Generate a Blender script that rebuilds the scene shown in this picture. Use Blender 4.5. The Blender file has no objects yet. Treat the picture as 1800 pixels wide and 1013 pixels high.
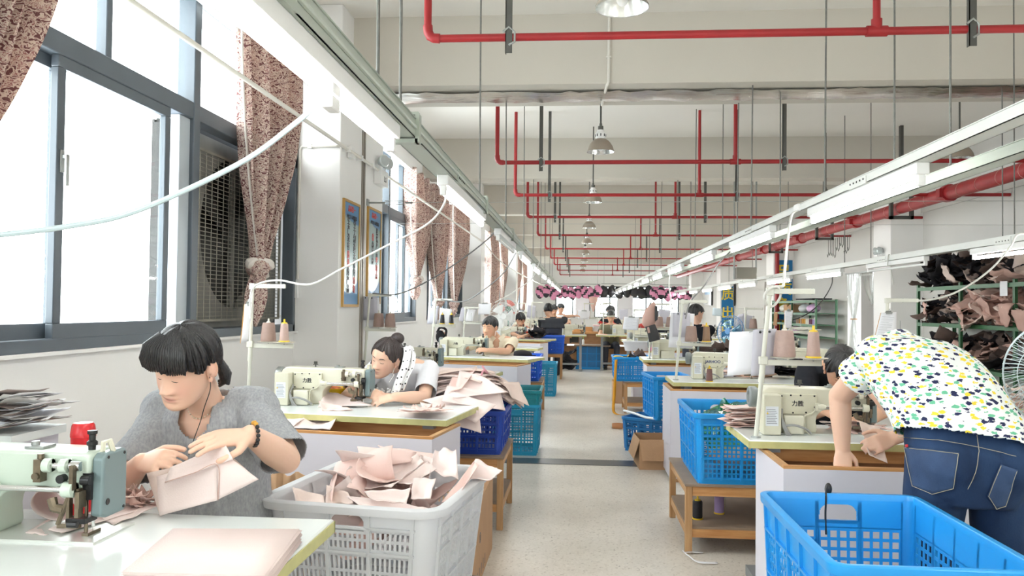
import bpy, bmesh, math, random
import numpy as np
from mathutils import Vector, Matrix, Euler, noise

scene = bpy.context.scene
COL = scene.collection

# ------------------------------------------------------------------ camera
FPX, CX, CY, EYE, ROLL = 1400.0, 900.0, 506.5, 1.35, 0.011
_yaw = math.atan(116.4 / 1400)
_pit = math.atan(32.2 / math.hypot(1400, 116.4))
_fw = np.array([-math.sin(_yaw) * math.cos(_pit), math.cos(_yaw) * math.cos(_pit), math.sin(_pit)])
_r0 = np.array([math.cos(_yaw), math.sin(_yaw), 0.0])
_u0 = np.cross(_r0, _fw)
_rt = _r0 * math.cos(ROLL) + _u0 * math.sin(ROLL)
_up = -_r0 * math.sin(ROLL) + _u0 * math.cos(ROLL)
cam_d = bpy.data.cameras.new('camera')
cam_d.sensor_width = 36.0
cam_d.lens = FPX / 1800 * 36.0
cam_d.clip_start = 0.05
cam = bpy.data.objects.new('camera', cam_d)
COL.objects.link(cam)
cam.matrix_world = Matrix(((_rt[0], _up[0], -_fw[0], 0), (_rt[1], _up[1], -_fw[1], 0), (_rt[2], _up[2], -_fw[2], EYE), (0, 0, 0, 1)))
scene.camera = cam

# ------------------------------------------------------------------ light of the day and exposure
world = bpy.data.worlds.new('overcast_sky')
scene.world = world
world.use_nodes = True
_bg = world.node_tree.nodes['Background']
_bg.inputs[0].default_value = (0.93, 0.965, 1.0, 1)
_bg.inputs[1].default_value = 9.6
scene.view_settings.view_transform = 'Standard'
scene.view_settings.look = 'None'
scene.view_settings.exposure = 0.3
scene.view_settings.gamma = 1.0
scene.view_settings.use_curve_mapping = False
TUBE_STRENGTH = 36.0

# ------------------------------------------------------------------ helpers
def at(u, v, Y=None, X=None, Z=None):
    """photograph pixel + one known world coordinate -> point in the room"""
    d = _fw + _rt * (u - CX) / FPX + _up * (CY - v) / FPX
    t = X / d[0] if X is not None else (Y / d[1] if Y is not None else (Z - EYE) / d[2])
    return np.array([0, 0, EYE]) + d * t

def lin(c):
    if isinstance(c, str):
        c = [int(c[i:i + 2], 16) for i in (0, 2, 4)]
    out = []
    for x in c[:3]:
        x = x / 255.0
        out.append(x / 12.92 if x <= 0.04045 else ((x + 0.055) / 1.055) ** 2.4)
    return tuple(out) + (1.0,)

MATS = {}
def nd(nt, t, **kw):
    n = nt.nodes.new(t)
    for k, v in kw.items():
        setattr(n, k, v)
    return n

def mat(name, col, rough=0.6, metal=0.0, var=0.0, vscale=6.0, bump=0.0, bscale=80.0, col2=None, spec=0.5, emit=0.0, alpha=None, stretch=None, sss=0.0, coat=0.0):
    if name in MATS:
        return MATS[name]
    m = bpy.data.materials.new(name)
    m.use_nodes = True
    nt = m.node_tree
    b = nt.nodes['Principled BSDF']
    c = lin(col)
    b.inputs['Base Color'].default_value = c
    b.inputs['Roughness'].default_value = rough
    b.inputs['Metallic'].default_value = metal
    b.inputs['Specular IOR Level'].default_value = spec
    if coat:
        b.inputs['Coat Weight'].default_value = coat
        b.inputs['Coat Roughness'].default_value = 0.15
    if sss:
        b.inputs['Subsurface Weight'].default_value = sss
        b.inputs['Subsurface Radius'].default_value = (0.012, 0.005, 0.003)
        b.inputs['Subsurface Scale'].default_value = 1.0
    if emit:
        b.inputs['Emission Color'].default_value = c
        b.inputs['Emission Strength'].default_value = emit
    tc = mp = None
    if var or bump or col2:
        tc = nd(nt, 'ShaderNodeTexCoord')
        mp = nd(nt, 'ShaderNodeMapping')
        nt.links.new(tc.outputs['Object'], mp.inputs['Vector'])
        if stretch:
            mp.inputs['Scale'].default_value = stretch
    if var or col2:
        n = nd(nt, 'ShaderNodeTexNoise')
        n.inputs['Scale'].default_value = vscale
        n.inputs['Detail'].default_value = 5
        nt.links.new(mp.outputs[0], n.inputs['Vector'])
        r = nd(nt, 'ShaderNodeValToRGB')
        c2 = lin(col2) if col2 else tuple(x * (1 - var) for x in c[:3]) + (1,)
        r.color_ramp.elements[0].position = 0.32
        r.color_ramp.elements[1].position = 0.68
        r.color_ramp.elements[0].color = c2
        r.color_ramp.elements[1].color = c
        nt.links.new(n.outputs['Fac'], r.inputs['Fac'])
        nt.links.new(r.outputs[0], b.inputs['Base Color'])
    if bump:
        n2 = nd(nt, 'ShaderNodeTexNoise')
        n2.inputs['Scale'].default_value = bscale
        n2.inputs['Detail'].default_value = 4
        nt.links.new(mp.outputs[0], n2.inputs['Vector'])
        bp = nd(nt, 'ShaderNodeBump')
        bp.inputs['Strength'].default_value = bump
        bp.inputs['Distance'].default_value = 0.01
        nt.links.new(n2.outputs['Fac'], bp.inputs['Height'])
        nt.links.new(bp.outputs[0], b.inputs['Normal'])
    MATS[name] = m
    return m

def glass_mat(name, tint=(1, 1, 1, 1), gloss=0.06, rough=0.03):
    if name in MATS:
        return MATS[name]
    m = bpy.data.materials.new(name)
    m.use_nodes = True
    nt = m.node_tree
    nt.nodes.remove(nt.nodes['Principled BSDF'])
    out = nt.nodes['Material Output']
    t = nd(nt, 'ShaderNodeBsdfTransparent'); t.inputs[0].default_value = tint
    g = nd(nt, 'ShaderNodeBsdfGlossy'); g.inputs['Roughness'].default_value = rough
    mx = nd(nt, 'ShaderNodeMixShader'); mx.inputs[0].default_value = gloss
    nt.links.new(t.outputs[0], mx.inputs[1]); nt.links.new(g.outputs[0], mx.inputs[2])
    nt.links.new(mx.outputs[0], out.inputs[0])
    MATS[name] = m
    return m

def frame_of(d, hint=(0, 0, 1)):
    d = np.array(d, float); d = d / (np.linalg.norm(d) + 1e-12)
    h = np.array(hint, float)
    if abs(d.dot(h)) > 0.97:
        h = np.array([0, 1.0, 0]) if abs(d[1]) < 0.9 else np.array([1.0, 0, 0])
    u = np.cross(h, d); u /= np.linalg.norm(u)
    return u, np.cross(d, u), d

class MB:
    """collects simple solids; build() links them as ONE mesh object"""
    def __init__(s):
        s.v, s.f, s.m, s.n, s.mi = [], [], [], 0, 0
    def add(s, V, Fc, M=None):
        V = np.asarray(V, float).reshape(-1, 3)
        if M is not None:
            M = np.array(M)
            V = V @ M[:3, :3].T + M[:3, 3]
        s.v.append(V)
        n = s.n
        for f in Fc:
            s.f.append([i + n for i in f]); s.m.append(s.mi)
        s.n += len(V)
        return s
    def bb(s, x0, x1, y0, y1, z0, z1, M=None):
        V = [(x0, y0, z0), (x1, y0, z0), (x1, y1, z0), (x0, y1, z0), (x0, y0, z1), (x1, y0, z1), (x1, y1, z1), (x0, y1, z1)]
        return s.add(V, [(0, 3, 2, 1), (4, 5, 6, 7), (0, 1, 5, 4), (1, 2, 6, 5), (2, 3, 7, 6), (3, 0, 4, 7)], M)
    def box(s, c, d, M=None):
        return s.bb(c[0] - d[0] / 2, c[0] + d[0] / 2, c[1] - d[1] / 2, c[1] + d[1] / 2, c[2] - d[2] / 2, c[2] + d[2] / 2, M)
    def hexa(s, bot, top, M=None):
        return s.add(list(bot) + list(top), [(0, 3, 2, 1), (4, 5, 6, 7), (0, 1, 5, 4), (1, 2, 6, 5), (2, 3, 7, 6), (3, 0, 4, 7)], M)
    def loft(s, rings, closed=True, caps=True, M=None):
        k = len(rings[0]); V = np.concatenate([np.asarray(r, float) for r in rings])
        F = []
        for i in range(len(rings) - 1):
            for j in range(k if closed else k - 1):
                a, b = i * k + j, i * k + (j + 1) % k
                F.append((a, b, b + k, a + k))
        if caps and closed:
            F.append(tuple(range(k))[::-1]); F.append(tuple(range((len(rings) - 1) * k, len(rings) * k)))
        return s.add(V, F, M)
    def tube(s, pts, r, n=8, caps=True, M=None):
        pts = [np.array(p, float) for p in pts]
        rr = r if isinstance(r, (list, tuple, np.ndarray)) else [r] * len(pts)
        rings, u = [], None
        for i, p in enumerate(pts):
            a = pts[max(i - 1, 0)]; b = pts[min(i + 1, len(pts) - 1)]
            d = b - a; d = d / (np.linalg.norm(d) + 1e-12)
            if u is None:
                u = frame_of(d)[0]
            u = u - d * u.dot(d); u /= (np.linalg.norm(u) + 1e-12)
            w = np.cross(d, u)
            rings.append([p + rr[i] * (math.cos(t) * u + math.sin(t) * w) for t in np.linspace(0, 2 * math.pi, n, endpoint=False)])
        return s.loft(rings, True, caps, M)
    def cyl(s, p0, p1, r0, r1=None, n=16, M=None):
        return s.tube([p0, p1], [r0, r0 if r1 is None else r1], n, True, M)
    def lathe(s, prof, c=(0, 0, 0), n=24, M=None, axis=None, caps=False):
        rings = []
        u, w, d = (np.array([1.0, 0, 0]), np.array([0, 1.0, 0]), np.array([0, 0, 1.0])) if axis is None else frame_of(axis)
        c = np.array(c, float)
        for r, z in prof:
            rings.append([c + d * z + max(r, 1e-5) * (math.cos(t) * u + math.sin(t) * w) for t in np.linspace(0, 2 * math.pi, n, endpoint=False)])
        return s.loft(rings, True, caps, M)
    def ell(s, c, r, n=16, m=10, M=None):
        V, F = [], []
        for i in range(m + 1):
            ph = -math.pi / 2 + math.pi * i / m
            for j in range(n):
                t = 2 * math.pi * j / n
                V.append((c[0] + r[0] * math.cos(ph) * math.cos(t), c[1] + r[1] * math.cos(ph) * math.sin(t), c[2] + r[2] * math.sin(ph)))
        for i in range(m):
            for j in range(n):
                a, b = i * n + j, i * n + (j + 1) % n
                F.append((a, b, b + n, a + n))
        return s.add(V, F, M)
    def cone(s, p0, p1, r0, r1, n=16, k=4):
        """tapered capsule with round ends, closed"""
        p0, p1 = np.array(p0, float), np.array(p1, float)
        u, w, d = frame_of(p1 - p0)
        L = np.linalg.norm(p1 - p0)
        prof = [(r0 * math.cos(a), -r0 * math.sin(-a) if False else r0 * math.sin(a)) for a in np.linspace(-math.pi / 2, 0, k + 1)]
        prof += [(r1 * math.cos(a), L + r1 * math.sin(a)) for a in np.linspace(0, math.pi / 2, k + 1)]
        rings = [[p0 + d * z + max(r, 1e-4) * (math.cos(t) * u + math.sin(t) * w) for t in np.linspace(0, 2 * math.pi, n, endpoint=False)] for r, z in prof]
        return s.loft(rings, True, True)
    def prism(s, poly, h, M=None):
        k = len(poly)
        V = [(p[0], p[1], 0) for p in poly] + [(p[0], p[1], h) for p in poly]
        F = [tuple(range(k))[::-1], tuple(range(k, 2 * k))] + [(i, (i + 1) % k, (i + 1) % k + k, i + k) for i in range(k)]
        return s.add(V, F, M)
    def grid(s, P, M=None):
        P = np.asarray(P, float); a, b = P.shape[:2]
        F = [(i * b + j, i * b + j + 1, (i + 1) * b + j + 1, (i + 1) * b + j) for i in range(a - 1) for j in range(b - 1)]
        return s.add(P.reshape(-1, 3), F, M)
    def mesh(s, name, mats):
        me = bpy.data.meshes.new(name)
        V = np.concatenate(s.v) if s.v else np.zeros((0, 3))
        me.from_pydata(V.tolist(), [], s.f)
        for m in (mats if isinstance(mats, (list, tuple)) else [mats]):
            me.materials.append(m)
        if any(s.m):
            me.polygons.foreach_set('material_index', s.m)
        me.polygons.foreach_set('use_smooth', [True] * len(me.polygons))
        me.set_sharp_from_angle(angle=0.7)
        me.update()
        return me
    def build(s, name, mats, parent=None, world=False, bevel=0.0, seg=2):
        me = s.mesh(name, mats)
        o = bpy.data.objects.new(name, me)
        COL.objects.link(o)
        if parent is not None:
            o.parent = parent
        if world:       # coordinates were given in the room: bring them into the object's own frame
            if parent is not None:
                M = root_matrix(parent)
                me.transform(M.inverted())
            elif len(me.vertices):
                co = np.concatenate(s.v)
                c = Vector(((co[:, 0].min() + co[:, 0].max()) / 2, (co[:, 1].min() + co[:, 1].max()) / 2, co[:, 2].min()))
                me.transform(Matrix.Translation(-c)); o.location = c
        if bevel:
            b = o.modifiers.new('bevel', 'BEVEL'); b.width = bevel; b.segments = seg; b.limit_method = 'ANGLE'; b.angle_limit = 0.6
        return o

def root_matrix(o):
    M = o.matrix_basis.copy()
    while o.parent is not None:
        o = o.parent
        M = o.matrix_basis @ M
    return M

def thing(name, label, cat, loc=(0, 0, 0), rz=0.0, group=None):
    o = bpy.data.objects.new(name, None)
    o.empty_display_size = 0.05
    COL.objects.link(o)
    o.location = [float(x) for x in loc]; o.rotation_euler = (0, 0, rz)
    o['label'] = label; o['category'] = cat
    if group: o['group'] = group
    return o

def tag(o, label, cat, group=None):
    o['label'] = label; o['category'] = cat
    if group: o['group'] = group
    return o

def struct(o):
    o['kind'] = 'structure'
    return o

def stuff(o):
    o['kind'] = 'stuff'
    return o

KIDS = {}
def dup(root, loc, rz=0.0, label=None, group=None, scale=None, rot=None):
    """a copy of a thing with copies of its parts and sub-parts"""
    r = root.copy(); COL.objects.link(r)
    r.location = [float(x) for x in loc]; r.rotation_euler = rot if rot is not None else (0, 0, rz)
    if scale is not None: r.scale = scale if hasattr(scale, '__len__') else (scale,) * 3
    if label: r['label'] = label
    if group: r['group'] = group
    for ch in root.children:
        c = ch.copy(); COL.objects.link(c); c.parent = r
        for g in ch.children:
            d = g.copy(); COL.objects.link(d); d.parent = c
    return r

def TR(loc=(0, 0, 0), rot=(0, 0, 0), sc=(1, 1, 1)):
    return Matrix.Translation(Vector([float(x) for x in loc])) @ Euler(rot).to_matrix().to_4x4() @ Matrix.Diagonal((*sc, 1))

def basis(o, x, y, z):
    return Matrix(((x[0], y[0], z[0], o[0]), (x[1], y[1], z[1], o[1]), (x[2], y[2], z[2], o[2]), (0, 0, 0, 1)))

def text_part(txt, size, M, m, parent, name='lettering', depth=0.001):
    """lettering as a thin raised mesh; M places the text plane (x right, y up)"""
    cu = bpy.data.curves.new(name, 'FONT')
    cu.body = txt; cu.size = size; cu.align_x = 'CENTER'; cu.align_y = 'CENTER'; cu.extrude = depth
    cu.resolution_u = 3; cu.offset = size * .018
    t = bpy.data.objects.new(name, cu); COL.objects.link(t)
    dg = bpy.context.evaluated_depsgraph_get()
    me = bpy.data.meshes.new_from_object(t.evaluated_get(dg))
    COL.objects.unlink(t); bpy.data.objects.remove(t)
    me.transform(M)
    me.materials.clear(); me.materials.append(m)
    o = bpy.data.objects.new(name, me); COL.objects.link(o)
    if parent is not None: o.parent = parent
    return o

def bez(p, n=12):
    """Catmull-Rom through points"""
    p = [np.array(q, float) for q in p]
    p = [2 * p[0] - p[1]] + p + [2 * p[-1] - p[-2]]
    out = []
    for i in range(1, len(p) - 2):
        for t in np.linspace(0, 1, n, endpoint=False):
            a, b, c, d = p[i - 1], p[i], p[i + 1], p[i + 2]
            out.append(0.5 * ((2 * b) + (-a + c) * t + (2 * a - 5 * b + 4 * c - d) * t * t + (-a + 3 * b - 3 * c + d) * t ** 3))
    out.append(p[-2])
    return out

def sag(a, b, s, n=16):
    a, b = np.array(a, float), np.array(b, float)
    return [a + (b - a) * t - np.array([0, 0, 4 * s * t * (1 - t)]) for t in np.linspace(0, 1, n)]
# ------------------------------------------------------------------ materials of the room
M_WALL = mat('white_wall_paint', (241, 240, 238), 0.75, var=0.035, vscale=1.3, bump=0.06, bscale=35)
M_BEAM = mat('beam_paint', (204, 199, 188), 0.8, var=0.03, vscale=0.9, bump=0.05, bscale=30)
M_CEIL = mat('white_ceiling_paint', (236, 233, 226), 0.8, var=0.03, vscale=0.9, bump=0.05, bscale=30)
M_FRAME = mat('grey_window_aluminium', (88, 97, 105), 0.42, var=0.1, vscale=5)
M_FRAME_IN = mat('pale_aluminium', (176, 184, 190), 0.35)
M_GLASS = glass_mat('window_glass', (0.97, 0.99, 0.98, 1), 0.07)
M_STEEL = mat('galvanised_steel', (170, 174, 172), 0.42, 0.7, var=0.12, vscale=20)
M_FOIL = mat('crumpled_foil', (216, 213, 208), 0.24, 1.0, bump=1.0, bscale=9, stretch=(0.25, 3, 3))
M_DARK = mat('dark_housing', (46, 46, 45), 0.6, var=0.2, vscale=12)
M_RED = mat('red_pipe_paint', (162, 34, 38), 0.45, var=0.16, vscale=7, bump=0.1, bscale=40)
M_PVC = mat('white_pvc', (222, 219, 210), 0.45, var=0.04)
M_WHITE = mat('white_plastic', (235, 235, 233), 0.4)
M_IRON = mat('dull_iron', (92, 92, 88), 0.55, 0.4, var=0.15, vscale=15)

def floor_material():
    m = bpy.data.materials.new('terrazzo_floor'); m.use_nodes = True
    nt = m.node_tree; b = nt.nodes['Principled BSDF']; L = nt.links.new
    tc = nd(nt, 'ShaderNodeTexCoord')
    v = nd(nt, 'ShaderNodeTexVoronoi'); v.inputs['Scale'].default_value = 95
    L(tc.outputs['Object'], v.inputs['Vector'])
    r = nd(nt, 'ShaderNodeValToRGB'); cr = r.color_ramp
    cr.elements[0].color = lin((184, 174, 162)); cr.elements[1].color = lin((236, 230, 221))
    cr.elements.new(0.25).color = lin((224, 217, 206)); cr.elements.new(0.75).color = lin((230, 223, 213))
    L(v.outputs['Color'], r.inputs['Fac'])
    n = nd(nt, 'ShaderNodeTexNoise'); n.inputs['Scale'].default_value = 1.6; n.inputs['Detail'].default_value = 6
    L(tc.outputs['Object'], n.inputs['Vector'])
    r2 = nd(nt, 'ShaderNodeValToRGB'); r2.color_ramp.elements[0].position = 0.35; r2.color_ramp.elements[1].position = 0.65
    r2.color_ramp.elements[0].color = (0.80, 0.79, 0.77, 1); r2.color_ramp.elements[1].color = (1, 1, 1, 1)
    L(n.outputs['Fac'], r2.inputs['Fac'])
    mx = nd(nt, 'ShaderNodeMix', data_type='RGBA', blend_type='MULTIPLY'); mx.inputs[0].default_value = 1.0
    L(r.outputs[0], mx.inputs[6]); L(r2.outputs[0], mx.inputs[7]); L(mx.outputs[2], b.inputs['Base Color'])
    rr = nd(nt, 'ShaderNodeMapRange'); rr.inputs[3].default_value = 0.27; rr.inputs[4].default_value = 0.36
    L(n.outputs['Fac'], rr.inputs[0]); L(rr.outputs[0], b.inputs['Roughness'])
    return m
M_FLOOR = floor_material()

XL, XC, XR = -2.33, -1.93, 5.15            # window plane, column face, right wall
Y0, Y1, ZC, ZB = -9.0, 38.0, 3.8, 3.21     # back, far end, ceiling, underside of beams
ZS, ZT = 1.127, 2.49                       # window sill and transom

struct(MB().bb(XL - .4, XR + .4, Y0, Y1 + .3, -.1, 0).build('floor', M_FLOOR))
struct(MB().bb(XL - .4, XR + .4, Y0, Y1 + .3, ZC, ZC + .15).build('ceiling', M_CEIL))
for i, (a, b) in enumerate([(-2.6, -2.25), (1.9, 2.25), (6.62, 6.93), (7.03, 7.34), (11.53, 11.84), (16.02, 16.33), (20.5, 20.8), (25., 25.3), (29.5, 29.8), (34., 34.3)]):
    struct(MB().bb(XL - .3, XR + .3, a, b, ZB, ZC + .02).build('trim_%d' % (i + 1), M_BEAM))
# steel cover plates over the movement joint that crosses floor, walls and ceiling
M_JOINT = mat('dark_joint_plate', (96, 99, 100), 0.3, 0.6, var=0.2, vscale=6)
struct(MB().bb(XC, XR, 6.86, 7.1, 0.0, 0.004).build('trim_20', M_JOINT))
nx = 90
foil = MB()
rng = random.Random(3)
rows = [[(XL + (XR - XL) * i / nx, y + rng.uniform(-.006, .006), ZB - .006 - (0.022 if 0 < k < 4 else 0) - rng.uniform(0, .02)) for i in range(nx + 1)] for k, y in enumerate((6.80, 6.88, 6.97, 7.05, 7.13))]
foil.grid(rows)
struct(foil.build('trim_21', M_FOIL))

# left wall: window openings between piers, double column at the movement joint
WINS = [(-3.4, .5, 0), (2.55, 6.28, 1), (7.75, 11.1, 0), (12.0, 15.6, 1), (16.45, 19.6, 0), (20.6, 24.6, 1), (25.5, 28.9, 0), (29.9, 33.6, 0)]
w = MB()
w.bb(XL - .25, XL + .03, Y0, Y1, 0, ZS)
w.bb(XL - .25, XL + .03, Y0, Y1, 3.225, ZC)
e = Y0
for a, b, _ in WINS:
    w.bb(XL - .25, XL + .03, e, a, ZS, 3.225); e = b
w.bb(XL - .25, XL + .03, e, Y1, ZS, 3.225)
struct(w.build('wall_left', M_WALL))
for i, (a, b) in enumerate([(6.30, 6.93), (7.03, 7.70), (15.75, 16.35), (24.75, 25.35), (33.75, 34.35), (1.75, 2.45)]):
    struct(MB().bb(XL - .02, XC, a, b, 0, ZC).build('trim_%d' % (30 + i), M_WALL, bevel=.008))
struct(MB().bb(XL, XC + .006, 6.925, 6.965, 0, 3.2).bb(XL, XC + .006, 6.995, 7.035, 0, 3.2).bb(XL, XC - .004, 6.96, 7.0, 0, 3.2).build('trim_40', mat('stained_joint_strip', (168, 160, 150), 0.35, 0.3, var=0.4, vscale=5, stretch=(1, 1, .3))))
# right wall with columns, ring beam and two doorways
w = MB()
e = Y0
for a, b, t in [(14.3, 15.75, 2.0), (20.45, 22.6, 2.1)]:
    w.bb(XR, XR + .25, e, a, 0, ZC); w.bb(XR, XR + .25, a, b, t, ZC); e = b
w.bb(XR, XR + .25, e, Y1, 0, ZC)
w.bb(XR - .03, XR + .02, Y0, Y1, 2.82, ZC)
struct(w.build('wall_right', mat('shaded_wall_paint', (208, 207, 203), .75, var=.035, vscale=1.3)))  # white wall colour darkened to stand in for weaker light on this side
for i, (a, b) in enumerate([(12.4, 13.1), (19.6, 20.35), (26.8, 27.5), (33.6, 34.3)]):
    struct(MB().bb(XR - .47, XR + .02, a, b, 0, ZC).build('trim_%d' % (50 + i), M_WALL, bevel=.008))
struct(MB().bb(XR + 1.5, XR + 1.55, 13.0, 24, 0, 3).build('wall_corridor', M_WALL))
struct(MB().bb(XR + .25, XR + 1.55, 12.9, 24, 2.6, 2.65).build('ceiling_corridor', M_CEIL))
struct(MB().bb(XR + .25, XR + 1.55, 12.9, 24, -.1, 0).build('floor_corridor', M_FLOOR))
# far wall with a band of windows
w = MB()
FW = [(-1.05, .55), (.8, 2.2), (2.45, 4.7)]
w.bb(XL, XR, Y1, Y1 + .25, 0, .85); w.bb(XL, XR, Y1, Y1 + .25, 2.35, ZC)
e = XL
for a, b in FW:
    w.bb(e, a, Y1, Y1 + .25, .85, 2.35); e = b
w.bb(e, XR, Y1, Y1 + .25, .85, 2.35)
struct(w.build('wall_far', M_WALL))
w = MB(); w.bb(XL - .3, XR + .3, Y0 - .2, Y0, 0, .9); w.bb(XL - .3, XR + .3, Y0 - .2, Y0, 2.2, ZC); e = XL - .3
BW = [(-1.6, 1.6), (2.0, 4.8)]
for a, b in BW + [(XR + .3, 0)]:
    w.bb(e, a, Y0 - .2, Y0, .9, 2.2); e = b
struct(w.build('wall_back', M_WALL))
def fill_window(k, x0, x1, y0, y1, z0, z1):      # added windows, out of view behind the camera, to light the foreground
    root = bpy.data.objects.new('window_%d' % k, None); COL.objects.link(root); root.location = ((x0 + x1) / 2, (y0 + y1) / 2, z0); struct(root)
    f = MB(); f.bb(x0, x1, y0, y1, z0, z0 + .06); f.bb(x0, x1, y0, y1, z1 - .06, z1); f.bb(x0, x1, y0, y1, 1.85, 1.91)
    for q in np.linspace(0, 1, 4):
        if x1 - x0 > y1 - y0: x = x0 + (x1 - x0) * q; f.bb(x - .03, x + .03, y0, y1, z0, z1)
        else: y = y0 + (y1 - y0) * q; f.bb(x0, x1, y - .03, y + .03, z0, z1)
    f.build('window_frame', M_FRAME, root, True)
    c = .02
    if x1 - x0 > y1 - y0: MB().bb(x0, x1, y0 + c, y0 + c + .006, z0, z1).build('pane', M_GLASS, root, True)
    else: MB().bb(x0 + c, x0 + c + .006, y0, y1, z0, z1).build('pane', M_GLASS, root, True)
for k, (a, b) in enumerate(BW): fill_window(30 + k, a, b, Y0 - .12, Y0 - .06, .9, 2.2)


def bar(mb, a, b, t, dpt):      # a bar in the window plane (y,z) of thickness t and depth dpt
    (y0, z0), (y1, z1) = a, b
    if abs(y1 - y0) > abs(z1 - z0): mb.bb(XL - dpt / 2, XL + dpt / 2, y0, y1, z0 - t / 2, z0 + t / 2)
    else: mb.bb(XL - dpt / 2, XL + dpt / 2, y0 - t / 2, y0 + t / 2, z0, z1)

def pane(y0, y1, z0, z1, par, x=0.0):
    MB().bb(XL + x - .003, XL + x + .003, y0, y1, z0, z1).build('pane', M_GLASS, par, True)

def sash(y0, y1, par, x, near=False):
    m = MB(); t = .055
    m.bb(XL + x - .018, XL + x + .018, y0, y1, ZS + .05, ZS + .05 + t + .02)
    m.bb(XL + x - .018, XL + x + .018, y0, y1, ZT - .05 - t, ZT - .05)
    m.bb(XL + x - .018, XL + x + .018, y0, y0 + t, ZS + .05 + t + .02, ZT - .05 - t)
    m.bb(XL + x - .018, XL + x + .018, y1 - t, y1, ZS + .05 + t + .02, ZT - .05 - t)
    s = m.build('sash', M_FRAME, par, True, bevel=.004 if near else 0)
    pane(y0 + t, y1 - t, ZS + .12, ZT - .1, s, x)
    if near:
        h = MB().bb(XL + x + .018, XL + x + .026, y0 + .02, y0 + .045, 1.92, 2.02).bb(XL + x + .022, XL + x + .05, y0 + .026, y0 + .038, 1.98, 2.0).bb(XL + x + .04, XL + x + .052, y0 + .02, y0 + .042, 1.86, 2.0)
        h.build('sash_handle', M_STEEL, s, True, bevel=.003)

for i, (a, b, fan) in enumerate(WINS):
    root = bpy.data.objects.new('window_%d' % (i + 1), None); COL.objects.link(root)
    root.location = (XL, (a + b) / 2, ZS); struct(root)
    near = i == 1
    mid = 4.56 if near else (a + b) / 2
    f = MB()
    D = .1
    f.bb(XL - .05, XL + .05, a, b, ZS, ZS + .06); f.bb(XL - .05, XL + .05, a, b, 3.17, 3.225)
    f.bb(XL - .05, XL + .05, a, a + .05, ZS, 3.2); f.bb(XL - .05, XL + .05, b - .05, b, ZS, 3.2)
    f.bb(XL - .05, XL + .05, a, b, ZT - .05, ZT + .05)
    f.bb(XL - .055, XL + .055, mid - .04, mid + .04, ZS, 3.2)
    ups = [3.70, 5.45] if near else [a + (mid - a) / 2, mid + (b - mid) / 2]
    for y in ups:
        f.bb(XL - .03, XL + .03, y - .025, y + .025, ZT, 3.2)
    f.build('window_frame', M_FRAME, root, True, bevel=.006 if near else 0)
    struct(root)
    edges = [a + .05, ups[0], mid, ups[1], b - .05]
    for y0, y1 in zip(edges[:-1], edges[1:]):
        pane(y0 + .02, y1 - .02, ZT + .05, 3.17, root)
    if near:
        sash(3.30, 4.27, root, .028, True)
        sash(2.6, 3.42, root, -.028)
        MB().bb(XL - .03, XL + .03, 4.40, 4.53, ZS + .05, ZT - .05).build('jamb_channel', M_FRAME_IN, root, True, bevel=.004)
    else:
        sash(a + .05, a + .05 + (mid - a) * .6, root, .028)
        sash(a + .05 + (mid - a) * .35, mid - .04, root, -.028)
    if not fan:
        sash(mid + .04, mid + .04 + (b - mid) * .55, root, .028); sash(mid + (b - mid) * .45, b - .05, root, -.028)
    # white sill ledge
    MB().bb(XL + .05, XL + .045 + .03, a, b, ZS - .012, ZS + .004).build('sill', M_WALL, root, True)
for i, (a, b) in enumerate(FW):
    root = bpy.data.objects.new('window_%d' % (i + 20), None); COL.objects.link(root)
    root.location = ((a + b) / 2, Y1, .85); struct(root)
    f = MB(); n = max(2, round((b - a) / .75))
    f.bb(a, b, Y1, Y1 + .08, .85, .91); f.bb(a, b, Y1, Y1 + .08, 2.29, 2.35); f.bb(a, b, Y1, Y1 + .08, 1.8, 1.86)
    for k in range(n + 1):
        x = a + (b - a) * k / n; f.bb(x - .03, x + .03, Y1, Y1 + .08, .85, 2.35)
    f.build('window_frame', M_FRAME, root, True)
    for k in range(n):
        MB().bb(a + (b - a) * k / n + .03, a + (b - a) * (k + 1) / n - .03, Y1 + .035, Y1 + .045, .91, 2.29).build('pane', M_GLASS, root, True)
# brown door standing in the second doorway
d = bpy.data.objects.new('door_1', None); COL.objects.link(d); d.location = (XR + .1, 21.5, 0); struct(d)
MB().bb(XR + .1, XR + .15, 20.5, 22.55, 0, 2.08).build('door_leaf', mat('tan_door', (176, 156, 136), .6), d, True)

# sky portals that help daylight sampling at the window openings, the added back ones included
def portal(name, loc, rot, sx, sy):
    l = bpy.data.lights.new(name, 'AREA'); l.shape = 'RECTANGLE'; l.size = sx; l.size_y = sy
    o = bpy.data.objects.new(name, l); COL.objects.link(o); o.location = loc; o.rotation_euler = rot
    l.cycles.is_portal = True
for a, b, _ in WINS:
    portal('window_portal', (XL - .12, (a + b) / 2, (ZS + 3.2) / 2), (0, -math.pi / 2, 0), 3.2 - ZS, b - a)
for a, b in BW: portal('window_portal', ((a + b) / 2, Y0 - .15, 1.6), (math.pi / 2, 0, 0), b - a, 1.4)
portal('window_portal', (1.8, Y1 + .15, 1.6), (-math.pi / 2, 0, 0), 5.8, 1.5)
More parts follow.
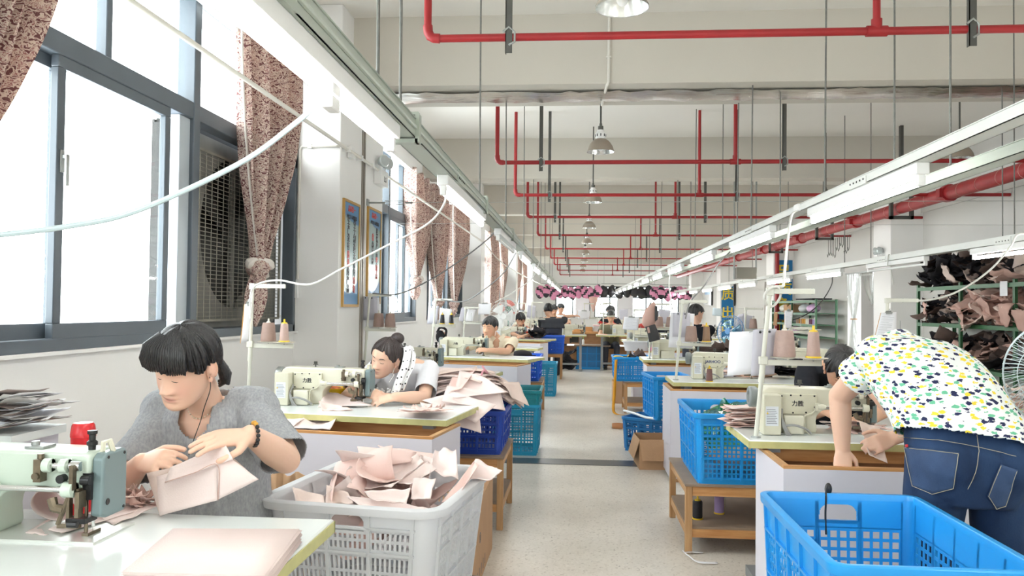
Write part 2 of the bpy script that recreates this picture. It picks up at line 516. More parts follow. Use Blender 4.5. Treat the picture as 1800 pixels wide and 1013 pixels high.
# ------------------------------------------------------------------ trunking, tube lamps, rods
M_TRAY = mat('pale_green_trunking', (176, 184, 173), 0.45, 0.15, var=0.1, vscale=4, stretch=(3, .4, 3))
M_TRAY_W = mat('white_trunking', (222, 224, 219), 0.42, var=0.05, vscale=5)
M_TUBE = mat('lit_tube', (251, 252, 249), 0.4, emit=TUBE_STRENGTH)
M_TUBE_OFF = mat('unlit_tube', (232, 234, 232), 0.25)
M_ROD = mat('threaded_rod', (122, 122, 118), 0.5, 0.5, var=0.2, vscale=60)
ORD = ['nearest', 'second', 'third', 'fourth', 'fifth', 'sixth', 'seventh', 'eighth', 'ninth', 'tenth', 'eleventh', 'twelfth', 'thirteenth', 'fourteenth']

def trunking(x0, x1, z0, z1, ya, yb, m, label, ridge=None, name='cable_trunking'):
    r = thing(name, label, 'cable trunking', ((x0 + x1) / 2, ya, z0))
    t = .003
    body = MB().bb(x0, x1, ya, yb, z0, z0 + t).bb(x0, x0 + t, ya, yb, z0, z1).bb(x1 - t, x1, ya, yb, z0, z1).bb(x0 - .004, x1 + .004, ya, yb, z1 - .004, z1)
    body.build('channel', m, r, True)
    if ridge is not None:
        MB().tube([(ridge, ya, (z0 + z1) / 2), (ridge, yb, (z0 + z1) / 2)], .008, 8).build('side_ridge', m, r, True)
    y = ya + 10.0
    k = 0
    while y < min(yb, 22):
        MB().bb(x0 - .005, x1 + .005, y - .12, y + .12, z0 - .003, z1 - .012).build('joint_plate', m, r, True)
        b = MB()
        for q in range(5): b.cyl((x0 - .005, y - .09 + .045 * q, z0 + .02), (x0 - .008, y - .09 + .045 * q, z0 + .02), .005, n=6)
        for q in range(5): b.cyl((x1 + .005, y - .09 + .045 * q, z0 + .02), (x1 + .008, y - .09 + .045 * q, z0 + .02), .005, n=6)
        stuff(b.build('bolt_row', M_DARK, r, True))
        y += 2.5; k += 1
    return r

trunking(-.685, -.60, 1.965, 2.035, -8.5, 36, M_TRAY, 'pale green lamp trunking running above the left row of sewing tables', -.598)
trunking(1.355, 1.43, 1.955, 2.0, -8.5, 36, M_TRAY_W, 'white lamp trunking over the right row of tables beside the aisle')
trunking(1.655, 1.735, 1.95, 2.0, .6, 30, M_TRAY, 'pale green trunking just behind and parallel to the white one over the right tables')
trunking(3.30, 3.37, 1.88, 1.94, -8.5, 34, M_TRAY_W, 'white lamp trunking nearest the scrap shelves by the right wall')

def make_lamp(lit=True):
    r = thing('batten_lamp', 'x', 'lamp', (0, 0, 0))
    MB().bb(-.027, .027, 0, 1.55, .0, .05).build('batten', M_WHITE, r, bevel=.004)
    for y in (.01, 1.51):
        MB().bb(-.014, .014, y, y + .03, -.045, .002).build('lamp_holder', M_WHITE, r, bevel=.003)
    MB().cyl((0, .035, -.03), (0, 1.515, -.03), .0135, n=16).build('tube', M_TUBE if lit else M_TUBE_OFF, r)
    return r
lamp_on, lamp_off = make_lamp(True), make_lamp(False)
used = {}
def lamps(x, z, ys, where, off, word, back):
    for y in back:  # extra lamps added out of view to brighten the near part of the hall
        dup(lamp_on, (x, y, z), 0, 'added unseen tube lamp behind the photographer under ' + where, 'lamps under ' + where)
    for i, y in enumerate(ys):
        src = lamp_off if i in off else lamp_on
        lab = '%s %s tube lamp under %s' % (ORD[i] if i < len(ORD) else 'far', 'unlit white' if i in off else 'lit white', where)
        if i >= 10: lab = 'small far-off lit tube lamp in the distant end of ' + word
        grp = 'lamps under ' + where
        if id(src) not in used:
            used[id(src)] = 1; src.location = (x, y, z); src['label'] = lab; src['group'] = grp
        else: dup(src, (x, y, z), 0, lab, grp)
lamps(-.638, 1.915, [1.12 + 2.56 * k for k in range(12)], 'the left trunking', {2}, 'the left lamp row', [1.12 - 2.56 * k for k in (1, 2, 3)])
lamps(1.392, 1.905, [.85 + 2.5 * k for k in range(13)], 'the white trunking over the right tables', set(), 'the right lamp row', [.85 - 2.5 * k for k in (1, 2, 3)])
lamps(3.335, 1.83, [5.5 + 2.45 * k for k in range(12)], 'the trunking by the scrap shelves', {1}, 'the lamp row by the shelves', [5.5 - 2.45 * k for k in (1, 2, 3, 4, 5)])

def rod(x, y, z0, z1, label, group, dx=0):
    o = MB().tube([(x, y, z0), (x + dx, y, z1)], .0055, 6).build('hanger_rod', M_ROD, None, True)
    tag(o, label, 'rod', group)
for i, y in enumerate([2.47, 2.88, 5.1, 7.2, 9.3, 11.6, 13.6, 15.7, 17.9, 20.1]):
    rod(-.66 if i % 2 else -.64, y, 1.96, ZC if not 6.6 < y < 7.4 else ZB, '%s thin steel rod hanging the left trunking from the ceiling' % ORD[i], 'rods of the left trunking', -.01)
for i, y in enumerate([2.2, 4.74, 6.72, 7.3, 9.9, 11.7, 13.9, 16.2, 18.3, 20.3]):
    rod(1.42, y, 1.95, ZC if not (6.6 < y < 7.4 or 11.5 < y < 11.9) else ZB, '%s thin steel rod hanging the white right trunking' % ORD[i], 'rods of the right trunking', 0.01)
for i, (x, y) in enumerate([(1.7, 3.8), (1.7, 4.45), (1.7, 6.9), (1.7, 9.6), (1.7, 12.3)]):
    rod(x, y, 1.99, ZC if y != 6.9 else ZB, '%s thin steel rod hanging the green trunking on the right' % ORD[i], 'rods of the green trunking')
for i, (x, y) in enumerate([(3.36, 6.45), (3.5, 6.9), (3.33, 9.4), (3.33, 10.3), (3.33, 13.0), (3.33, 15.6), (3.33, 18.)]):
    rod(x, y, 1.93, ZC if y != 6.9 else ZB, '%s thin steel rod hanging the trunking by the scrap shelves' % ORD[i], 'rods of the shelf-side trunking')
# clamp brackets that hold the left trunking to its rods
for i, y in enumerate([2.88, 5.1, 7.2]):
    o = MB().bb(-.70, -.59, y - .02, y + .02, 1.945, 1.96).bb(-.6, -.585, y - .02, y + .02, 1.945, 2.05).bb(-.70, -.59, y - .015, y + .015, 2.05, 2.06).build('trunking_bracket', M_TRAY, None, True)
    tag(o, '%s small green clamp bracket wrapped round the left trunking' % ORD[i], 'bracket', 'clamps of the left trunking')

# ------------------------------------------------------------------ sprinkler pipes
ZP = 2.75
def pipe_bend(mb, pts, r, n=12):
    mb.tube(bez(pts, 1) if False else pts, r, n)
def sprinkler(i, Y, detail):
    r = thing('sprinkler_pipe', '%s red sprinkler pipe crossing under the ceiling, counted from the near end' % ORD[i], 'pipe', (-.8, Y, ZP), 0, 'red cross pipes')
    m = MB(); R = .0205; n = 12 if detail else 6
    m.tube([(-.74, Y, ZP), (XR - .01, Y, ZP)], R, n)
    m.tube([(-.80, Y, ZC), (-.80, Y, ZP + .06)], R, n)
    m.tube([(-.80, Y, ZP + .07), (-.797, Y, ZP + .035), (-.785, Y, ZP + .012), (-.765, Y, ZP + .002), (-.735, Y, ZP)], R * 1.25, n)
    m.build('pipe', M_RED, r, True)
    t = MB(); t.tube([(1.48, Y, ZP), (1.48, Y, ZC)], R * .9, n)
    t.build('riser', M_RED, r, True)
    t = MB(); t.tube([(1.43, Y, ZP), (1.53, Y, ZP)], R * 1.35, n); t.tube([(1.48, Y, ZP), (1.48, Y, ZP + .06)], R * 1.3, n)
    t.build('tee_fitting', M_RED, r, True)
    for x in (-.37, 1.93):
        h = MB(); h.bb(x - .018, x + .018, Y - .028, Y - .024, ZP - .09, ZC); h.bb(x - .018, x - .014, Y - .028, Y, ZP - .09, ZC)
        hh = h.build('hanger', M_IRON, r, True)
        MB().tube([(x - .03, Y - .03, ZP + .02), (x, Y - .028, ZP + .045), (x + .03, Y - .02, ZP + .02), (x + .03, Y - .02, ZP - .03), (x, Y - .03, ZP - .05)], .006, 6).build('pipe_clip', M_STEEL, hh, True)
    return r
for i, Y in enumerate([4.1, 7.7, 9.96, 12.4, 15.55, 19.2, 22.9, 26.4, 30.5, 34.8]):
    sprinkler(i, Y, i < 4)

mainp = thing('sprinkler_main', 'thick red sprinkler main pipe running the length of the hall by the right wall', 'pipe', (4.25, 2, 2.70))
MB().cyl((4.25, 1.5, 2.71), (4.25, 34.5, 2.71), .078, n=20).build('pipe', M_RED, mainp, True)
for y in (6.6, 9.55, 12.6, 15.6, 18.6, 21.6):
    MB().cyl((4.25, y - .05, 2.71), (4.25, y + .05, 2.71), .1, n=20).bb(4.13, 4.16, y - .045, y + .045, 2.66, 2.76).bb(4.34, 4.37, y - .045, y + .045, 2.66, 2.76).build('coupling', M_RED, mainp, True)
for y in (6.9, 10.9, 14.2, 17.6):
    MB().bb(4.1, 4.14, y - .03, y + .03, 2.56, 3.0).bb(4.36, 4.4, y - .03, y + .03, 2.56, 3.0).bb(4.1, 4.4, y - .03, y + .03, 2.56, 2.6).bb(4.1, 4.4, y - .03, y + .03, 2.96, 3.0).bb(4.23, 4.27, y - .03, y + .03, 3.0, ZC).build('hanger_frame', M_IRON, mainp, True)
ms = mat('white_pipe_tape', (206, 170, 160), .5)
tp = MB(); y = 2.0
while y < 20:
    tp.tube([(4.25 + .0795 * math.cos(a), y + .02 * a, 2.71 + .0795 * math.sin(a)) for a in np.linspace(1.8, 5.2, 9)], .002, 4); y += .42
stuff(tp.build('weld_mark', ms, mainp, True))
tag(MB().cyl((4.74, 19.5, 0), (4.74, 19.5, 2.76), .05, n=12).build('fire_riser', M_RED, None, True), 'upright red riser pipe standing against the column with the blue banner', 'pipe')

# ------------------------------------------------------------------ pendant lamps
M_SHADE = mat('taupe_enamel', (164, 152, 138), 0.45, 0.3)
M_SHADE_IN = mat('silvered_shade', (226, 228, 226), 0.25, 0.8)
def make_pendant():
    r = thing('pendant_lamp', 'x', 'lamp', (0, 0, 2.77))
    prof = [(.127, 0), (.122, .012), (.112, .045), (.092, .08), (.066, .105), (.045, .118)]
    MB().lathe(prof + [(.001, .12)], n=28).build('shade', M_SHADE, r)
    MB().lathe([(a - .003, b) for a, b in prof] , n=28).lathe([(.1275, -.002), (.124, -.002), (.124, .006), (.1275, .006)], n=28).build('reflector', M_SHADE_IN, r)
    MB().lathe([(.045, .118), (.045, .17), (.032, .185), (.03, .2), (.001, .2)], n=20).build('socket', M_WHITE, r)
    s = MB()
    for k in range(8):
        a = k * math.pi / 4; s.box((.0455 * math.cos(a), .0455 * math.sin(a), .15), (.008, .008, .022), None)
    stuff(s.build('vent_slot', M_DARK, r))
    MB().lathe([(.024, .2), (.024, .235), (.012, .24), (.012, .26), (.001, .26)], n=14).build('stem_nut', M_IRON, r)
    MB().cyl((0, 0, .25), (0, 0, ZC - 2.77), .0085, n=8).build('stem', M_IRON, r)
    MB().ell((0, 0, .05), (.03, .03, .045), 12, 8).build('bulb', M_WHITE, r)
    return r
pend = make_pendant()
for i in range(9):
    lab = '%s dome pendant lamp in the row down the middle of the hall' % ORD[i]
    p = (.195 - .003 * i, 3.77 + 3.52 * i, 2.77)
    if i == 0: pend.location = p; pend['label'] = lab; pend['group'] = 'dome pendants in the middle row'
    else: dup(pend, p, 0, lab, 'dome pendants in the middle row')
dup(pend, (3.55, 7.75, 2.78), 0, 'dome pendant lamp half hidden by the white trunking on the right', 'dome pendants in the middle row')
dup(pend, (3.4, 11.3, 2.78), 0, 'dome pendant lamp behind the green trunking on the right', 'dome pendants in the middle row')
c = MB(); c.tube([(.235, 6.60, ZC), (.235, 6.605, ZB + .01), (.222, 6.62, ZB - .012), (.2, 7.28, ZB - .012)], .012, 8)
for z in (3.62, 3.42): c.bb(.215, .255, 6.585, 6.62, z, z + .012)
tag(c.build('ceiling_conduit', M_PVC, None, True), 'white conduit running down the first beam to the pendant lamp', 'conduit')

# ------------------------------------------------------------------ wires and conduits along the left wall
cw = thing('wall_conduit', 'long white conduit slung along the left wall past windows and columns', 'conduit', (-1.89, 1.4, 2.62))
MB().tube([(-1.89, .6, 2.62), (-1.89, 15.7, 2.62)], .0145, 10).build('pipe', M_PVC, cw, True)
for y in (6.36, 6.75, 7.12, 7.6): MB().bb(-1.93, -1.87, y - .012, y + .012, 2.598, 2.642).build('saddle_clip', M_WHITE, cw, True)
cj = thing('junction_box_conduit', 'white conduit loop with small junction box on the first column', 'conduit', (-1.95, 6.28, 1.35))
zt = at(560, 257, Y=6.28)[2]; xl = at(526, 300, Y=6.28)[0]
MB().tube(bez([(-1.905, 6.5, zt + .0), (-1.91, 6.36, zt), (-1.96, 6.285, zt)], 4) + [(xl + .02, 6.285, zt), (xl, 6.285, zt - .02), (xl, 6.285, 1.55)], .011, 8).build('pipe', M_PVC, cj, True)
MB().bb(-1.925, -1.885, 6.46, 6.56, zt - .06, zt + .04).build('junction_box', M_WHITE, cj, True, bevel=.006)
MB().bb(xl + .07, xl + .10, 6.27, 6.295, zt - .02, zt + .02).build('saddle_clip', M_WHITE, cj, True)
a, b = at(502, 497, Y=6.28), at(524, 524, Y=6.28)
sw = thing('wall_switch', 'white switch box with dark screen on the column beside the thread stand', 'switch', (a[0], 6.28, b[2]))
MB().bb(a[0], b[0], 6.26, 6.30, b[2], a[2]).build('box', M_WHITE, sw, True, bevel=.004)
MB().bb(a[0] + .005, b[0] - .05, 6.255, 6.262, b[2] + .03, a[2] - .015).build('screen', mat('violet_black_screen', (52, 44, 62), .3), sw, True)
MB().tube([((a[0] + b[0]) / 2 + .02, 6.285, b[2]), ((a[0] + b[0]) / 2 + .02, 6.285, b[2] - .13), ((a[0] + b[0]) / 2, 6.285, b[2] - .15), (a[0] - .06, 6.285, b[2] - .15)], .011, 8).build('outlet_conduit', M_PVC, sw, True)
el = thing('emergency_light', 'white twin-spot emergency light on the second column', 'lamp', (-1.9, 7.5, 2.5))
p0, p1 = at(665, 310, X=-1.9), at(681, 314, X=-1.9)
MB().bb(-1.93, -1.86, p0[1] - .06, p0[1] + .24, 2.49, 2.64).build('box', M_WHITE, el, True, bevel=.008)
text_part('L S', .07, basis((-1.858, p0[1] + .1, 2.55), (0, 1, 0), (0, 0, 1), (1, 0, 0)), mat('grey_print', (110, 110, 112)), None, 'print').parent = None
for q in [o for o in bpy.data.objects if o.name == 'print']:
    q.data.transform(root_matrix(el).inverted()); q.parent = el
for dy in (.0, .16):
    h = MB(); h.lathe([(.001, -.05), (.04, -.045), (.058, .0), (.06, .02), (.05, .03), (.001, .03)], (-1.86, p0[1] + .02 + dy, 2.72), 18, axis=(.8, -.6, 0))
    hh = h.build('spot_head', mat('clear_lens', (206, 214, 214), .15, .3), el, True)
    MB().cyl((-1.89, p0[1] + .02 + dy, 2.63), (-1.88, p0[1] + .02 + dy, 2.7), .012, n=8).build('swivel', M_WHITE, hh, True)

def wire(name, pts, r, m, label, cat='cable', n=8):
    return tag(MB().tube(pts, r, n).build(name, m, None, True), label, cat)
tw = thing('tension_wire', 'thin steel wire with turnbuckle stretched across the hall from the second column', 'wire', (-1.9, 7.02, 2.27))
MB().tube([(-1.9, 7.03, 2.27), (XR, 7.03, 2.29)], .0025, 5).build('wire', M_STEEL, tw, True)
MB().bb(-1.90, -1.89, 6.99, 7.06, 2.24, 2.3).tube([(-1.9, 7.03, 2.27), (-1.74, 7.03, 2.27)], .009, 6).tube([(-1.55, 7.03, 2.27), (-1.49, 7.03, 2.27)], .01, 6).tube([(-1.74, 7.03, 2.285), (-1.55, 7.03, 2.285)], .004, 5).tube([(-1.74, 7.03, 2.255), (-1.55, 7.03, 2.255)], .004, 5).build('turnbuckle', M_STEEL, tw, True)
wire('tension_wire', [(XL, 9.7, 2.36), (XR, 9.7, 2.36)], .002, M_STEEL, 'second thin wire across the hall beyond the turnbuckle wire', 'wire', 5)
M_CAB_B = mat('pale_blue_cable', (188, 204, 208), .4)
M_CAB = mat('white_cable', (216, 216, 210), .45)
M_CAB_G = mat('grey_cable', (128, 128, 128), .5)
wire('hanging_cable', bez([at(-60, 418, Y=1.75), at(0, 413, Y=1.8), at(120, 398, Y=1.85), at(240, 371, Y=1.88), at(420, 288, Y=1.92), at(515, 220, Y=1.95), at(548, 190, Y=1.97), at(558, 165, Y=1.98), (-.64, 2.0, 1.93)], 8), .0068, M_CAB_B, 'pale blue cable drooping across the first window from the nearest left lamp')
MB_plug = MB().bb(-.655, -.625, 1.96, 2.03, 1.85, 1.93)
tag(MB_plug.build('lamp_plug', M_WHITE, None, True, bevel=.004), 'white plug hanging under the nearest left lamp', 'plug')
wire('hanging_cable', bez([at(440, 560, Y=4.42), at(441, 515, Y=4.42), at(455, 499, Y=4.42), at(490, 493, Y=4.4), at(545, 500, Y=4.35), at(600, 473, Y=4.25), at(680, 432, Y=4.1), at(750, 395, Y=3.95), at(780, 360, Y=3.82), at(784, 330, Y=3.75)], 8), .0055, M_CAB, 'white cable climbing from the second left thread stand to its lamp')
wire('hanging_cable', bez([at(655, 516, Y=6.95), at(700, 517, Y=6.9), at(760, 490, Y=6.7), at(820, 450, Y=6.5), at(858, 420, Y=6.35), at(872, 405, Y=6.25)], 8), .006, M_CAB_G, 'grey cable climbing from the third left thread stand to the trunking')
wire('hanging_cable', bez([at(775, 527, Y=9.2), at(815, 530, Y=9.1), at(850, 510, Y=9), at(885, 480, Y=8.95), at(907, 445, Y=8.85)], 8), .007, M_CAB_G, 'grey cable climbing from the fourth left thread stand to the trunking')
wire('hanging_cable', bez([at(870, 532, Y=11.6), at(900, 515, Y=11.5), at(935, 490, Y=11.4), at(948, 462, Y=11.3)], 8), .007, M_CAB, 'pale cable near the fifth left thread stand')
wire('hanging_cable', bez([(-1.89, 15.68, 2.62), at(880, 460, Y=15), at(920, 485, Y=14.5), at(960, 505, Y=16)], 8), .011, M_PVC, 'thick white cable hanging off the end of the wall conduit')
wire('hanging_cable', bez([at(1349, 540, Y=3.75), at(1351, 518, Y=3.74), at(1362, 505, Y=3.74), at(1376, 503, Y=3.74), at(1378, 490, Y=3.8), at(1384, 430, Y=4.2), at(1391, 380, Y=4.8), (1.35, 5.05, 1.96)], 8), .007, M_CAB, 'white cable rising from the nearest right thread stand to the trunking outlet')
wire('hanging_cable', bez([at(1352, 545, Y=3.75), at(1343, 525, Y=3.7), at(1350, 510, Y=3.7), at(1366, 505, Y=3.72), at(1372, 520, Y=3.75), at(1362, 536, Y=3.75), at(1350, 541, Y=3.74)], 8), .006, M_CAB, 'loop of spare white cable on top of the nearest right thread stand')
tag(MB().bb(1.335, 1.358, 5.0, 5.09, 1.955, 2.0).build('trunking_outlet', M_WHITE, None, True, bevel=.004), 'white outlet box on the trunking over the right tables', 'outlet')
wire('hanging_cable', bez([at(1463, 484, Y=10.4), at(1462, 500, Y=10.2), at(1448, 525, Y=9.7), at(1425, 548, Y=9.), at(1395, 562, Y=8.5), at(1360, 562, Y=8.2)], 8), .006, M_DARK, 'dark cable sweeping down from the shelf-side lamp to the sewing stands')
wire('hanging_cable', bez([at(1561, 527, Y=5.6), at(1590, 526, Y=5.6), at(1630, 528, Y=5.7), at(1685, 512, Y=5.8), at(1740, 475, Y=5.9), at(1775, 435, Y=6.0), at(1790, 412, Y=6.05), (3.33, 6.1, 1.9)], 8), .007, M_CAB, 'cream cable looping in front of the scrap shelves up to the trunking')
wire('hanging_cable', bez([at(1560, 468, X=3.29), at(1561, 452, X=3.29), at(1563, 448, X=3.33), at(1565, 455, X=3.38), at(1567, 480, X=3.385), at(1571, 500, X=3.385)], 6), .007, M_CAB, 'short cream cable hung over the unlit lamp by the shelves')
wire('hanging_cable', bez([at(1205, 560, Y=6.6), at(1214, 530, Y=6.7), at(1240, 500, Y=6.9), at(1262, 465, Y=7.4), at(1291, 435, Y=7.5)], 8), .006, M_CAB_G, 'grey cable rising from the second right thread stand to the trunking')
wire('hanging_cable', bez([at(1178, 520, Y=9.2), at(1182, 545, Y=9.2), at(1176, 500, Y=9.3), at(1180, 470, Y=9.5)], 8), .006, M_CAB, 'white cable rising from the third right thread stand')
# ------------------------------------------------------------------ exhaust fans in the window halves
M_FANPLATE = mat('dusty_fan_plate', (132, 130, 124), 0.7, var=0.3, vscale=5)
M_BLADE = mat('dusty_fan_blade', (58, 57, 55), 0.7, var=0.3, vscale=9)
M_GRILLE = mat('dusty_wire', (150, 146, 134), 0.6, 0.3, var=0.3, vscale=8)
def exhaust_fan(y0, y1, label, near):
    z0, z1 = ZS + .06, ZT - .05
    r = thing('exhaust_fan', label, 'exhaust fan', (XL - .05, (y0 + y1) / 2, z0))
    cy, cz = (y0 + y1) / 2 + .05, (z0 + z1) / 2 + .02; R = min(y1 - y0, z1 - z0) / 2 - .1
    n = 48; inner, outer = [], []
    for k in range(n):
        t = 2 * math.pi * k / n; c, s = math.cos(t), math.sin(t)
        q = max(abs(c) / ((y1 - y0) / 2), abs(s) / ((z1 - z0) / 2))
        outer.append((XL - .1, (y0 + y1) / 2 + c / q, (z0 + z1) / 2 + s / q)); inner.append((XL - .1, cy + R * c, cz + R * s))
    deep = [(XL - .2, y, z) for _, y, z in inner]
    MB().loft([outer, inner, deep], True, False).build('face_plate', M_FANPLATE, r, True)
    MB().bb(XL - .25, XL - .235, y0 - .02, y1 + .02, z0 - .02, z1 + .02).build('back_panel', M_DARK, r, True)
    MB().bb(XL - .235, XL - .1, y0 - .03, y0, z0, z1).bb(XL - .235, XL - .1, y1, y1 + .03, z0, z1).bb(XL - .235, XL - .1, y0, y1, z0 - .03, z0).bb(XL - .235, XL - .1, y0, y1, z1, z1 + .03).build('housing', M_DARK, r, True)
    for k in range(6):
        a = k * math.pi / 3 + .3; e = []
        for rr in np.linspace(.07, R * .93, 6):
            wd = .05 + .16 * rr / R; 
            e.append([(XL - .165 + sgn * .03, cy + rr * math.cos(a) - sgn * wd * math.sin(a), cz + rr * math.sin(a) + sgn * wd * math.cos(a)) for sgn in (-1, 0, 1)])
        MB().grid(e).build('fan_blade', M_BLADE, r, True).modifiers.new('s', 'SOLIDIFY').thickness = .004
    MB().cyl((XL - .23, cy, cz), (XL - .14, cy, cz), .09, n=20).build('hub', M_DARK, r, True)
    MB().bb(XL - .13, XL - .115, cy - .03, cy + .03, z0, z1, None).build('motor_strut', M_FANPLATE, r, True)
    for k in range(11):
        z = z0 + .03 + k * (z1 - z0) * .5 / 11
        MB().hexa([(XL - .23, y0 + .02, z), (XL - .2, y0 + .02, z + .045), (XL - .2, y1 - .02, z + .045), (XL - .23, y1 - .02, z)], [(XL - .23, y0 + .02, z + .006), (XL - .2, y0 + .02, z + .051), (XL - .2, y1 - .02, z + .051), (XL - .23, y1 - .02, z + .006)]).build('shutter_slat', M_FANPLATE, r, True)
    g = MB(); ny, nz = (18, 40) if near else (12, 24)
    for k in range(ny + 1):
        y = y0 + .03 + (y1 - y0 - .06) * k / ny; g.bb(XL - .052, XL - .048, y - .0022, y + .0022, z0 + .05, z1 - .12)
    for k in range(nz + 1):
        z = z0 + .05 + (z1 - z0 - .17) * k / nz; g.bb(XL - .05, XL - .046, y0 + .03, y1 - .03, z - .0022, z + .0022)
    for y in (y0 + .03, y1 - .03): g.bb(XL - .056, XL - .042, y - .008, y + .008, z0 + .05, z1 - .12)
    for z in (z0 + .05, z1 - .12): g.bb(XL - .056, XL - .042, y0 + .03, y1 - .03, z - .008, z + .008)
    stuff(g.build('wire_guard', M_GRILLE, r, True))
    return r
exhaust_fan(4.62, 6.2, 'dark dusty exhaust fan behind wire mesh in the nearest window', True)
exhaust_fan(13.9, 15.5, 'dark exhaust fan between the curtains of the third window', False)
exhaust_fan(22.7, 24.5, 'distant dark exhaust fan behind the straight-hung curtains', False)

# ------------------------------------------------------------------ printed curtains
def curtain_material():
    m = bpy.data.materials.new('paisley_curtain'); m.use_nodes = True; nt = m.node_tree; L = nt.links.new
    b = nt.nodes['Principled BSDF']; b.inputs['Roughness'].default_value = .85
    tc = nd(nt, 'ShaderNodeTexCoord')
    n = nd(nt, 'ShaderNodeTexNoise'); n.inputs['Scale'].default_value = 24; n.inputs['Detail'].default_value = 2; n.inputs['Distortion'].default_value = 2.4
    L(tc.outputs['Object'], n.inputs['Vector'])
    w = nd(nt, 'ShaderNodeTexWave'); w.wave_type = 'RINGS'; w.inputs['Scale'].default_value = 9; w.inputs['Distortion'].default_value = 14; w.inputs['Detail'].default_value = 2; w.inputs['Detail Scale'].default_value = 2.5
    L(tc.outputs['Object'], w.inputs['Vector'])
    mx = nd(nt, 'ShaderNodeMath', operation='ADD'); L(n.outputs['Fac'], mx.inputs[0])
    sc = nd(nt, 'ShaderNodeMath', operation='MULTIPLY'); sc.inputs[1].default_value = .35; L(w.outputs['Fac'], sc.inputs[0]); L(sc.outputs[0], mx.inputs[1])
    r = nd(nt, 'ShaderNodeValToRGB'); cr = r.color_ramp
    cr.elements[0].position = .46; cr.elements[0].color = lin((122, 80, 80)); cr.elements[1].position = .74; cr.elements[1].color = lin((230, 216, 204))
    cr.elements.new(.55).color = lin((136, 98, 94)); cr.elements.new(.59).color = lin((224, 206, 192)); cr.elements.new(.82).color = lin((152, 84, 86)); cr.elements.new(.9).color = lin((214, 192, 178))
    L(mx.outputs[0], r.inputs['Fac']); L(r.outputs[0], b.inputs['Base Color'])
    tl = nd(nt, 'ShaderNodeBsdfTranslucent'); L(r.outputs[0], tl.inputs[0])
    ms = nd(nt, 'ShaderNodeMixShader'); ms.inputs[0].default_value = .28
    L(b.outputs[0], ms.inputs[1]); L(tl.outputs[0], ms.inputs[2]); L(ms.outputs[0], nt.nodes['Material Output'].inputs[0])
    return m
M_CURT = curtain_material()
M_LINING = mat('curtain_lining', (214, 206, 198), .85)
def curtain(yA, yB, yk, zk, label, ztop=3.14, folds=6, knot=True, tail=.32, x=-2.2, nz=46, seed=0, half=.055, power=1.7):
    r = thing('curtain', label, 'curtain', (x, yk, zk - (tail if knot else 0)), 0, 'printed curtains along the left wall')
    rg = random.Random(seed); ph = [rg.uniform(0, 6) for _ in range(4)]
    nu = folds * 12; P = []
    for i in range(nz + 1):
        t = i / nz; z = ztop + (zk - ztop) * t
        s = t ** power if knot else .15 * t
        a, b = yA + (yk - half - yA) * s, yB + (yk + half - yB) * s
        am = .072 + .045 * math.sin(math.pi * min(1, t * 1.1)) * (1 if knot else .5)
        if knot: am = am * (1 - .45 * t)
        row = []
        for j in range(nu + 1):
            u = j / nu
            d = am * (math.sin(2 * math.pi * folds * u + ph[0] + .8 * math.sin(3 * t + ph[1])) + .45 * math.sin(2 * math.pi * folds * .5 * u + ph[2] + t))
            row.append((x + d, a + (b - a) * u + .012 * math.sin(9 * u + 5 * t + ph[3]), z + (.012 * math.sin(2 * math.pi * folds * u) if i == 0 else 0)))
        P.append(row)
    MB().grid(P).build('drape', M_CURT, r, True).modifiers.new('s', 'SOLIDIFY').thickness = .003
    if knot:
        k = MB(); k.ell((x, yk, zk - .035), (.085, .085, .075), 24, 14)
        o = k.build('knot', M_CURT, r, True)
        for v in o.data.vertices:
            d = noise.noise(v.co * 17 + Vector((seed, 0, 0))); v.co *= 1 + 0; v.co += v.normal * d * .02
        o.data.update()
        MB().tube([(x + .055 * math.cos(a) + .02, yk + .075 * math.cos(a + .7), zk - .03 + .05 * math.sin(a)) for a in np.linspace(0, 5.2, 18)], [.022 + .012 * math.sin(3 * a) for a in np.linspace(0, 5.2, 18)], 8).build('knot_loop', M_LINING if seed % 2 else M_CURT, r, True)
        rows = []
        for i in range(14):
            t = i / 13; z = zk - .07 - tail * t
            rr = .045 + .05 * math.sin(t * 2.4) - .045 * t * t
            rows.append([(x + rr * (1 + .25 * math.sin(5 * a + seed)) * math.cos(a) * .8, yk - .05 * t + rr * (1 + .25 * math.sin(5 * a + seed)) * math.sin(a), z + .03 * math.sin(3 * a) * t) for a in np.linspace(0, 2 * math.pi, 22, endpoint=False)])
        MB().loft(rows, True, True).build('tail', M_CURT, r, True)
    MB().tube([(x + .02, yA + (yk - yA) * (t ** power if knot else 0) * .9 - .005, ztop + (zk - ztop) * t) for t in np.linspace(0, .97, 16)], .009, 6).build('hem', M_LINING, r, True)
    return r
curtain(2.3, 3.13, 2.55, 1.75, 'paisley curtain cut off by the left edge of the picture', seed=4, folds=6)
curtain(4.95, 5.98, 5.32, 1.63, 'paisley curtain tied in a knot over the mesh fan of the nearest window', seed=1, folds=6, tail=.34)
curtain(10.15, 11.5, 10.68, 1.72, 'paisley curtain with pale ruffled knot beside the second window', seed=3, folds=6, tail=.2, power=2.6)
curtain(11.62, 13.0, 12.4, 1.42, 'paisley curtain gathered low just right of the one with the ruffled knot', seed=2, folds=6, tail=.2, power=2.6)
curtain(13.7, 15.45, 14.0, 1.4, 'paisley curtain with the dark fan at its left edge in the third window', seed=6, folds=7, tail=.15, power=2.2)
curtain(18.9, 21.0, 20., 1.12, 'paisley curtain hanging straight beyond the second large column', seed=8, folds=6, knot=False, nz=16)
curtain(22.2, 24.0, 22.9, 1.55, 'pale curtain with a knot hanging beyond the straight curtain', seed=9, folds=5, nz=16)
curtain(26.5, 30., 28., 1.2, 'narrow distant paisley curtain past the third column', seed=10, folds=4, nz=12)
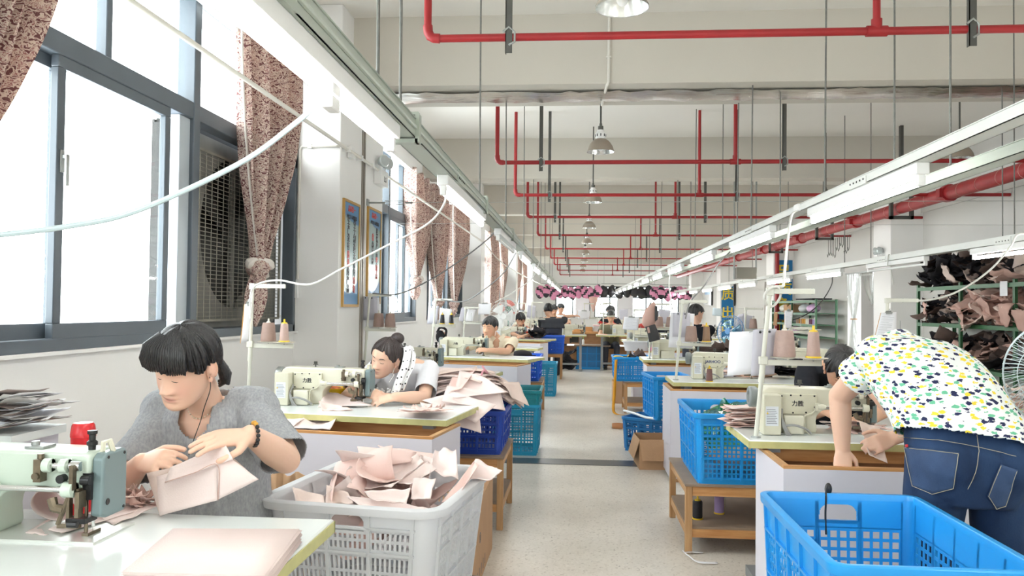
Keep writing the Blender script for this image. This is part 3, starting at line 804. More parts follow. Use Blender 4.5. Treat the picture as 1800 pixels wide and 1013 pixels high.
curtain(31., 33., 32, 1.2, 'farthest paisley curtain along the left wall', seed=11, folds=4, knot=False, nz=10)
for a, b, w in ((2.4, 6.26, 'nearest'), (7.8, 15.6, 'second'), (16.4, 24.6, 'far')):
    o = MB().bb(-2.235, -2.165, a, b, 3.135, 3.165).bb(-2.235, -2.215, a, b, 3.115, 3.135).bb(-2.185, -2.165, a, b, 3.115, 3.135).build('curtain_rail', M_WHITE, None, True)
    tag(o, '%s white curtain rail above the left windows' % w, 'curtain rail')

# ------------------------------------------------------------------ slogan boards on the double column
M_GOLD = mat('gilt_frame', (186, 148, 84), .4, .4)
M_BLUE_P = mat('slogan_blue', (58, 132, 186), .3)
M_AQUA = mat('slogan_aqua', (176, 208, 214), .18, coat=.5, var=.12, vscale=3)
M_INK = mat('black_ink', (40, 44, 52), .4)
M_REDINK = mat('red_ink', (206, 62, 48), .4)
def slogan(yc, zc, hy, hz, cols, label):
    r = thing('slogan_board', label, 'sign', (XC, yc, zc - hz))
    x = XC
    MB().bb(x, x + .012, yc - hy, yc + hy, zc - hz, zc + hz).build('panel', M_AQUA, r, True)
    f = MB(); t = .022
    f.bb(x, x + .02, yc - hy - t, yc + hy + t, zc + hz, zc + hz + t).bb(x, x + .02, yc - hy - t, yc + hy + t, zc - hz - t, zc - hz).bb(x, x + .02, yc - hy - t, yc - hy, zc - hz, zc + hz).bb(x, x + .02, yc + hy, yc + hy + t, zc - hz, zc + hz)
    f.build('frame', M_GOLD, r, True)
    MB().add([(x + .0125, yc - hy, zc + hz), (x + .0125, yc + hy, zc + hz), (x + .0125, yc + hy, zc + hz - .17), (x + .0125, yc, zc + hz - .15), (x + .0125, yc - hy, zc + hz - .1)][::-1], [(0, 1, 2, 3, 4)]).build('header_band', M_BLUE_P, r, True)
    q = [(x + .0125, yc - hy, zc - hz)] + [(x + .0125, yc - hy + 2 * hy * t, zc - hz + .12 + .1 * t * t - .05 * math.sin(3 * t)) for t in np.linspace(0, 1, 9)] + [(x + .0125, yc + hy, zc - hz)]
    MB().add(q[::-1], [tuple(range(len(q)))]).build('footer_wave', M_BLUE_P, r, True)
    I = root_matrix(r).inverted()
    def tx(s, size, y, z, m):
        o = text_part(s, size, basis((x + .0135, y, z), (0, 1, 0), (0, 0, 1), (1, 0, 0)), m, None)
        o.data.transform(I); o.parent = r
    tx('品质第一', .055, yc, zc + hz - .05, M_REDINK)
    tx('企业之本 永续发展', .036, yc, zc + hz - .115, M_INK)
    for yo, s, red, top, step, size in cols:
        for k, ch in enumerate(s):
            if ch != ' ': tx(ch, size, yc + yo, zc + top - k * step, M_REDINK if ch in red else M_INK)
zc1 = at(611, 446, X=XC)[2]
slogan(6.60, at(611, 446, X=XC)[2], .215, .425, [(-.09, '生产没有质量的产品', '质量', .27, .071, .074), (.09, '等于制造无用的垃圾', '垃圾', .27, .071, .074)], 'gilt-framed blue and white slogan board on the near half of the column')
slogan(7.36, at(660, 452, X=XC)[2], .22, .425, [(-.06, '自检互检', '自', .17, .074, .074), (.09, '确保产品零缺点', '零缺点', .234, .069, .074)], 'gilt-framed slogan board right of the joint strip on the second column half')
# ------------------------------------------------------------------ furniture kit
M_LAM = mat('white_laminate_top', (234, 240, 239), 0.22, var=0.03, vscale=3, coat=.3)
M_EDGE = mat('yellowed_table_edge', (204, 200, 138), 0.5, var=0.18, vscale=14)
M_PANEL = mat('white_melamine_panel', (218, 216, 226), 0.4, var=0.03, vscale=4)
def wood_mat(name, c, c2, sc=(14, 14, 1.2)):
    return mat(name, c, .55, var=.1, col2=c2, vscale=3.2, stretch=sc, bump=.08, bscale=30)
M_PINE = wood_mat('pine_rail', (212, 160, 104), (186, 128, 74), (1.5, 14, 14))
M_PINE_Z = wood_mat('pine_post', (196, 156, 110), (168, 124, 80), (14, 14, 1.2))
M_PINE_Y = wood_mat('pine_side_rail', (200, 158, 110), (172, 126, 80), (14, 1.5, 14))
M_BROWN = wood_mat('brown_board', (160, 116, 78), (138, 98, 64), (2, 10, 10))
M_PLY = mat('dusty_plywood', (148, 128, 110), .7, var=.15, vscale=6)
M_LEG = mat('grey_steel_leg', (150, 154, 156), .45, .4)
M_CARD = mat('cardboard', (186, 148, 112), .8, var=.1, vscale=5, bump=.1, bscale=60)
M_CARD_D = mat('cardboard_inside', (168, 132, 98), .85, var=.1, vscale=8)
M_BLACK = mat('black_plastic', (30, 30, 32), .4)

def sewing_table(x, y, L, D, rz, label, motor=True, edge=None):
    """x, y = near left corner of the top on the floor plan"""
    r = thing('sewing_table', label, 'table', (x, y, 0), rz, 'white sewing tables')
    MB().bb(0, L, 0, D, .732, .762).build('tabletop', M_LAM, r, bevel=.004)
    e = MB().bb(-.003, L + .003, -.003, .004, .727, .757).bb(-.003, L + .003, D - .004, D + .003, .727, .757).bb(-.003, .004, 0, D, .727, .757).bb(L - .004, L + .003, 0, D, .727, .757)
    e.build('edge_band', M_EDGE, r)
    for xx in (.12, L - .12):
        g = MB().bb(xx - .025, xx + .025, D / 2 - .025, D / 2 + .025, .05, .70).build('leg', M_LEG, r)
        MB().bb(xx - .03, xx + .03, .06, D - .04, 0.0, .05).build('foot', M_LEG, g)
        MB().bb(xx - .03, xx + .03, .06, D - .04, .70, .732).build('bearer', M_LEG, g)
    MB().bb(.1, L - .1, D / 2 - .02, D / 2 + .02, .12, .16).build('stretcher', M_LEG, r)
    if motor:
        MB().bb(L * .62, L * .80, D * .25, D * .6, .60, .727).cyl((L * .56, D * .42, .64), (L * .62, D * .42, .64), .05).build('motor', M_DARK, r, bevel=.01)
    return r

def fabric_bin(x, y, L, D, rz, label, H=.72):
    """open-topped white box on the floor in front of a table: x, y = near left corner"""
    r = thing('fabric_bin', label, 'bin', (x, y, 0), rz, 'white fabric bins in front of the tables')
    t = .018
    MB().bb(0, L, 0, t, .03, H - .012).build('front_panel', M_PANEL, r)
    MB().bb(0, t, t, D, .03, H - .012).build('side_panel', M_PANEL, r)
    MB().bb(L - t, L, t, D, .03, H - .012).build('side_panel', M_PANEL, r)
    MB().bb(t, L - t, D - t, D, .03, H - .012).build('back_panel', M_BROWN, r)
    MB().bb(t, L - t, t, D - t, .46, .475).build('bottom_board', M_BROWN, r)
    MB().bb(0, L, 0, .026, H - .012, H).build('front_rim', M_PINE, r)
    MB().bb(0, .026, .026, D, H - .012, H).build('side_rim', M_PINE_Y, r)
    MB().bb(L - .026, L, .026, D, H - .012, H).build('side_rim', M_PINE_Y, r)
    MB().bb(.02, L - .02, D - .06, D - .018, H - .062, H + .002).build('back_rail', M_PINE, r)
    for k in (0, 1): MB().bb(.05 + k * (L - .16), .11 + k * (L - .16), .02, D - .02, 0, .03).build('skid', M_PINE_Y, r)
    return r

def stand(x0, x1, y0, y1, H, label, rz=0.0, shelf=.13, top=M_PLY, name='wooden_stand'):
    r = thing(name, label, 'stand', ((x0 + x1) / 2, (y0 + y1) / 2, 0), rz)
    a, b = (x1 - x0) / 2, (y1 - y0) / 2; t = .038
    for sx in (-1, 1):
        for sy in (-1, 1):
            MB().box((sx * (a - t / 2), sy * (b - t / 2), (H - .012) / 2), (t, t, H - .012)).build('leg', M_PINE_Z, r, bevel=.003)
    for sy in (-1, 1):
        MB().box((0, sy * (b - t / 2), H - .04), (2 * a - 2 * t, .024, .05)).build('top_rail', M_PINE, r)
        if shelf: MB().box((0, sy * (b - t / 2), shelf - .02), (2 * a - 2 * t, .024, .045)).build('lower_rail', M_PINE, r)
    for sx in (-1, 1):
        MB().box((sx * (a - t / 2), 0, H - .04), (.024, 2 * b - 2 * t, .05)).build('side_rail', M_PINE_Y, r)
        if shelf: MB().box((sx * (a - t / 2), 0, shelf - .02), (.024, 2 * b - 2 * t, .045)).build('lower_side_rail', M_PINE_Y, r)
    MB().bb(-a - .004, a + .004, -b - .004, b + .004, H - .012, H).build('top_board', top, r)
    if shelf: MB().bb(-a + .01, a - .01, -b + .012, b - .012, shelf + .003, shelf + .015).build('shelf_board', M_PLY, r)
    return r

def rrect(a, b, r, n=5):
    out = []
    for cx, cy, t0 in ((a - r, b - r, 0), (-a + r, b - r, math.pi / 2), (-a + r, -b + r, math.pi), (a - r, -b + r, 1.5 * math.pi)):
        for k in range(n + 1):
            t = t0 + k * math.pi / 2 / n
            out.append((cx + r * math.cos(t), cy + r * math.sin(t), math.cos(t), math.sin(t)))
    return out

def sweep_ring(mb, a, b, r, prof, n=5):
    """closed sweep of a profile [(outward, z)] round a rounded rectangle"""
    p = rrect(a, b, r, n)
    rings = [[(x + nx * o, y + ny * o, z) for x, y, nx, ny in p] for o, z in prof]
    rings.append(rings[0])
    mb.loft(rings, True, False)

def crate(name, label, L, W, H, m, loc, rz=0.0, style='grid', pitch=.021, barw=.008, group=None, ribs=(5, 3), levels=(.36, .68), solid=.74, rad=.03, taper=.94, lip=.016, handle=True, plain_sides=False):
    """L along x, W along y; lattice walls are real openings"""
    r = thing(name, label, 'crate', loc, rz, group)
    a, b = L / 2, W / 2; t = .0035
    def tp(mb):
        for i, v in enumerate(mb.v):
            k = taper + (1 - taper) * np.clip(v[:, 2] / H, 0, 1)
            v[:, 0] *= k; v[:, 1] *= k
        return mb
    rim = MB(); z = H
    sweep_ring(rim, a, b, rad, [(0, z - .028), (lip, z - .028), (lip + .002, z - .024), (lip + .002, z - .003), (lip - .002, z), (-.002, z), (-.004, z - .004), (-.003, z - .028)], 6)
    tp(rim).build('rim', m, r)
    base = MB(); base.bb(-a + .004, a - .004, -b + .004, b - .004, 0, .006); sweep_ring(base, a, b, rad, [(0, 0), (0.001, .03), (-t, .03), (-t, 0)], 6)
    tp(base).build('base', m, r)
    for cx, cy, t0 in ((a - rad, b - rad, 0), (-a + rad, b - rad, math.pi / 2), (-a + rad, -b + rad, math.pi), (a - rad, -b + rad, 1.5 * math.pi)):
        o, i = [], []
        for k in range(7):
            tt = t0 + k * math.pi / 12
            o.append((cx + rad * math.cos(tt), cy + rad * math.sin(tt))); i.append((cx + (rad - t) * math.cos(tt), cy + (rad - t) * math.sin(tt)))
        tp(MB().prism(o + i[::-1], H - .02, TR((0, 0, .01)))).build('corner', m, r)
    # walls
    for wi, (half, off, nr) in enumerate(((a, b, ribs[0]), (b, a, ribs[1]), (a, b, ribs[0]), (b, a, ribs[1]))):
        R = Euler((0, 0, wi * math.pi / 2)).to_matrix().to_4x4()
        mb = MB(); w = half - rad
        y0, y1 = -off, -off + t
        zt = H * solid
        def bx(xa, xb, za, zb, proud=0.0, thick=t):
            mb.bb(xa, xb, -off - proud, -off - proud + thick + proud, za, zb, R)
        short = abs(half - min(a, b)) < 1e-6 and (a != b or wi % 2 == 1)
        hw = min(.062, w * .42)
        if handle and short:
            z0h, z1h = H - .085, H - .034
            bx(-w, -hw, zt, H - .02); bx(hw, w, zt, H - .02); bx(-hw, hw, zt, z0h); bx(-hw, hw, z1h, H - .02); [bx(sg * hw * (.5 + .05 * q), sg * hw * (.55 + .05 * q), z1h - .034 * (1 - math.sqrt(max(0, 1 - ((q + 1) / 10) ** 2))), z1h) if sg > 0 else bx(-hw * (.55 + .05 * q), -hw * (.5 + .05 * q), z1h - .034 * (1 - math.sqrt(max(0, 1 - ((q + 1) / 10) ** 2))), z1h) for q in range(10) for sg in (-1, 1)]
            bx(-hw - .008, -hw, z0h - .008, z1h, .008); bx(hw, hw + .008, z0h - .008, z1h, .008); bx(-hw - .008, hw + .008, z0h - .01, z0h, .008)
        else:
            bx(-w, w, zt, H - .02)
        xs = np.linspace(-w, w, nr + 1)
        zs = [.028] + [H * q for q in levels if H * q < zt - .02] + [zt]
        for k in range(nr):
            xa, xb = xs[k] + .006, xs[k + 1] - .006
            for q in range(len(zs) - 1):
                za, zb = zs[q] + .004, zs[q + 1] - .004
                if plain_sides:
                    bx(xa, xb, za, zb); continue
                if style == 'grid':
                    n = max(2, int((xb - xa) / pitch)); p = (xb - xa) / n
                    for j in range(n + 1): bx(xa + j * p - barw / 2, xa + j * p + barw / 2, za, zb)
                    n = max(2, int((zb - za) / pitch)); p = (zb - za) / n
                    for j in range(n + 1): bx(xa, xb, za + j * p - barw / 2, za + j * p + barw / 2, 0, t * .9)
                else:
                    n = max(2, int((xb - xa) / pitch)); p = (xb - xa) / n
                    for j in range(n + 1): bx(xa + j * p - barw / 2, xa + j * p + barw / 2, za, zb)
                    bx(xa, xb, (za + zb) / 2 - .005, (za + zb) / 2 + .005, 0, t * .9)
                    bx(xa, xb, za - .006, za + .01, 0, t * .9); bx(xa, xb, zb - .01, zb + .006, 0, t * .9)
        for x in xs: bx(x - .0065, x + .0065, .02, H - .025, .009)
        for zz in zs[1:]: bx(-w - .01, w + .01, zz - .004, zz + .004, .009)
        bx(-w - .01, w + .01, .024, .032, .006)
        tp(mb).build('side_wall', m, r)
    return r

def cardboard_box(x0, x1, y0, y1, H, label, rz=0.0, open_=True, marks=True, flaps=False):
    r = thing('cardboard_box', label, 'box', ((x0 + x1) / 2, (y0 + y1) / 2, 0), rz)
    a, b = (x1 - x0) / 2, (y1 - y0) / 2; t = .006
    for nm, q in (('front_panel', (-a, a, -b, -b + t)), ('back_panel', (-a, a, b - t, b)), ('side_panel', (-a, -a + t, -b + t, b - t)), ('side_panel', (a - t, a, -b + t, b - t))):
        MB().bb(*q, 0, H).build(nm, M_CARD, r)
    MB().bb(-a + t, a - t, -b + t, b - t, .0, t).build('bottom', M_CARD_D, r)
    if not open_:
        MB().bb(-a, -.002, -b, b, H, H + t).build('top_flap', M_CARD, r); MB().bb(.002, a, -b, b, H, H + t).build('top_flap', M_CARD, r)
    if flaps:
        MB().hexa([(-a, -b, H), (-a + t, -b, H), (-a + t, b, H), (-a, b, H)], [(-a - .05, -b + .02, H - .16), (-a - .044, -b + .02, H - .16), (-a - .044, b - .02, H - .16), (-a - .05, b - .02, H - .16)]).build('folded_flap', M_CARD, r)
        MB().hexa([(-a, -b - .001, H), (a, -b - .001, H), (a, -b + t, H), (-a, -b + t, H)], [(-a + .02, -b - .035, H - .17), (a - .02, -b - .035, H - .17), (a - .02, -b - .03, H - .17), (-a + .02, -b - .03, H - .17)]).build('folded_flap', M_CARD, r)
    if marks:
        q = MB()
        for k in range(9): q.bb(-b * .8 + k * b * .17, -b * .8 + k * b * .17 + .012, a + .0002, a + .0012, .03, .075, Matrix.Rotation(-math.pi / 2, 4, 'Z'))
        q2 = MB()
        for k in range(9): q2.bb(a, a + .001, -b * .9 + k * b * .15, -b * .9 + k * b * .15 + .013, .03, .08)
        stuff(q2.build('printed_bars', M_INK, r))
        q3 = MB(); q3.lathe([(.026, 0), (.026, .001), (.02, .001), (.02, 0)], (a, -b * .1, H * .55), 20, axis=(1, 0, 0)); q3.bb(a, a + .001, -b * .1 - .004, -b * .1 + .004, H * .55 - .012, H * .55 + .012)
        q3.build('printed_emblem', M_INK, r)
    return r

# ------------------------------------------------------------------ sewing machine
M_CREAM = mat('cream_machine_enamel', (226, 223, 204), .32, var=.06, vscale=9, coat=.3)
M_MINT = mat('pale_mint_enamel', (206, 220, 206), .3, var=.06, vscale=9, coat=.3)
M_CREAM_D = mat('cream_cover_plate', (218, 215, 194), .42, var=.05, vscale=20)
M_FACE = mat('grey_blue_face_plate', (122, 140, 142), .35, .2)
M_CHROME = mat('chrome', (214, 214, 212), .14, 1.0)
M_STAIN = mat('oily_steel', (128, 116, 98), .35, .75, var=.3, vscale=40)
M_STICK = mat('white_sticker', (226, 230, 236), .5)
M_PRINT = mat('pale_print', (150, 152, 158), .6)
M_YEL = mat('yellow_plastic', (232, 196, 48), .4)
M_NAVY = mat('navy_print', (40, 62, 120), .5)
M_WHEEL = mat('grey_handwheel', (128, 134, 134), .4)
M_GREYC = mat('grey_cable_sleeve', (150, 150, 148), .5)

def sewing_machine(label, body=M_CREAM, name_txt='力胜', tcol=None, detail=True, wheel=M_WHEEL):
    r = thing('sewing_machine', label, 'sewing machine', (0, 0, .762), 0, 'industrial sewing machines on the tables')
    B = dict(bevel=.006) if detail else {}
    MB().bb(-.26, .285, -.09, .09, 0, .006).build('bed_plate', mat('pale_bed_plate', (214, 218, 212), .25, .3), r)
    c = MB()
    # arm with column as one cast body: side outline extruded through the depth
    pts = [(-.255, .004), (.0, .004), (.004, .02), (.0, .06), (.004, .085), (.03, .112), (.12, .12), (.18, .112), (.25, .112), (.252, .205), (.24, .214), (.0, .216), (-.22, .22), (-.25, .2)]
    c.prism(pts, .115, basis((0, .055, 0), (1, 0, 0), (0, 0, 1), (0, -1, 0)))
    c.build('cast_body', body, r, **(dict(bevel=.012, seg=3) if detail else {}))
    b = MB().bb(-.262, -.178, -.135, -.06, 0.002, .19).build('control_box', M_CREAM_D if body is M_CREAM else body, r, **B)
    st = MB().bb(-.25, -.192, -.137, -.1352, .045, .135).build('sticker', M_STICK, b)
    p = MB()
    for k in range(9): p.bb(-.246, -.198 - .004 * (k % 3), -.1376, -.1371, .055 + .008 * k, .058 + .008 * k)
    stuff(p.build('print', M_PRINT, b))
    MB().add([(-.247, -.1378, .100), (-.237, -.1378, .100), (-.242, -.1378, .110)], [(0, 1, 2)]).build('warning_mark', M_YEL, b)
    pl = MB().prism([(-.172, .094), (-.04, .094), (-.025, .1), (-.02, .115), (.0, .12), (.0, .188), (-.172, .188)], .012, basis((0, -.06, 0), (1, 0, 0), (0, 0, 1), (0, -1, 0))).build('cover_plate', M_CREAM_D if body is M_CREAM else body, r, bevel=.002)
    if detail:
        for (x, z) in ((-.162, .178), (-.12, .182), (-.075, .182), (-.012, .18), (-.162, .104), (-.11, .1), (-.05, .102), (-.01, .128)):
            MB().cyl((x, -.07, z), (x, -.0745, z), .0042, n=8).build('cover_bolt', M_BLACK, pl)
    if name_txt:
        o = text_part(name_txt, .028 if len(name_txt) < 4 else .032, basis((-.088, -.0725, .142), (1, 0, 0), (0, 0, 1), (0, -1, 0)), tcol or M_INK, pl)
    MB().bb(-.158, -.068, -.11, -.055, .004, .09).build('solenoid_box', body, r, **B)
    w = MB().lathe([(.001, 0), (.045, 0), (.05, .006), (.05, .034), (.044, .04), (.03, .04), (.026, .03), (.001, .03)], (-.262, 0, .165), 28, axis=(-1, 0, 0))
    w.build('handwheel', wheel, r)
    fp = [(-.055, .06), (-.03, .05), (.045, .05), (.055, .06), (.055, .2), (.045, .212), (-.035, .212), (-.05, .2)]
    f = MB().prism(fp, .03, basis((.252, 0, 0), (0, 1, 0), (0, 0, 1), (1, 0, 0))).build('face_plate', M_FACE, r, **(dict(bevel=.006, seg=3) if detail else {}))
    for (y, z, q) in ((-.03, .09, .008), (-.03, .2, .004), (.04, .2, .004), (.04, .062, .004)):
        MB().cyl((.28, y, z), (.2835, y, z), q, n=10).build('face_screw', M_BLACK, f)
    MB().cyl((.02, -.085, .13), (.225, -.085, .13), .0075, n=12).build('drive_rod', M_CHROME, r)
    MB().cyl((.0, -.085, .13), (.028, -.085, .13), .014, n=14).cyl((.026, -.085, .13), (.036, -.085, .13), .011, n=14).bb(-.01, .012, -.09, -.05, .112, .148).build('rod_collar', body, r)
    for x in (.155, .198): MB().cyl((x - .009, -.075, .185), (x + .009, -.075, .185), .017, n=14).bb(x - .009, x + .009, -.075, -.045, .17, .2).build('shaft_lug', body, r)
    lg = MB(); lg.cyl((.205, -.085, .13), (.23, -.085, .13), .019, n=14).bb(.205, .23, -.085, -.04, .115, .145)
    lg.build('shaft_lug', body, r)
    MB().cyl((.14, -.075, .185), (.235, -.075, .185), .007, n=10).cyl((.215, -.075, .185), (.24, -.075, .185), .012, n=10).build('rocker_shaft', M_CHROME, r)
    MB().cyl((.187, -.055, .152), (.187, -.078, .152), .0105, n=14).build('release_button', M_BLACK, r)
    br = MB().bb(.123, .142, -.085, -.058, .145, .2).cyl((.132, -.085, .16), (.132, -.092, .16), .009, n=10).cyl((.132, -.07, .2), (.132, -.07, .212), .008, n=8)
    br.build('brass_block', M_STAIN, r)
    lk = MB().bb(.222, .232, -.095, -.08, .13, .19).bb(.228, .238, -.08, -.06, .06, .13).bb(.21, .218, -.085, -.07, .06, .115).bb(.235, .246, -.09, -.06, .085, .125)
    lk.tube([(.215, -.08, .115), (.2, -.085, .07), (.19, -.085, .045)], .006, 6).tube([(.17, -.08, .105), (.18, -.085, .085), (.2, -.08, .08)], .012, 8)
    lk.build('link_lever', M_STAIN, r)
    dk = MB().bb(.236, .258, -.062, -.03, .10, .165).cyl((.24, -.07, .15), (.262, -.07, .15), .012, n=10).cyl((.226, -.1, .05), (.25, -.1, .05), .008, n=8).bb(.2, .25, -.07, -.02, .043, .055)
    dk.build('tension_unit', M_BLACK, r)
    MB().cyl((.234, -.012, .115), (.234, -.012, .02), .0045, n=8).cyl((.234, -.012, .03), (.234, -.012, .002), .0018, n=6).build('needle_bar', M_CHROME, r)
    MB().cyl((.234, -.04, .12), (.234, -.04, .015), .0045, n=8).bb(.226, .242, -.045, .01, .006, .014).bb(.17, .225, -.06, -.045, .028, .04).build('presser_foot', M_STAIN, r)
    MB().cyl((-.063, -.01, .218), (-.063, -.01, .25), .004, n=8).cyl((-.063, -.01, .236), (-.063, -.01, .25), .011, n=8).bb(-.078, -.048, -.013, -.007, .23, .234).build('thread_post', M_IRON, r)
    MB().bb(.06, .11, -.03, .02, .216, .222).cyl((.075, -.01, .22), (.075, -.01, .232), .01, n=10).build('oil_cap', M_STEEL, r)
    k = MB().lathe([(.001, 0), (.009, 0), (.009, .012), (.013, .014), (.013, .022), (.008, .026), (.008, .04), (.012, .042), (.012, .05), (.001, .052)], (.226, -.01, .212), 14)
    k.build('pressure_knob', M_BLACK, r)
    MB().tube([(.26, -.02, .21), (.262, -.02, .235), (.272, -.01, .238), (.276, .0, .21)], .007, 6).build('takeup_guard', M_CREAM_D, r)
    if detail:
        cb = MB()
        for q in range(3): cb.tube(bez([(-.165, -.09, .12 - .01 * q), (-.172, -.12, .06 + .01 * q), (-.158 + .006 * q, -.125, .02), (-.15 + .01 * q, -.125, .0)], 5), .0045, 6)
        cb.tube(bez([(-.16, -.12, .045), (-.12, -.135, .05), (-.07, -.13, .035), (-.04, -.11, .012)], 6), .006, 6)
        stuff(cb.build('cable_bundle', M_GREYC, r))
        MB().tube(bez([(.0, -.075, .125), (-.03, -.09, .1), (-.06, -.09, .085), (-.06, -.1, .03), (-.04, -.1, .004)], 6), .004, 6).build('thin_cable', M_CREAM_D, r)
    return r

# ------------------------------------------------------------------ thread stands, spools, clipboards
M_POLE = mat('white_painted_pole', (218, 218, 206), .4, var=.05)
M_DISC = mat('spool_disc', (214, 210, 198), .4)
STANDS = {}
def thread_stand(label, loc, H=.70, arm=.62, hd=.40, rz=0.0, lean=0.0, two=True):
    """pole on a table top; spool arm at height hd, thread arm at the top; arms point to +x"""
    r = thing('thread_stand', label, 'thread stand', loc, rz, 'thread stands on the sewing tables')
    STANDS[r.name] = (hd, lean)
    lx = lean
    def px(z): return lx * z
    MB().cyl((px(0), 0, 0), (px(H), 0, H), .0105, n=12).build('pole', M_POLE, r)
    MB().cyl((0, 0, 0), (0, 0, .008), .022, n=14).build('base_nut', M_STEEL, r)
    MB().cyl((px(hd - .1), 0, hd - .1), (px(hd - .02), 0, hd - .02), .0135, n=12).build('pole_sleeve', M_POLE, r)
    a = MB().bb(px(hd) - .018, px(hd) + .018, -.016, .016, hd - .018, hd + .018).bb(px(hd), px(hd) + .26, -.006, .006, hd - .022, hd + .004)
    a.build('spool_arm', M_POLE, r, bevel=.002)
    for k, x in enumerate((.10, .215) if two else (.12,)):
        x += px(hd); y = .02 if k == 0 else -.03
        d = MB().lathe([(.001, 0), (.03, .0), (.062, .006), (.064, .009), (.03, .006), (.001, .006)], (x, y, hd + .008), 24).build('spool_disc', M_DISC, r)
        MB().cyl((x, y, hd), (x, y, hd + .14), .003, n=6).build('spool_pin', M_STEEL, d)
    u = MB().bb(px(H) - .016, px(H) + .016, -.014, .014, H - .02, H + .016).bb(px(H), px(H) + .2, -.006, .006, H - .012, H + .012)
    u.build('thread_arm', M_POLE, r, bevel=.002)
    MB().cyl((px(H) + .1, 0, H - .014), (px(H) + .1, 0, H + .014), .005, n=8).cyl((px(H) + .19, 0, H - .014), (px(H) + .19, 0, H + .014), .005, n=8).build('thread_eye', M_STEEL, r)
    return r
def disc_top(root, k, two=True):
    """room position of the top of disc k of a stand"""
    hd, lean = STANDS[root.name]
    x = ((.10, .215)[k] if two else .12) + lean * hd
    return root.matrix_basis @ Vector((x, .02 if k == 0 else -.03, hd + .017))

def spool_mesh(kind, m, tip):
    prof = {'cone': [(.045, 0), (.047, .004), (.046, .02), (.038, .1), (.036, .112), (.034, .115), (.001, .115)],
            'slim': [(.027, 0), (.029, .004), (.027, .02), (.0215, .1), (.019, .105), (.001, .105)],
            'king': [(.024, 0), (.026, .006), (.026, .09), (.022, .096), (.001, .096)]}[kind]
    return prof, m, tip
def spool(kind, m, tip, loc, label, group=None, s=1.0):
    r = thing('thread_spool', label, 'spool', loc, 0, group); r.scale = (s, s, s)
    prof, m, tip = spool_mesh(kind, m, tip)
    w = MB()
    zz = prof[-3][1] if kind != 'king' else .09
    # fine winding ridges
    pr = [prof[0], prof[1]]
    r0, r1 = prof[2][0], prof[3][0] if kind != 'king' else prof[2][0]
    za, zb = prof[2][1] if kind != 'king' else .01, prof[3][1] if kind != 'king' else .088
    for k in range(24):
        q = k / 23; pr.append((r0 + (r1 - r0) * q + (.0007 if k % 2 else 0), za + (zb - za) * q))
    pr += prof[-2:]
    w.lathe([(.001, 0)] + pr, n=24); w.build('yarn', m, r)
    zt = prof[-1][1]
    MB().lathe([(.001, zt - .004), (.018 if kind != 'cone' else .014, zt - .004), (.016 if kind != 'cone' else .012, zt + .006), (.006, zt + .008), (.005, zt + .026), (.001, zt + .026)], n=14).build('core', tip, r)
    if kind != 'cone': MB().lathe([(.001, -.004), (prof[1][0] + .003, -.004), (prof[1][0] + .003, .003), (.001, .003)], n=18).build('base_cap', tip, r)
    return r
Y_TAUPE = mat('taupe_yarn', (162, 136, 126), .55, var=.08, vscale=60, bump=.2, bscale=300)
Y_ROSE = mat('rose_yarn', (182, 156, 147), .5, var=.08, vscale=60, bump=.2, bscale=300)
Y_BLACK = mat('black_yarn', (34, 34, 40), .6, bump=.2, bscale=300)
Y_BROWN = mat('brown_yarn', (146, 116, 92), .5, var=.08, vscale=60)
Y_LILAC = mat('lilac_yarn', (168, 146, 196), .5, var=.06, vscale=60)
M_CORE_W = mat('pale_core', (226, 222, 208), .5)

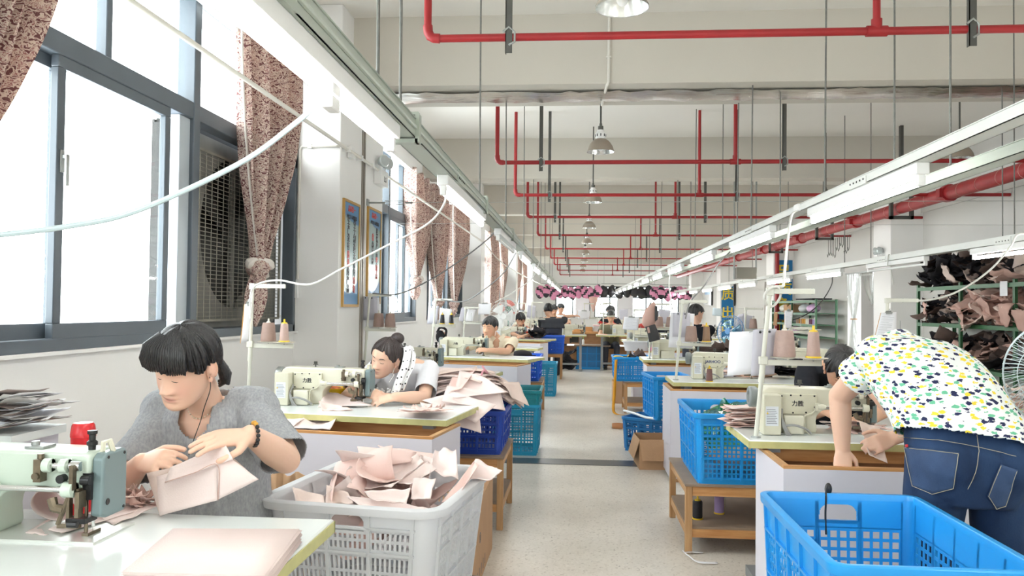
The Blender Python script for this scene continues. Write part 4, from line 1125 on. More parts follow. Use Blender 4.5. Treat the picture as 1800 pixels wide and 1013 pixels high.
M_PAPER = mat('white_paper', (236, 236, 240), .7)
M_PAPER_G = mat('grey_paper_board', (198, 196, 206), .7)
M_CLIPB = mat('clipboard_wood', (200, 150, 84), .6, var=.1, vscale=8)
def sheet_stack(label, corners, name='work_sheet', cat='paper', m=M_PAPER, back=None, group=None, lines=False, holes=False, clip=False, thick=.004, curl=0.0, hook=None):
    """hanging sheet through four room corners: top-left, top-right, bottom-right, bottom-left as seen from the camera"""
    c = [np.array(p, float) for p in corners]
    nrm = np.cross(c[1] - c[0], c[3] - c[0]); nrm /= np.linalg.norm(nrm)
    if nrm[1] > 0: nrm = -nrm
    base = (c[2] + c[3]) / 2
    r = thing(name, label, cat, base, 0, group)
    P = []
    for i in range(7):
        t = i / 6
        row = []
        for j in range(5):
            s = j / 4
            p = (c[0] * (1 - s) + c[1] * s) * (1 - t) + (c[3] * (1 - s) + c[2] * s) * t
            row.append(p + nrm * curl * math.sin(math.pi * t) * (1 + .4 * math.sin(3 * s)) )
        P.append(row)
    o = MB().grid(P).build('sheet', m, r, True); sm = o.modifiers.new('s', 'SOLIDIFY'); sm.thickness = thick if back is None else .0012; sm.offset = 0
    ex, ey = (c[1] - c[0]), (c[3] - c[0])
    if back is not None:
        o2 = MB().hexa([p - nrm * .003 - .02 * ex * q for p, q in zip(c, (1, -1, -1, 1))], [p - nrm * .007 - .02 * ex * q for p, q in zip(c, (1, -1, -1, 1))])
        o2.build('backing_board', back, r, True)
    if hook is not None:
        p = c[0] + ex * .5 + ey * .02
        h = np.array(hook, float)
        MB().tube([p, (p + h) / 2 + np.array([0, 0, .012]), h], .002, 5).build('hook_wire', M_STEEL, r, True)
    if lines:
        q = MB()
        for k in range(14):
            t = .12 + .055 * k
            a = c[0] + ex * .1 + ey * t + nrm * (.003 + curl * math.sin(math.pi * t) * 1.2); b = a + ex * (.8 if k % 4 else .55)
            q.add([a, b, b + ey * .008, a + ey * .008], [(0, 1, 2, 3)])
        stuff(q.build('printed_rows', M_PRINT, r, True))
    if holes:
        for s in (.3, .7):
            p = c[0] + ex * s + ey * .06
            MB().cyl(p + nrm * .004, p - nrm * .004, .006, n=10).build('eyelet', M_BLACK, r, True)
    if clip:
        p = c[0] + ex * .5
        MB().hexa([p - ex * .22 + nrm * .006, p + ex * .22 + nrm * .006, p + ex * .22 - nrm * .01, p - ex * .22 - nrm * .01], [p - ex * .2 + nrm * .01 - ey * .03 + ey * .09, p + ex * .2 + nrm * .01 - ey * .03 + ey * .09, p + ex * .16 - nrm * .012 - ey * .06, p - ex * .16 - nrm * .012 - ey * .06]).build('clip', M_STEEL, r, True)
        MB().tube([p - ex * .05 - ey * .05, p - ey * .12, p + ex * .05 - ey * .05], .003, 6).build('clip_ring', M_STEEL, r, True)
    return r
# ------------------------------------------------------------------ rows of work places
LT = 'white laminate sewing table '
sewing_table(-1.90, 1.50, 1.24, .645, 0.0, 'nearest sewing table on the left, with the stack of pink squares')
sewing_table(-1.857, 4.25, 1.2, .60, -.15, 'second left sewing table with pink pieces draped over its front')
sewing_table(-1.97, 6.82, 1.2, .60, -.2, 'third left sewing table with motor showing under its corner', True)
sewing_table(-1.70, 9.12, 1.2, .58, -.28, 'fourth left sewing table where the person in the beige shirt works')
sewing_table(-1.75, 11.3, 1.2, .5, -.1, 'bare left table with wooden rail behind the person in beige', False)
sewing_table(-1.72, 14.45, 1.2, .6, -.3, 'fifth left sewing table where the person in the white T-shirt works')
sewing_table(-1.8, 17.6, 1.2, .6, -.1, 'distant left sewing table beyond the blue crate on a stool')
sewing_table(.77, 3.655, 1.25, .55, 0.0, 'nearest right sewing table with the tall thread stand at its corner')
sewing_table(.765, 6.45, 1.22, .60, 0.0, 'second right sewing table under the white hanging sheets')
sewing_table(.745, 9.15, 1.2, .6, 0.0, 'third right sewing table under the hanging pink and grey bag')
sewing_table(.75, 11.8, 1.2, .6, 0.0, 'fourth right sewing table behind the white tubs')
sewing_table(.8, 14.4, 1.2, .6, 0.0, 'fifth right sewing table far down the aisle')
sewing_table(1.98, 7.5, 1.3, .6, 0.0, 'sewing table of the outer row behind the person in black')
sewing_table(1.9, 9.4, 1.3, .6, 0.0, 'distant sewing table of the outer row by the blue fan')
sewing_table(2.1, 13.2, 1.2, .6, 0.0, 'farthest sewing table of the outer row')
sewing_table(2.05, 5.3, 1.2, .6, 0.0, 'sewing table of the outer row behind the patterned shirt', False)
sewing_table(2.05, 3.9, 1.3, .75, 0.0, 'table by the right edge holding a heap of beige straps', False)
fabric_bin(-1.50, 3.90, .82, .46, -.15, 'white bin in front of the second left table')
fabric_bin(-1.6, 8.72, 1.0, .44, -.28, 'grey-white bin in front of the fourth left table')
fabric_bin(-1.7, 14.1, 1.1, .42, -.3, 'white bin in front of the fifth left table')
fabric_bin(.83, 3.30, 1.17, .50, 0.0, 'white bin the bending person leans on')
fabric_bin(.72, 6.27, 1.2, .56, 0.0, 'white bin in front of the second right table')
fabric_bin(.76, 8.85, 1.2, .5, 0.0, 'white bin in front of the third right table')
fabric_bin(.80, 11.55, 1.1, .45, 0.0, 'white bin in front of the fourth right table')

# machines
def place_machine(x, y, rz, label, **k):
    m = sewing_machine(label, **k)
    m.location = (x, y, .762); m.rotation_euler = (0, 0, rz)
    return m
_n = at(163, 941, Z=.762)
place_machine(_n[0] - .234, _n[1] + .012, 0.0, 'mint green sewing machine at the lower left edge, nearest of all', body=M_MINT, name_txt='')
place_machine(-1.475, 4.60, -.06, 'cream sewing machine with silver handwheel in front of the person with the polka-dot scarf', wheel=M_STEEL)
place_machine(-1.47, 7.0, -.1, 'sewing machine half hidden behind the head of the person with the bun', name_txt='')
place_machine(-1.33, 9.32, -.1, 'cream sewing machine in front of the person in the beige shirt', detail=False)
place_machine(-1.22, 14.6, -.1, 'small distant sewing machine in front of the person in the white T-shirt', name_txt='', detail=False)
place_machine(1.125, 3.94, 0.0, 'cream sewing machine with grey handwheel beside the tall right thread stand')
place_machine(1.215, 6.85, 0.0, 'cream sewing machine with blue lettering behind the white hanging sheets', name_txt='JARHOO', tcol=M_NAVY)
place_machine(1.12, 9.45, 0.0, 'cream sewing machine on the third right table by the hanging bag', name_txt='', detail=False)
place_machine(1.08, 12.1, 0.0, 'cream sewing machine on the fourth right table', name_txt='', detail=False)
place_machine(2.30, 7.8, 0.0, 'olive-cream sewing machine of the outer row above the black hair', name_txt='', detail=False)
place_machine(2.35, 9.75, 0.0, 'distant sewing machine of the outer row near the blue fan', name_txt='', detail=False)
place_machine(1.15, 14.7, 0.0, 'very small sewing machine far down the right row', name_txt='', detail=False)
place_machine(-1.2, 17.9, 0.0, 'very small sewing machine far down the left row', name_txt='', detail=False)

# thread stands
def stand_px(label, base, top, armv, Y, two=True, **k):
    b = at(base[0], base[1], Y=Y); t = at(top[0], top[1], Y=Y)
    H = t[2] - .762
    X = b[0] + (t[0] - b[0]) * (.762 - b[2]) / (t[2] - b[2])
    hd = at(top[0], armv, Y=Y)[2] - .762
    return thread_stand(label, (X, Y, .762), H, hd=hd, lean=(t[0] - X) / H, two=two, **k)
S_T2 = stand_px('thread stand by the mesh fan with two taupe spools and a clipboard', (437, 690), (444, 503), 605, 4.55)
S_T3 = stand_px('thread stand with grey boards and two taupe cones behind the bun', (644.5, 588), (650, 519), 578, 6.98)
S_T4 = stand_px('thread stand holding two black spools left of the person in beige', (761, 589), (766, 527), 572, 9.35)
S_T4b = stand_px('thread stand with white sheets just left of the beige shirt', (815.6, 581), (818, 541), 567, 11.5)
S_T5 = stand_px('distant thread stand left of the person in the dark T-shirt', (933, 575), (935, 532), 560, 14.7)
S_R1 = stand_px('tall thread stand at the near right corner with two large rose spools', (1328.5, 770), (1353, 512), 634, 3.73)
S_R2 = stand_px('thread stand of the second right table with cone and brown spool', (1188.5, 663), (1200, 530), 604, 6.62)
S_R3 = stand_px('thread stand that the pink and grey bag hangs from', (1141, 630), (1146, 535), 577, 9.3)
S_R4 = stand_px('thread stand that the white clipboard hangs from', (1114, 612), (1115, 545), 590, 11.95)
S_O1 = stand_px('thread stand with a clipboard behind the patterned shirt', (1556, 640), (1560, 528), 600, 5.55)
S_O2 = stand_px('thread stand in front of the green spool shelf', (1388, 600), (1390, 577), 582, 7.75)
S_O3 = stand_px('thread stand between grey boards left of the tall right pole', (1309, 585), (1311, 543), 580, 9.6)
sewing_gap = None
# the two that stand off the tables rest on small tables of their own
def on_disc(S, k, kind, m, tip, label, s=1.0):
    p = disc_top(S, k); spool(kind, m, tip, (p.x, p.y, p.z + (.004 * s if kind != 'cone' else 0)), label, 'spools on the thread stands', s)
on_disc(S_T2, 0, 'cone', Y_TAUPE, M_CORE_W, 'taupe cone of thread on the second left stand', .95)
on_disc(S_T2, 1, 'slim', Y_ROSE, M_YEL, 'slim rose spool with yellow tip on the second left stand', .98)
on_disc(S_T3, 0, 'cone', Y_TAUPE, M_CORE_W, 'taupe cone nearest the grey boards behind the bun', 1.05)
on_disc(S_T3, 1, 'cone', Y_TAUPE, M_CORE_W, 'taupe cone on the outer disc behind the bun', 1.05)
on_disc(S_T4, 0, 'slim', Y_BLACK, M_YEL, 'black spool with yellow base on the fourth left stand')
on_disc(S_T4, 1, 'slim', Y_BLACK, M_YEL, 'black spool with yellow tip on the outer disc of the fourth left stand')
on_disc(S_R1, 0, 'cone', Y_ROSE, M_CORE_W, 'large rose cone on the tall right stand', 1.05)
on_disc(S_R1, 1, 'slim', Y_ROSE, M_YEL, 'rose spool with yellow top on the tall right stand', 1.08)
on_disc(S_R2, 0, 'cone', Y_TAUPE, M_CORE_W, 'taupe cone beside the hanging white sheets', 1.1)
on_disc(S_R2, 1, 'slim', Y_BROWN, M_YEL, 'brown spool with yellow ends on the second right stand', 1.15)
on_disc(S_R3, 0, 'cone', Y_TAUPE, M_CORE_W, 'small taupe cone behind the hanging bag')
on_disc(S_R3, 1, 'cone', Y_TAUPE, M_CORE_W, 'small brown cone right of the hanging bag')
on_disc(S_O3, 0, 'cone', Y_TAUPE, M_CORE_W, 'small taupe cone left of the tall right pole')
p = at(1247, 660, Y=6.5); spool('slim', mat('dusty_plum_yarn', (126, 92, 88), .5), M_YEL, (p[0], 6.5, .768), 'plum spool with yellow base standing on the second right table', None, .95)

# sheets and boards
def pole_at(S, z):
    hd, lean = STANDS[S.name]
    return S.location + Vector((lean * (z - .762), 0, z - .762))
def hang(label, q, Y, **k):
    S = k.pop('S', None)
    if S is not None:
        zt = (at(q[0][0], q[0][1], Y=Y)[2] + at(q[1][0], q[1][1], Y=Y)[2]) / 2
        k['hook'] = pole_at(S, min(zt, S.location.z + .62))
    return sheet_stack(label, [at(u, v, Y=Y + d) for (u, v), d in zip(q, k.pop('dy', (0, 0, 0, 0)))], **k)
hang('clipboard with curled paper on the second left stand', [(430, 535), (443, 533), (436, 600), (423, 604)], 4.47, dy=(.0, .03, .02, -.01), name='clipboard', cat='clipboard', back=M_CLIPB, clip=True, curl=.008, S=S_T2)
hang('grey board with eyelets on the third left stand', [(634, 521), (662, 522), (665, 562), (638, 563)], 7.05, m=M_PAPER_G, holes=True, name='paper_board', S=S_T3)
hang('white sheet behind the grey board of the third left stand', [(640, 523), (667, 523), (668, 580), (634, 582)], 7.12, S=S_T3)
hang('grey board on the fourth left stand', [(753, 538), (772, 538), (768, 570), (751, 570)], 9.42, m=M_PAPER_G, holes=True, name='paper_board', S=S_T4)
hang('white sheet on the fourth left stand behind black spools', [(773, 541), (795, 544), (790, 571), (772, 569)], 9.5, S=S_T4)
hang('tilted grey-white sheet left of the beige shirt', [(811, 541), (819, 540), (814, 566), (806, 564)], 11.6, m=M_PAPER_G, S=S_T4b)
hang('tilted white sheet left of the beige shirt', [(822, 543), (836, 545), (830, 566), (817, 564)], 11.6, S=S_T4b)
hang('white sheet on an orange clip above the black hair of the person in beige', [(841, 534), (864, 533), (862, 553), (840, 553)], 11.75, name='clipboard', cat='clipboard', clip=True, back=M_CLIPB, S=S_T4b)
hang('large white sheet left of the tall right pole', [(1283, 584), (1352, 581), (1357, 655), (1278, 661)], 3.85, dy=(.05, 0, 0, .04), S=S_R1)
hang('grey board with eyelets in front of the white sheet at the tall right pole', [(1324, 580), (1365, 578), (1361, 658), (1320, 661)], 3.79, m=M_PAPER_G, holes=True, name='paper_board', S=S_R1)
hang('tall white sheet at the second right stand', [(1179, 549), (1221, 552), (1217, 612), (1175, 611)], 6.75, curl=-.008, S=S_R2)
hang('grey board with eyelets at the second right stand', [(1183, 549), (1213, 550), (1212, 593), (1182, 592)], 6.70, m=M_PAPER_G, holes=True, name='paper_board', S=S_R2)
hang('grey-white board right of the hanging bag', [(1158, 543), (1179, 546), (1177, 571), (1156, 567)], 9.45, m=M_PAPER_G, name='paper_board', S=S_R3)
hang('white clipboard with rows of print on the fourth right stand', [(1097, 557), (1124, 558), (1121, 581), (1094, 579)], 11.9, name='clipboard', cat='clipboard', back=M_CLIPB, lines=True, clip=True, S=S_R4)
hang('pale sheet behind the white clipboard', [(1089, 544), (1104, 543), (1103, 562), (1089, 562)], 14.6, m=M_PAPER_G, S=S_R4)
S_T6 = thread_stand('distant thread stand carrying the clipboard on a yellow board', (at(1027, 560, Y=16.9)[0], 16.95, .762), .66, hd=.36)
sewing_table(-.62, 16.7, .80, .5, 0.0, 'small sewing table jutting into the end of the aisle before the brown bench')
place_machine(-.12, 16.98, 0, 'small machine on the table jutting into the end of the aisle', name_txt='', detail=False)
hang('distant clipboard on a yellow board beyond the aisle end', [(1016, 546), (1038, 547), (1036, 561), (1015, 561)], 16.93, name='clipboard', cat='clipboard', back=M_CLIPB, clip=True)
hang('clipboard with rows of print before the green spool shelf', [(1379, 546), (1394, 546), (1391, 577), (1379, 577)], 7.7, name='clipboard', cat='clipboard', lines=True, clip=True, back=M_CLIPB, S=S_O2)
hang('tan card hanging left of the printed clipboard', [(1361, 549), (1367, 549), (1366, 573), (1359, 572)], 7.75, m=M_CARD, name='hanging_card', cat='card', S=S_O2)
hang('clipboard on a wooden board behind the patterned shirt', [(1549, 550), (1576, 549), (1576, 602), (1536, 602)], 5.5, name='clipboard', cat='clipboard', lines=True, clip=True, back=M_CLIPB, S=S_O1)
hang('grey board left of the small taupe cone', [(1297, 554), (1308, 551), (1306, 583), (1292, 583)], 9.55, m=M_PAPER_G, name='paper_board', S=S_O3)
hang('pale grey board right of the small taupe cone', [(1306, 553), (1326, 556), (1327, 584), (1307, 584)], 9.7, m=M_PAPER_G, name='paper_board', S=S_O3)
hang('pale blue sheet pinned above the blue fan', [(1253, 541), (1270, 544), (1270, 556), (1252, 555)], 10.3, m=mat('pale_blue_paper', (214, 226, 232), .7), S=S_O3)
hang('distant grey board left of the dark T-shirt', [(928, 536), (942, 538), (940, 560), (926, 558)], 14.75, m=M_PAPER_G, name='paper_board', S=S_T5)

# ------------------------------------------------------------------ crates, stands and boxes
M_BLUE = mat('cornflower_crate_plastic', (34, 150, 222), .35, var=.05, vscale=5)
M_BLUE_D = mat('royal_crate_plastic', (38, 72, 170), .35, var=.08, vscale=5)
M_BLUE_M = mat('cobalt_crate_plastic', (36, 98, 212), .35, var=.06, vscale=5)
M_TEAL = mat('teal_crate_plastic', (32, 150, 190), .4, var=.08, vscale=5)
M_TEAL_D = mat('deep_teal_tub', (18, 128, 140), .4, var=.06, vscale=5)
M_STEEL_BLUE = mat('steel_blue_crate', (40, 124, 190), .4, var=.08, vscale=5)
def milky():
    m = mat('milky_basket_plastic', (236, 238, 240), .35)
    nt = m.node_tree; b = nt.nodes['Principled BSDF']
    tl = nd(nt, 'ShaderNodeBsdfTranslucent'); tl.inputs[0].default_value = lin((238, 236, 238))
    mx = nd(nt, 'ShaderNodeMixShader'); mx.inputs[0].default_value = .35
    nt.links.new(b.outputs[0], mx.inputs[1]); nt.links.new(tl.outputs[0], mx.inputs[2]); nt.links.new(mx.outputs[0], nt.nodes['Material Output'].inputs[0])
    return m
M_MILK = milky()

stand(.60, 1.10, 1.93, 2.72, .36, 'low wooden stand under the nearest blue crate')
big = crate('plastic_crate', 'large empty bright blue crate at the lower right, a black tie on its handle', .47, .74, .39, M_BLUE, (.85, 2.325, .36), 0, 'grid', .026, .010, 'bright blue lattice crates', ribs=(3, 5), levels=(.38,), solid=.72)
tie = MB(); tie.tube(bez([at(1455, 853, Y=2.70), at(1452, 862, Y=2.695), at(1452, 880, Y=2.69), at(1451, 905, Y=2.69), at(1452, 940, Y=2.685)], 6), .0035, 6)
tie.ell(at(1456, 860, Y=2.705), (.012, .01, .02), 10, 8)
tag(tie.build('cord_tie', M_BLACK, None, True), 'black cord knotted through the handle of the nearest blue crate', 'cord')

stand(.60, 1.14, 4.48, 5.26, .38, 'wooden stand in the right aisle with spools and a bottle on its shelf')
crate('plastic_crate', 'bright blue crate on the right stand holding a green plastic bag', .5, .72, .39, M_BLUE, (.905, 4.84, .38), 0, 'grid', .021, .009, 'bright blue lattice crates', ribs=(4, 5), levels=(.36, .68), solid=.84)
spool('king', Y_BLACK, M_YEL, (at(1226, 921, Y=4.66)[0], 4.66, .149), 'black spool with yellow base on the shelf of the right stand', None, 1.05)
spool('king', Y_LILAC, M_YEL, (at(1264, 913, Y=4.8)[0], 4.8, .149), 'lilac spool with yellow base on the shelf of the right stand', None, 1.05)
bt = thing('drink_bottle', 'clear drink bottle with red label on the shelf of the right stand', 'bottle', (at(1267, 890, Y=4.95)[0], 4.95, .145))
M_CLEAR = glass_mat('clear_plastic', (.93, .95, .95, 1), .12, .08)
MB().lathe([(.001, 0), (.028, 0), (.031, .01), (.031, .15), (.026, .175), (.012, .2), (.012, .21)], n=20).build('bottle_body', M_CLEAR, bt)
MB().lathe([(.0316, .075), (.032, .08), (.032, .135), (.0316, .14)], n=20).build('label_band', mat('red_label', (202, 36, 36), .4), bt)
text_part('农夫', .022, basis((0, -.033, .108), (1, 0, 0), (0, 0, 1), (0, -1, 0)), M_WHITE, bt)
MB().lathe([(.001, .23), (.0135, .23), (.0145, .206), (.001, .206)], n=16).build('cap', mat('red_cap', (196, 30, 34), .4), bt)

# crates behind, right side
crate('plastic_crate', 'steel blue crate on the floor with a white tape rim, behind the open carton', .60, .42, .32, M_STEEL_BLUE, (.79, 7.66, 0), -.5, 'slot', .06, .02, None, ribs=(4, 3), levels=(.36, .68), solid=.86)
tag(MB().tube([at(1097, 722, Y=7.83), at(1115, 727, Y=7.62), at(1135, 734, Y=7.45), at(1165, 738, Y=7.25)], .012, 6).build('rim_tape', M_WHITE, None, True), 'white tape stuck along the rim of the steel blue crate', 'tape')
crate('plastic_crate', 'bright blue crate standing on the steel blue crate beside the second right bin', .36, .62, .39, M_BLUE, (.84, 7.55, .34), .1, 'grid', .03, .016, 'bright blue lattice crates', ribs=(3, 5), levels=(.33, .62), solid=.86)
cardboard_box(.51, .80, 6.74, 7.12, .25, 'open brown carton with folded-down flaps beside the aisle', .06, flaps=True, marks=False)
stand(.60, 1.1, 10.28, 10.9, .40, 'small wooden stool stand under the third right crate')
crate('plastic_crate', 'blue mesh crate with dark bits on top near the third right table', .48, .62, .31, M_BLUE, (.71, 10.64, .40), 0, 'grid', .022, .008, 'bright blue lattice crates', ribs=(4, 3), levels=(.36, .68), solid=.82)
cardboard_box(.50, .68, 11.3, 11.7, .3, 'small brown carton under the third right crate', 0, marks=False)
strap = MB(); sp = bez([(.475, 10.30, .68), (.465, 10.28, .5), (.455, 10.26, .25), (.44, 10.2, .06), (.47, 10.1, .012), (.56, 10.05, .01)], 5)
rows = [[p + np.array([0, 0, 0]), p + np.array([.035, .01, 0])] for p in sp]
strap.grid(rows); o = strap.build('webbing_strap', mat('orange_webbing', (226, 160, 40), .7), None, True); o.modifiers.new('s', 'SOLIDIFY').thickness = .003
tag(o, 'orange webbing strap trailing from the third right crate to the floor', 'strap')
o = MB().grid([[(.455 + .06 * math.cos(a), 8.98 + .05 * math.sin(a), z) for z in (0.002, .055)] for a in np.linspace(0, 5.6, 22)]).build('tape_ring', mat('brown_tape', (190, 130, 84), .5), None, True); o.modifiers.new('s', 'SOLIDIFY').thickness = .006
tag(o, 'ring of brown packing tape lying on the aisle floor', 'tape roll')

# left side
stand(-.99, -.44, 4.80, 5.50, .44, 'wooden stand under the dark blue crate full of pink cut pieces', shelf=.15)
crate('plastic_crate', 'dark royal blue crate under the big pile of pink cut pieces', .56, .60, .27, M_BLUE_D, (-.73, 5.15, .44), 0, 'slot', .022, .009, None, ribs=(4, 4), levels=(.42, .7), solid=.93)
crate('plastic_crate', 'tall sky blue mesh crate below the teal tub, left aisle', .42, .50, .46, M_TEAL, (-.56, 7.46, 0), 0, 'grid', .024, .008, None, ribs=(3, 3), levels=(.3, .62), solid=.9)
crate('plastic_tub', 'deep teal tub nested in the sky blue crate beside the left aisle', .44, .52, .17, M_TEAL_D, (-.56, 7.46, .42), 0, plain_sides=True, handle=False, ribs=(2, 2), levels=(), solid=.5)
stand(-.98, -.43, 9.74, 10.5, .43, 'wooden stand under the cobalt crate with the black cap', shelf=0)
crate('plastic_crate', 'cobalt blue crate with a black cap in it, behind the fourth left table', .46, .62, .31, M_BLUE_M, (-.69, 10.1, .43), 0, 'slot', .03, .012, None, ribs=(3, 3), levels=(.3, .62), solid=.88)
crate('plastic_crate', 'tall teal mesh crate farther along the left aisle', .40, .50, .50, M_TEAL, (-.52, 12.24, 0), 0, 'grid', .028, .010, None, ribs=(3, 3), levels=(.3, .62), solid=.88)
stand(-.80, -.29, 14.9, 15.5, .47, 'wooden stool under the cobalt crate by the dark T-shirt', shelf=0)
crate('plastic_crate', 'cobalt blue crate on a stool beside the person in the dark T-shirt', .42, .52, .33, M_BLUE_M, (-.47, 15.2, .47), 0, 'grid', .05, .02, None, ribs=(3, 3), levels=(.3, .62), solid=.8)
r = thing('plastic_crate', 'upturned blue crate with a board on top at the end of the aisle', 'crate', (.30, 17.65, 0))
cc = MB().bb(-.325, .325, -.25, .25, .0, .5).build('crate_body', M_STEEL_BLUE, r, bevel=.02)
rb = MB()
for k in range(4): rb.bb(-.325 + .2 * k + .02, -.325 + .2 * k + .04, -.262, -.25, .05, .5)
for z in (.17, .33): rb.bb(-.31, .31, -.26, -.25, z, z + .015)
rb.bb(-.34, .34, -.268, .268, 0, .05)
rb.build('rib', M_BLUE, r)
tag(MB().bb(-.08, .71, 17.3, 17.95, .5, .525).build('board', M_PLY, None, True), 'brown board laid on the upturned blue crate', 'board')

# white basket of pink cut pieces
stand(-.98, -.42, 2.55, 3.2, .28, 'low wooden stand under the white basket', shelf=0, rz=-.12)
crate('plastic_basket', 'milky white basket heaped with crumpled pink pieces beside the nearest table', .60, .70, .42, M_MILK, (-.70, 2.90, .28), -.13, 'slot', .017, .008, None, ribs=(3, 4), levels=(.32, .62), solid=.82, rad=.07, taper=.86, lip=.03)
cardboard_box(-.665, -.465, 3.42, 4.45, .40, 'long brown carton with printed emblem standing by the white basket', 0, open_=False)
cb = thing('corrugated_card', 'torn corrugated brown card standing behind the person in grey', 'card', (-1.1, 3.35, 0))
rows = [[(-1.38 + .012 * i, 3.35 + .006 * math.sin(i * 1.4), z + (.01 * math.sin(i * .9) if z > .3 else 0)) for z in (0.0, .2, .44, .62)] for i in range(36)]
o = MB().grid(rows).build('corrugated_panel', M_CARD, cb, True); o.modifiers.new('s', 'SOLIDIFY').thickness = .008
MB().bb(-1.36, -.98, 3.30, 3.31, 0, .47).build('front_flap', M_CARD_D, cb, True)
# ------------------------------------------------------------------ cut fabric
def fabric_mat(name, c, var=.05):
    return mat(name, c, .82, var=var, vscale=7, bump=.12, bscale=240, spec=.25)
F_PINK = fabric_mat('pale_pink_cloth', (233, 215, 210))
F_PINK2 = fabric_mat('blush_cloth', (234, 204, 196))
F_TAN = fabric_mat('beige_pink_cloth', (222, 202, 192))
F_DUSTY = fabric_mat('dusty_pink_cloth', (206, 170, 158), .1)
F_BLACK = fabric_mat('black_cloth', (44, 42, 46), .3)
F_BROWN = fabric_mat('brown_grey_cloth', (98, 82, 76), .3)

def cloth_mesh(w, h, seed, curl=1.5, crumple=.02, dome=0.0, nx=11, ny=9, cut=.12, name='cloth', m=None):
    rg = random.Random(seed)
    c = [(-w / 2, -h / 2), (w / 2, -h / 2), (w / 2, h / 2), (-w / 2, h / 2)]
    c = [(x * (1 + rg.uniform(-cut, cut)), y * (1 + rg.uniform(-cut, cut))) for x, y in c]
    th = rg.uniform(0, math.pi); ca, sa = math.cos(th), math.sin(th)
    off = Vector((seed * 7.3, seed * 3.1, 0)); k1, k2 = rg.uniform(.5, 1) * curl, rg.uniform(-.5, .5) * curl
    P = []
    for j in range(ny):
        t = j / (ny - 1); row = []
        for i in range(nx):
            s = i / (nx - 1)
            x = (c[0][0] * (1 - s) + c[1][0] * s) * (1 - t) + (c[3][0] * (1 - s) + c[2][0] * s) * t
            y = (c[0][1] * (1 - s) + c[1][1] * s) * (1 - t) + (c[3][1] * (1 - s) + c[2][1] * s) * t
            a, b = x * ca + y * sa, -x * sa + y * ca
            # bend along the a axis, more at one end
            L = max(w, h); q = a / L * 2; ang = k1 * q * abs(q) + k2 * q
            az = 0.5 * L * (1 - math.cos(ang)) / max(abs(k1) + .3, .6); aa = a * (math.sin(ang) / ang if abs(ang) > 1e-3 else 1)
            n = noise.noise(Vector((x * 9, y * 9, 0)) + off) + .5 * noise.noise(Vector((x * 22, y * 22, 4)) + off)
            z = az + crumple * n - dome * (x * x + y * y)
            row.append((aa * ca - b * sa, aa * sa + b * ca, z))
        P.append(row)
    mb = MB().grid(P)
    me = mb.mesh(name, m)
    return me
def cloth_obj(name, me, label, loc, rot, group, cat='fabric', thick=.0025, s=1.0):
    o = bpy.data.objects.new(name, me); COL.objects.link(o)
    o.location = [float(x) for x in loc]; o.rotation_euler = rot; o.scale = (s, s, s)
    if thick:
        md = o.modifiers.new('s', 'SOLIDIFY'); md.thickness = thick
    return tag(o, label, cat, group)
def heap(n, variants, cx, cy, rx, ry, z0, hgt, label, group, seed, tilt=.35, s=(.8, 1.1), name='fabric_piece', cat='fabric', rz=0.0, thick=.0025, shape=2.0):
    rg = random.Random(seed); out = []
    for i in range(n):
        t = i / max(1, n - 1)
        rr = math.sqrt(rg.random()) * (1 - .45 * t); a = rg.uniform(0, 2 * math.pi)
        ux, uy = rr * math.cos(a), rr * math.sin(a)
        x, y = ux * rx, uy * ry
        X = cx + x * math.cos(rz) - y * math.sin(rz); Y = cy + x * math.sin(rz) + y * math.cos(rz)
        z = z0 + hgt * t * max(.25, 1 - abs(rr) ** shape)
        rot = (rg.uniform(-tilt, tilt) - uy * tilt, rg.uniform(-tilt, tilt) + ux * tilt, rg.uniform(0, 6.3))
        out.append(cloth_obj(name, variants[rg.randrange(len(variants))], label, (X, Y, z), rot, group, cat, thick, rg.uniform(*s)))
    return out

VB = [cloth_mesh(.36, .24, k, 2.0, .012, m=(F_PINK, F_PINK2)[k % 3 == 2], nx=15, ny=11) for k in range(9)]
heap(16, VB, -.70, 2.92, .17, .22, .55, .16, 'crumpled pale pink piece in the white basket', 'pink pieces heaped in the white basket', 5, .55, rz=-.13, s=(.7, .9))
# the pieces that stand out on top of the basket heap
def patch(label, q, m, name='fabric_piece', group=None, bulge=.02, wav=.01, n=(12, 10), seed=0, thick=.0025, cat='fabric', parent=None):
    c = [np.array(p, float) for p in q]
    nrm = np.cross(c[1] - c[0], c[3] - c[0]); nrm /= (np.linalg.norm(nrm) + 1e-9)
    P = []
    for i in range(n[1]):
        t = i / (n[1] - 1); row = []
        for j in range(n[0]):
            s = j / (n[0] - 1)
            p = (c[0] * (1 - s) + c[1] * s) * (1 - t) + (c[3] * (1 - s) + c[2] * s) * t
            row.append(p + nrm * (bulge * math.sin(math.pi * s) * math.sin(math.pi * t) * 1.0 + .55 * wav * noise.noise(Vector((s * 3 + seed, t * 3, seed)))))
        P.append(row)
    o = MB().grid(P).build(name, m, parent, True)
    md = o.modifiers.new('s', 'SOLIDIFY'); md.thickness = thick
    if parent is None: tag(o, label, cat, group)
    return o
def A(u, v, Y): return at(u, v, Y=Y)
G = 'pink pieces heaped in the white basket'
patch('blush piece standing up like a wing at the back of the basket', [A(628, 786, 3.05), A(732, 796, 3.15), A(722, 812, 2.98), A(636, 826, 2.92)], F_PINK2, group=G, bulge=-.03, seed=1)
patch('long folded pale piece lying diagonally across the heap', [A(733, 799, 3.06), A(745, 812, 3.0), A(688, 858, 2.76), A(602, 858, 2.8)], F_PINK, group=G, bulge=.03, seed=2, wav=.02)
patch('folded strip with stitched end in the middle of the heap', [A(752, 812, 3.0), A(768, 825, 2.96), A(722, 852, 2.8), A(694, 850, 2.84)], F_PINK, group=G, bulge=.02, seed=3)
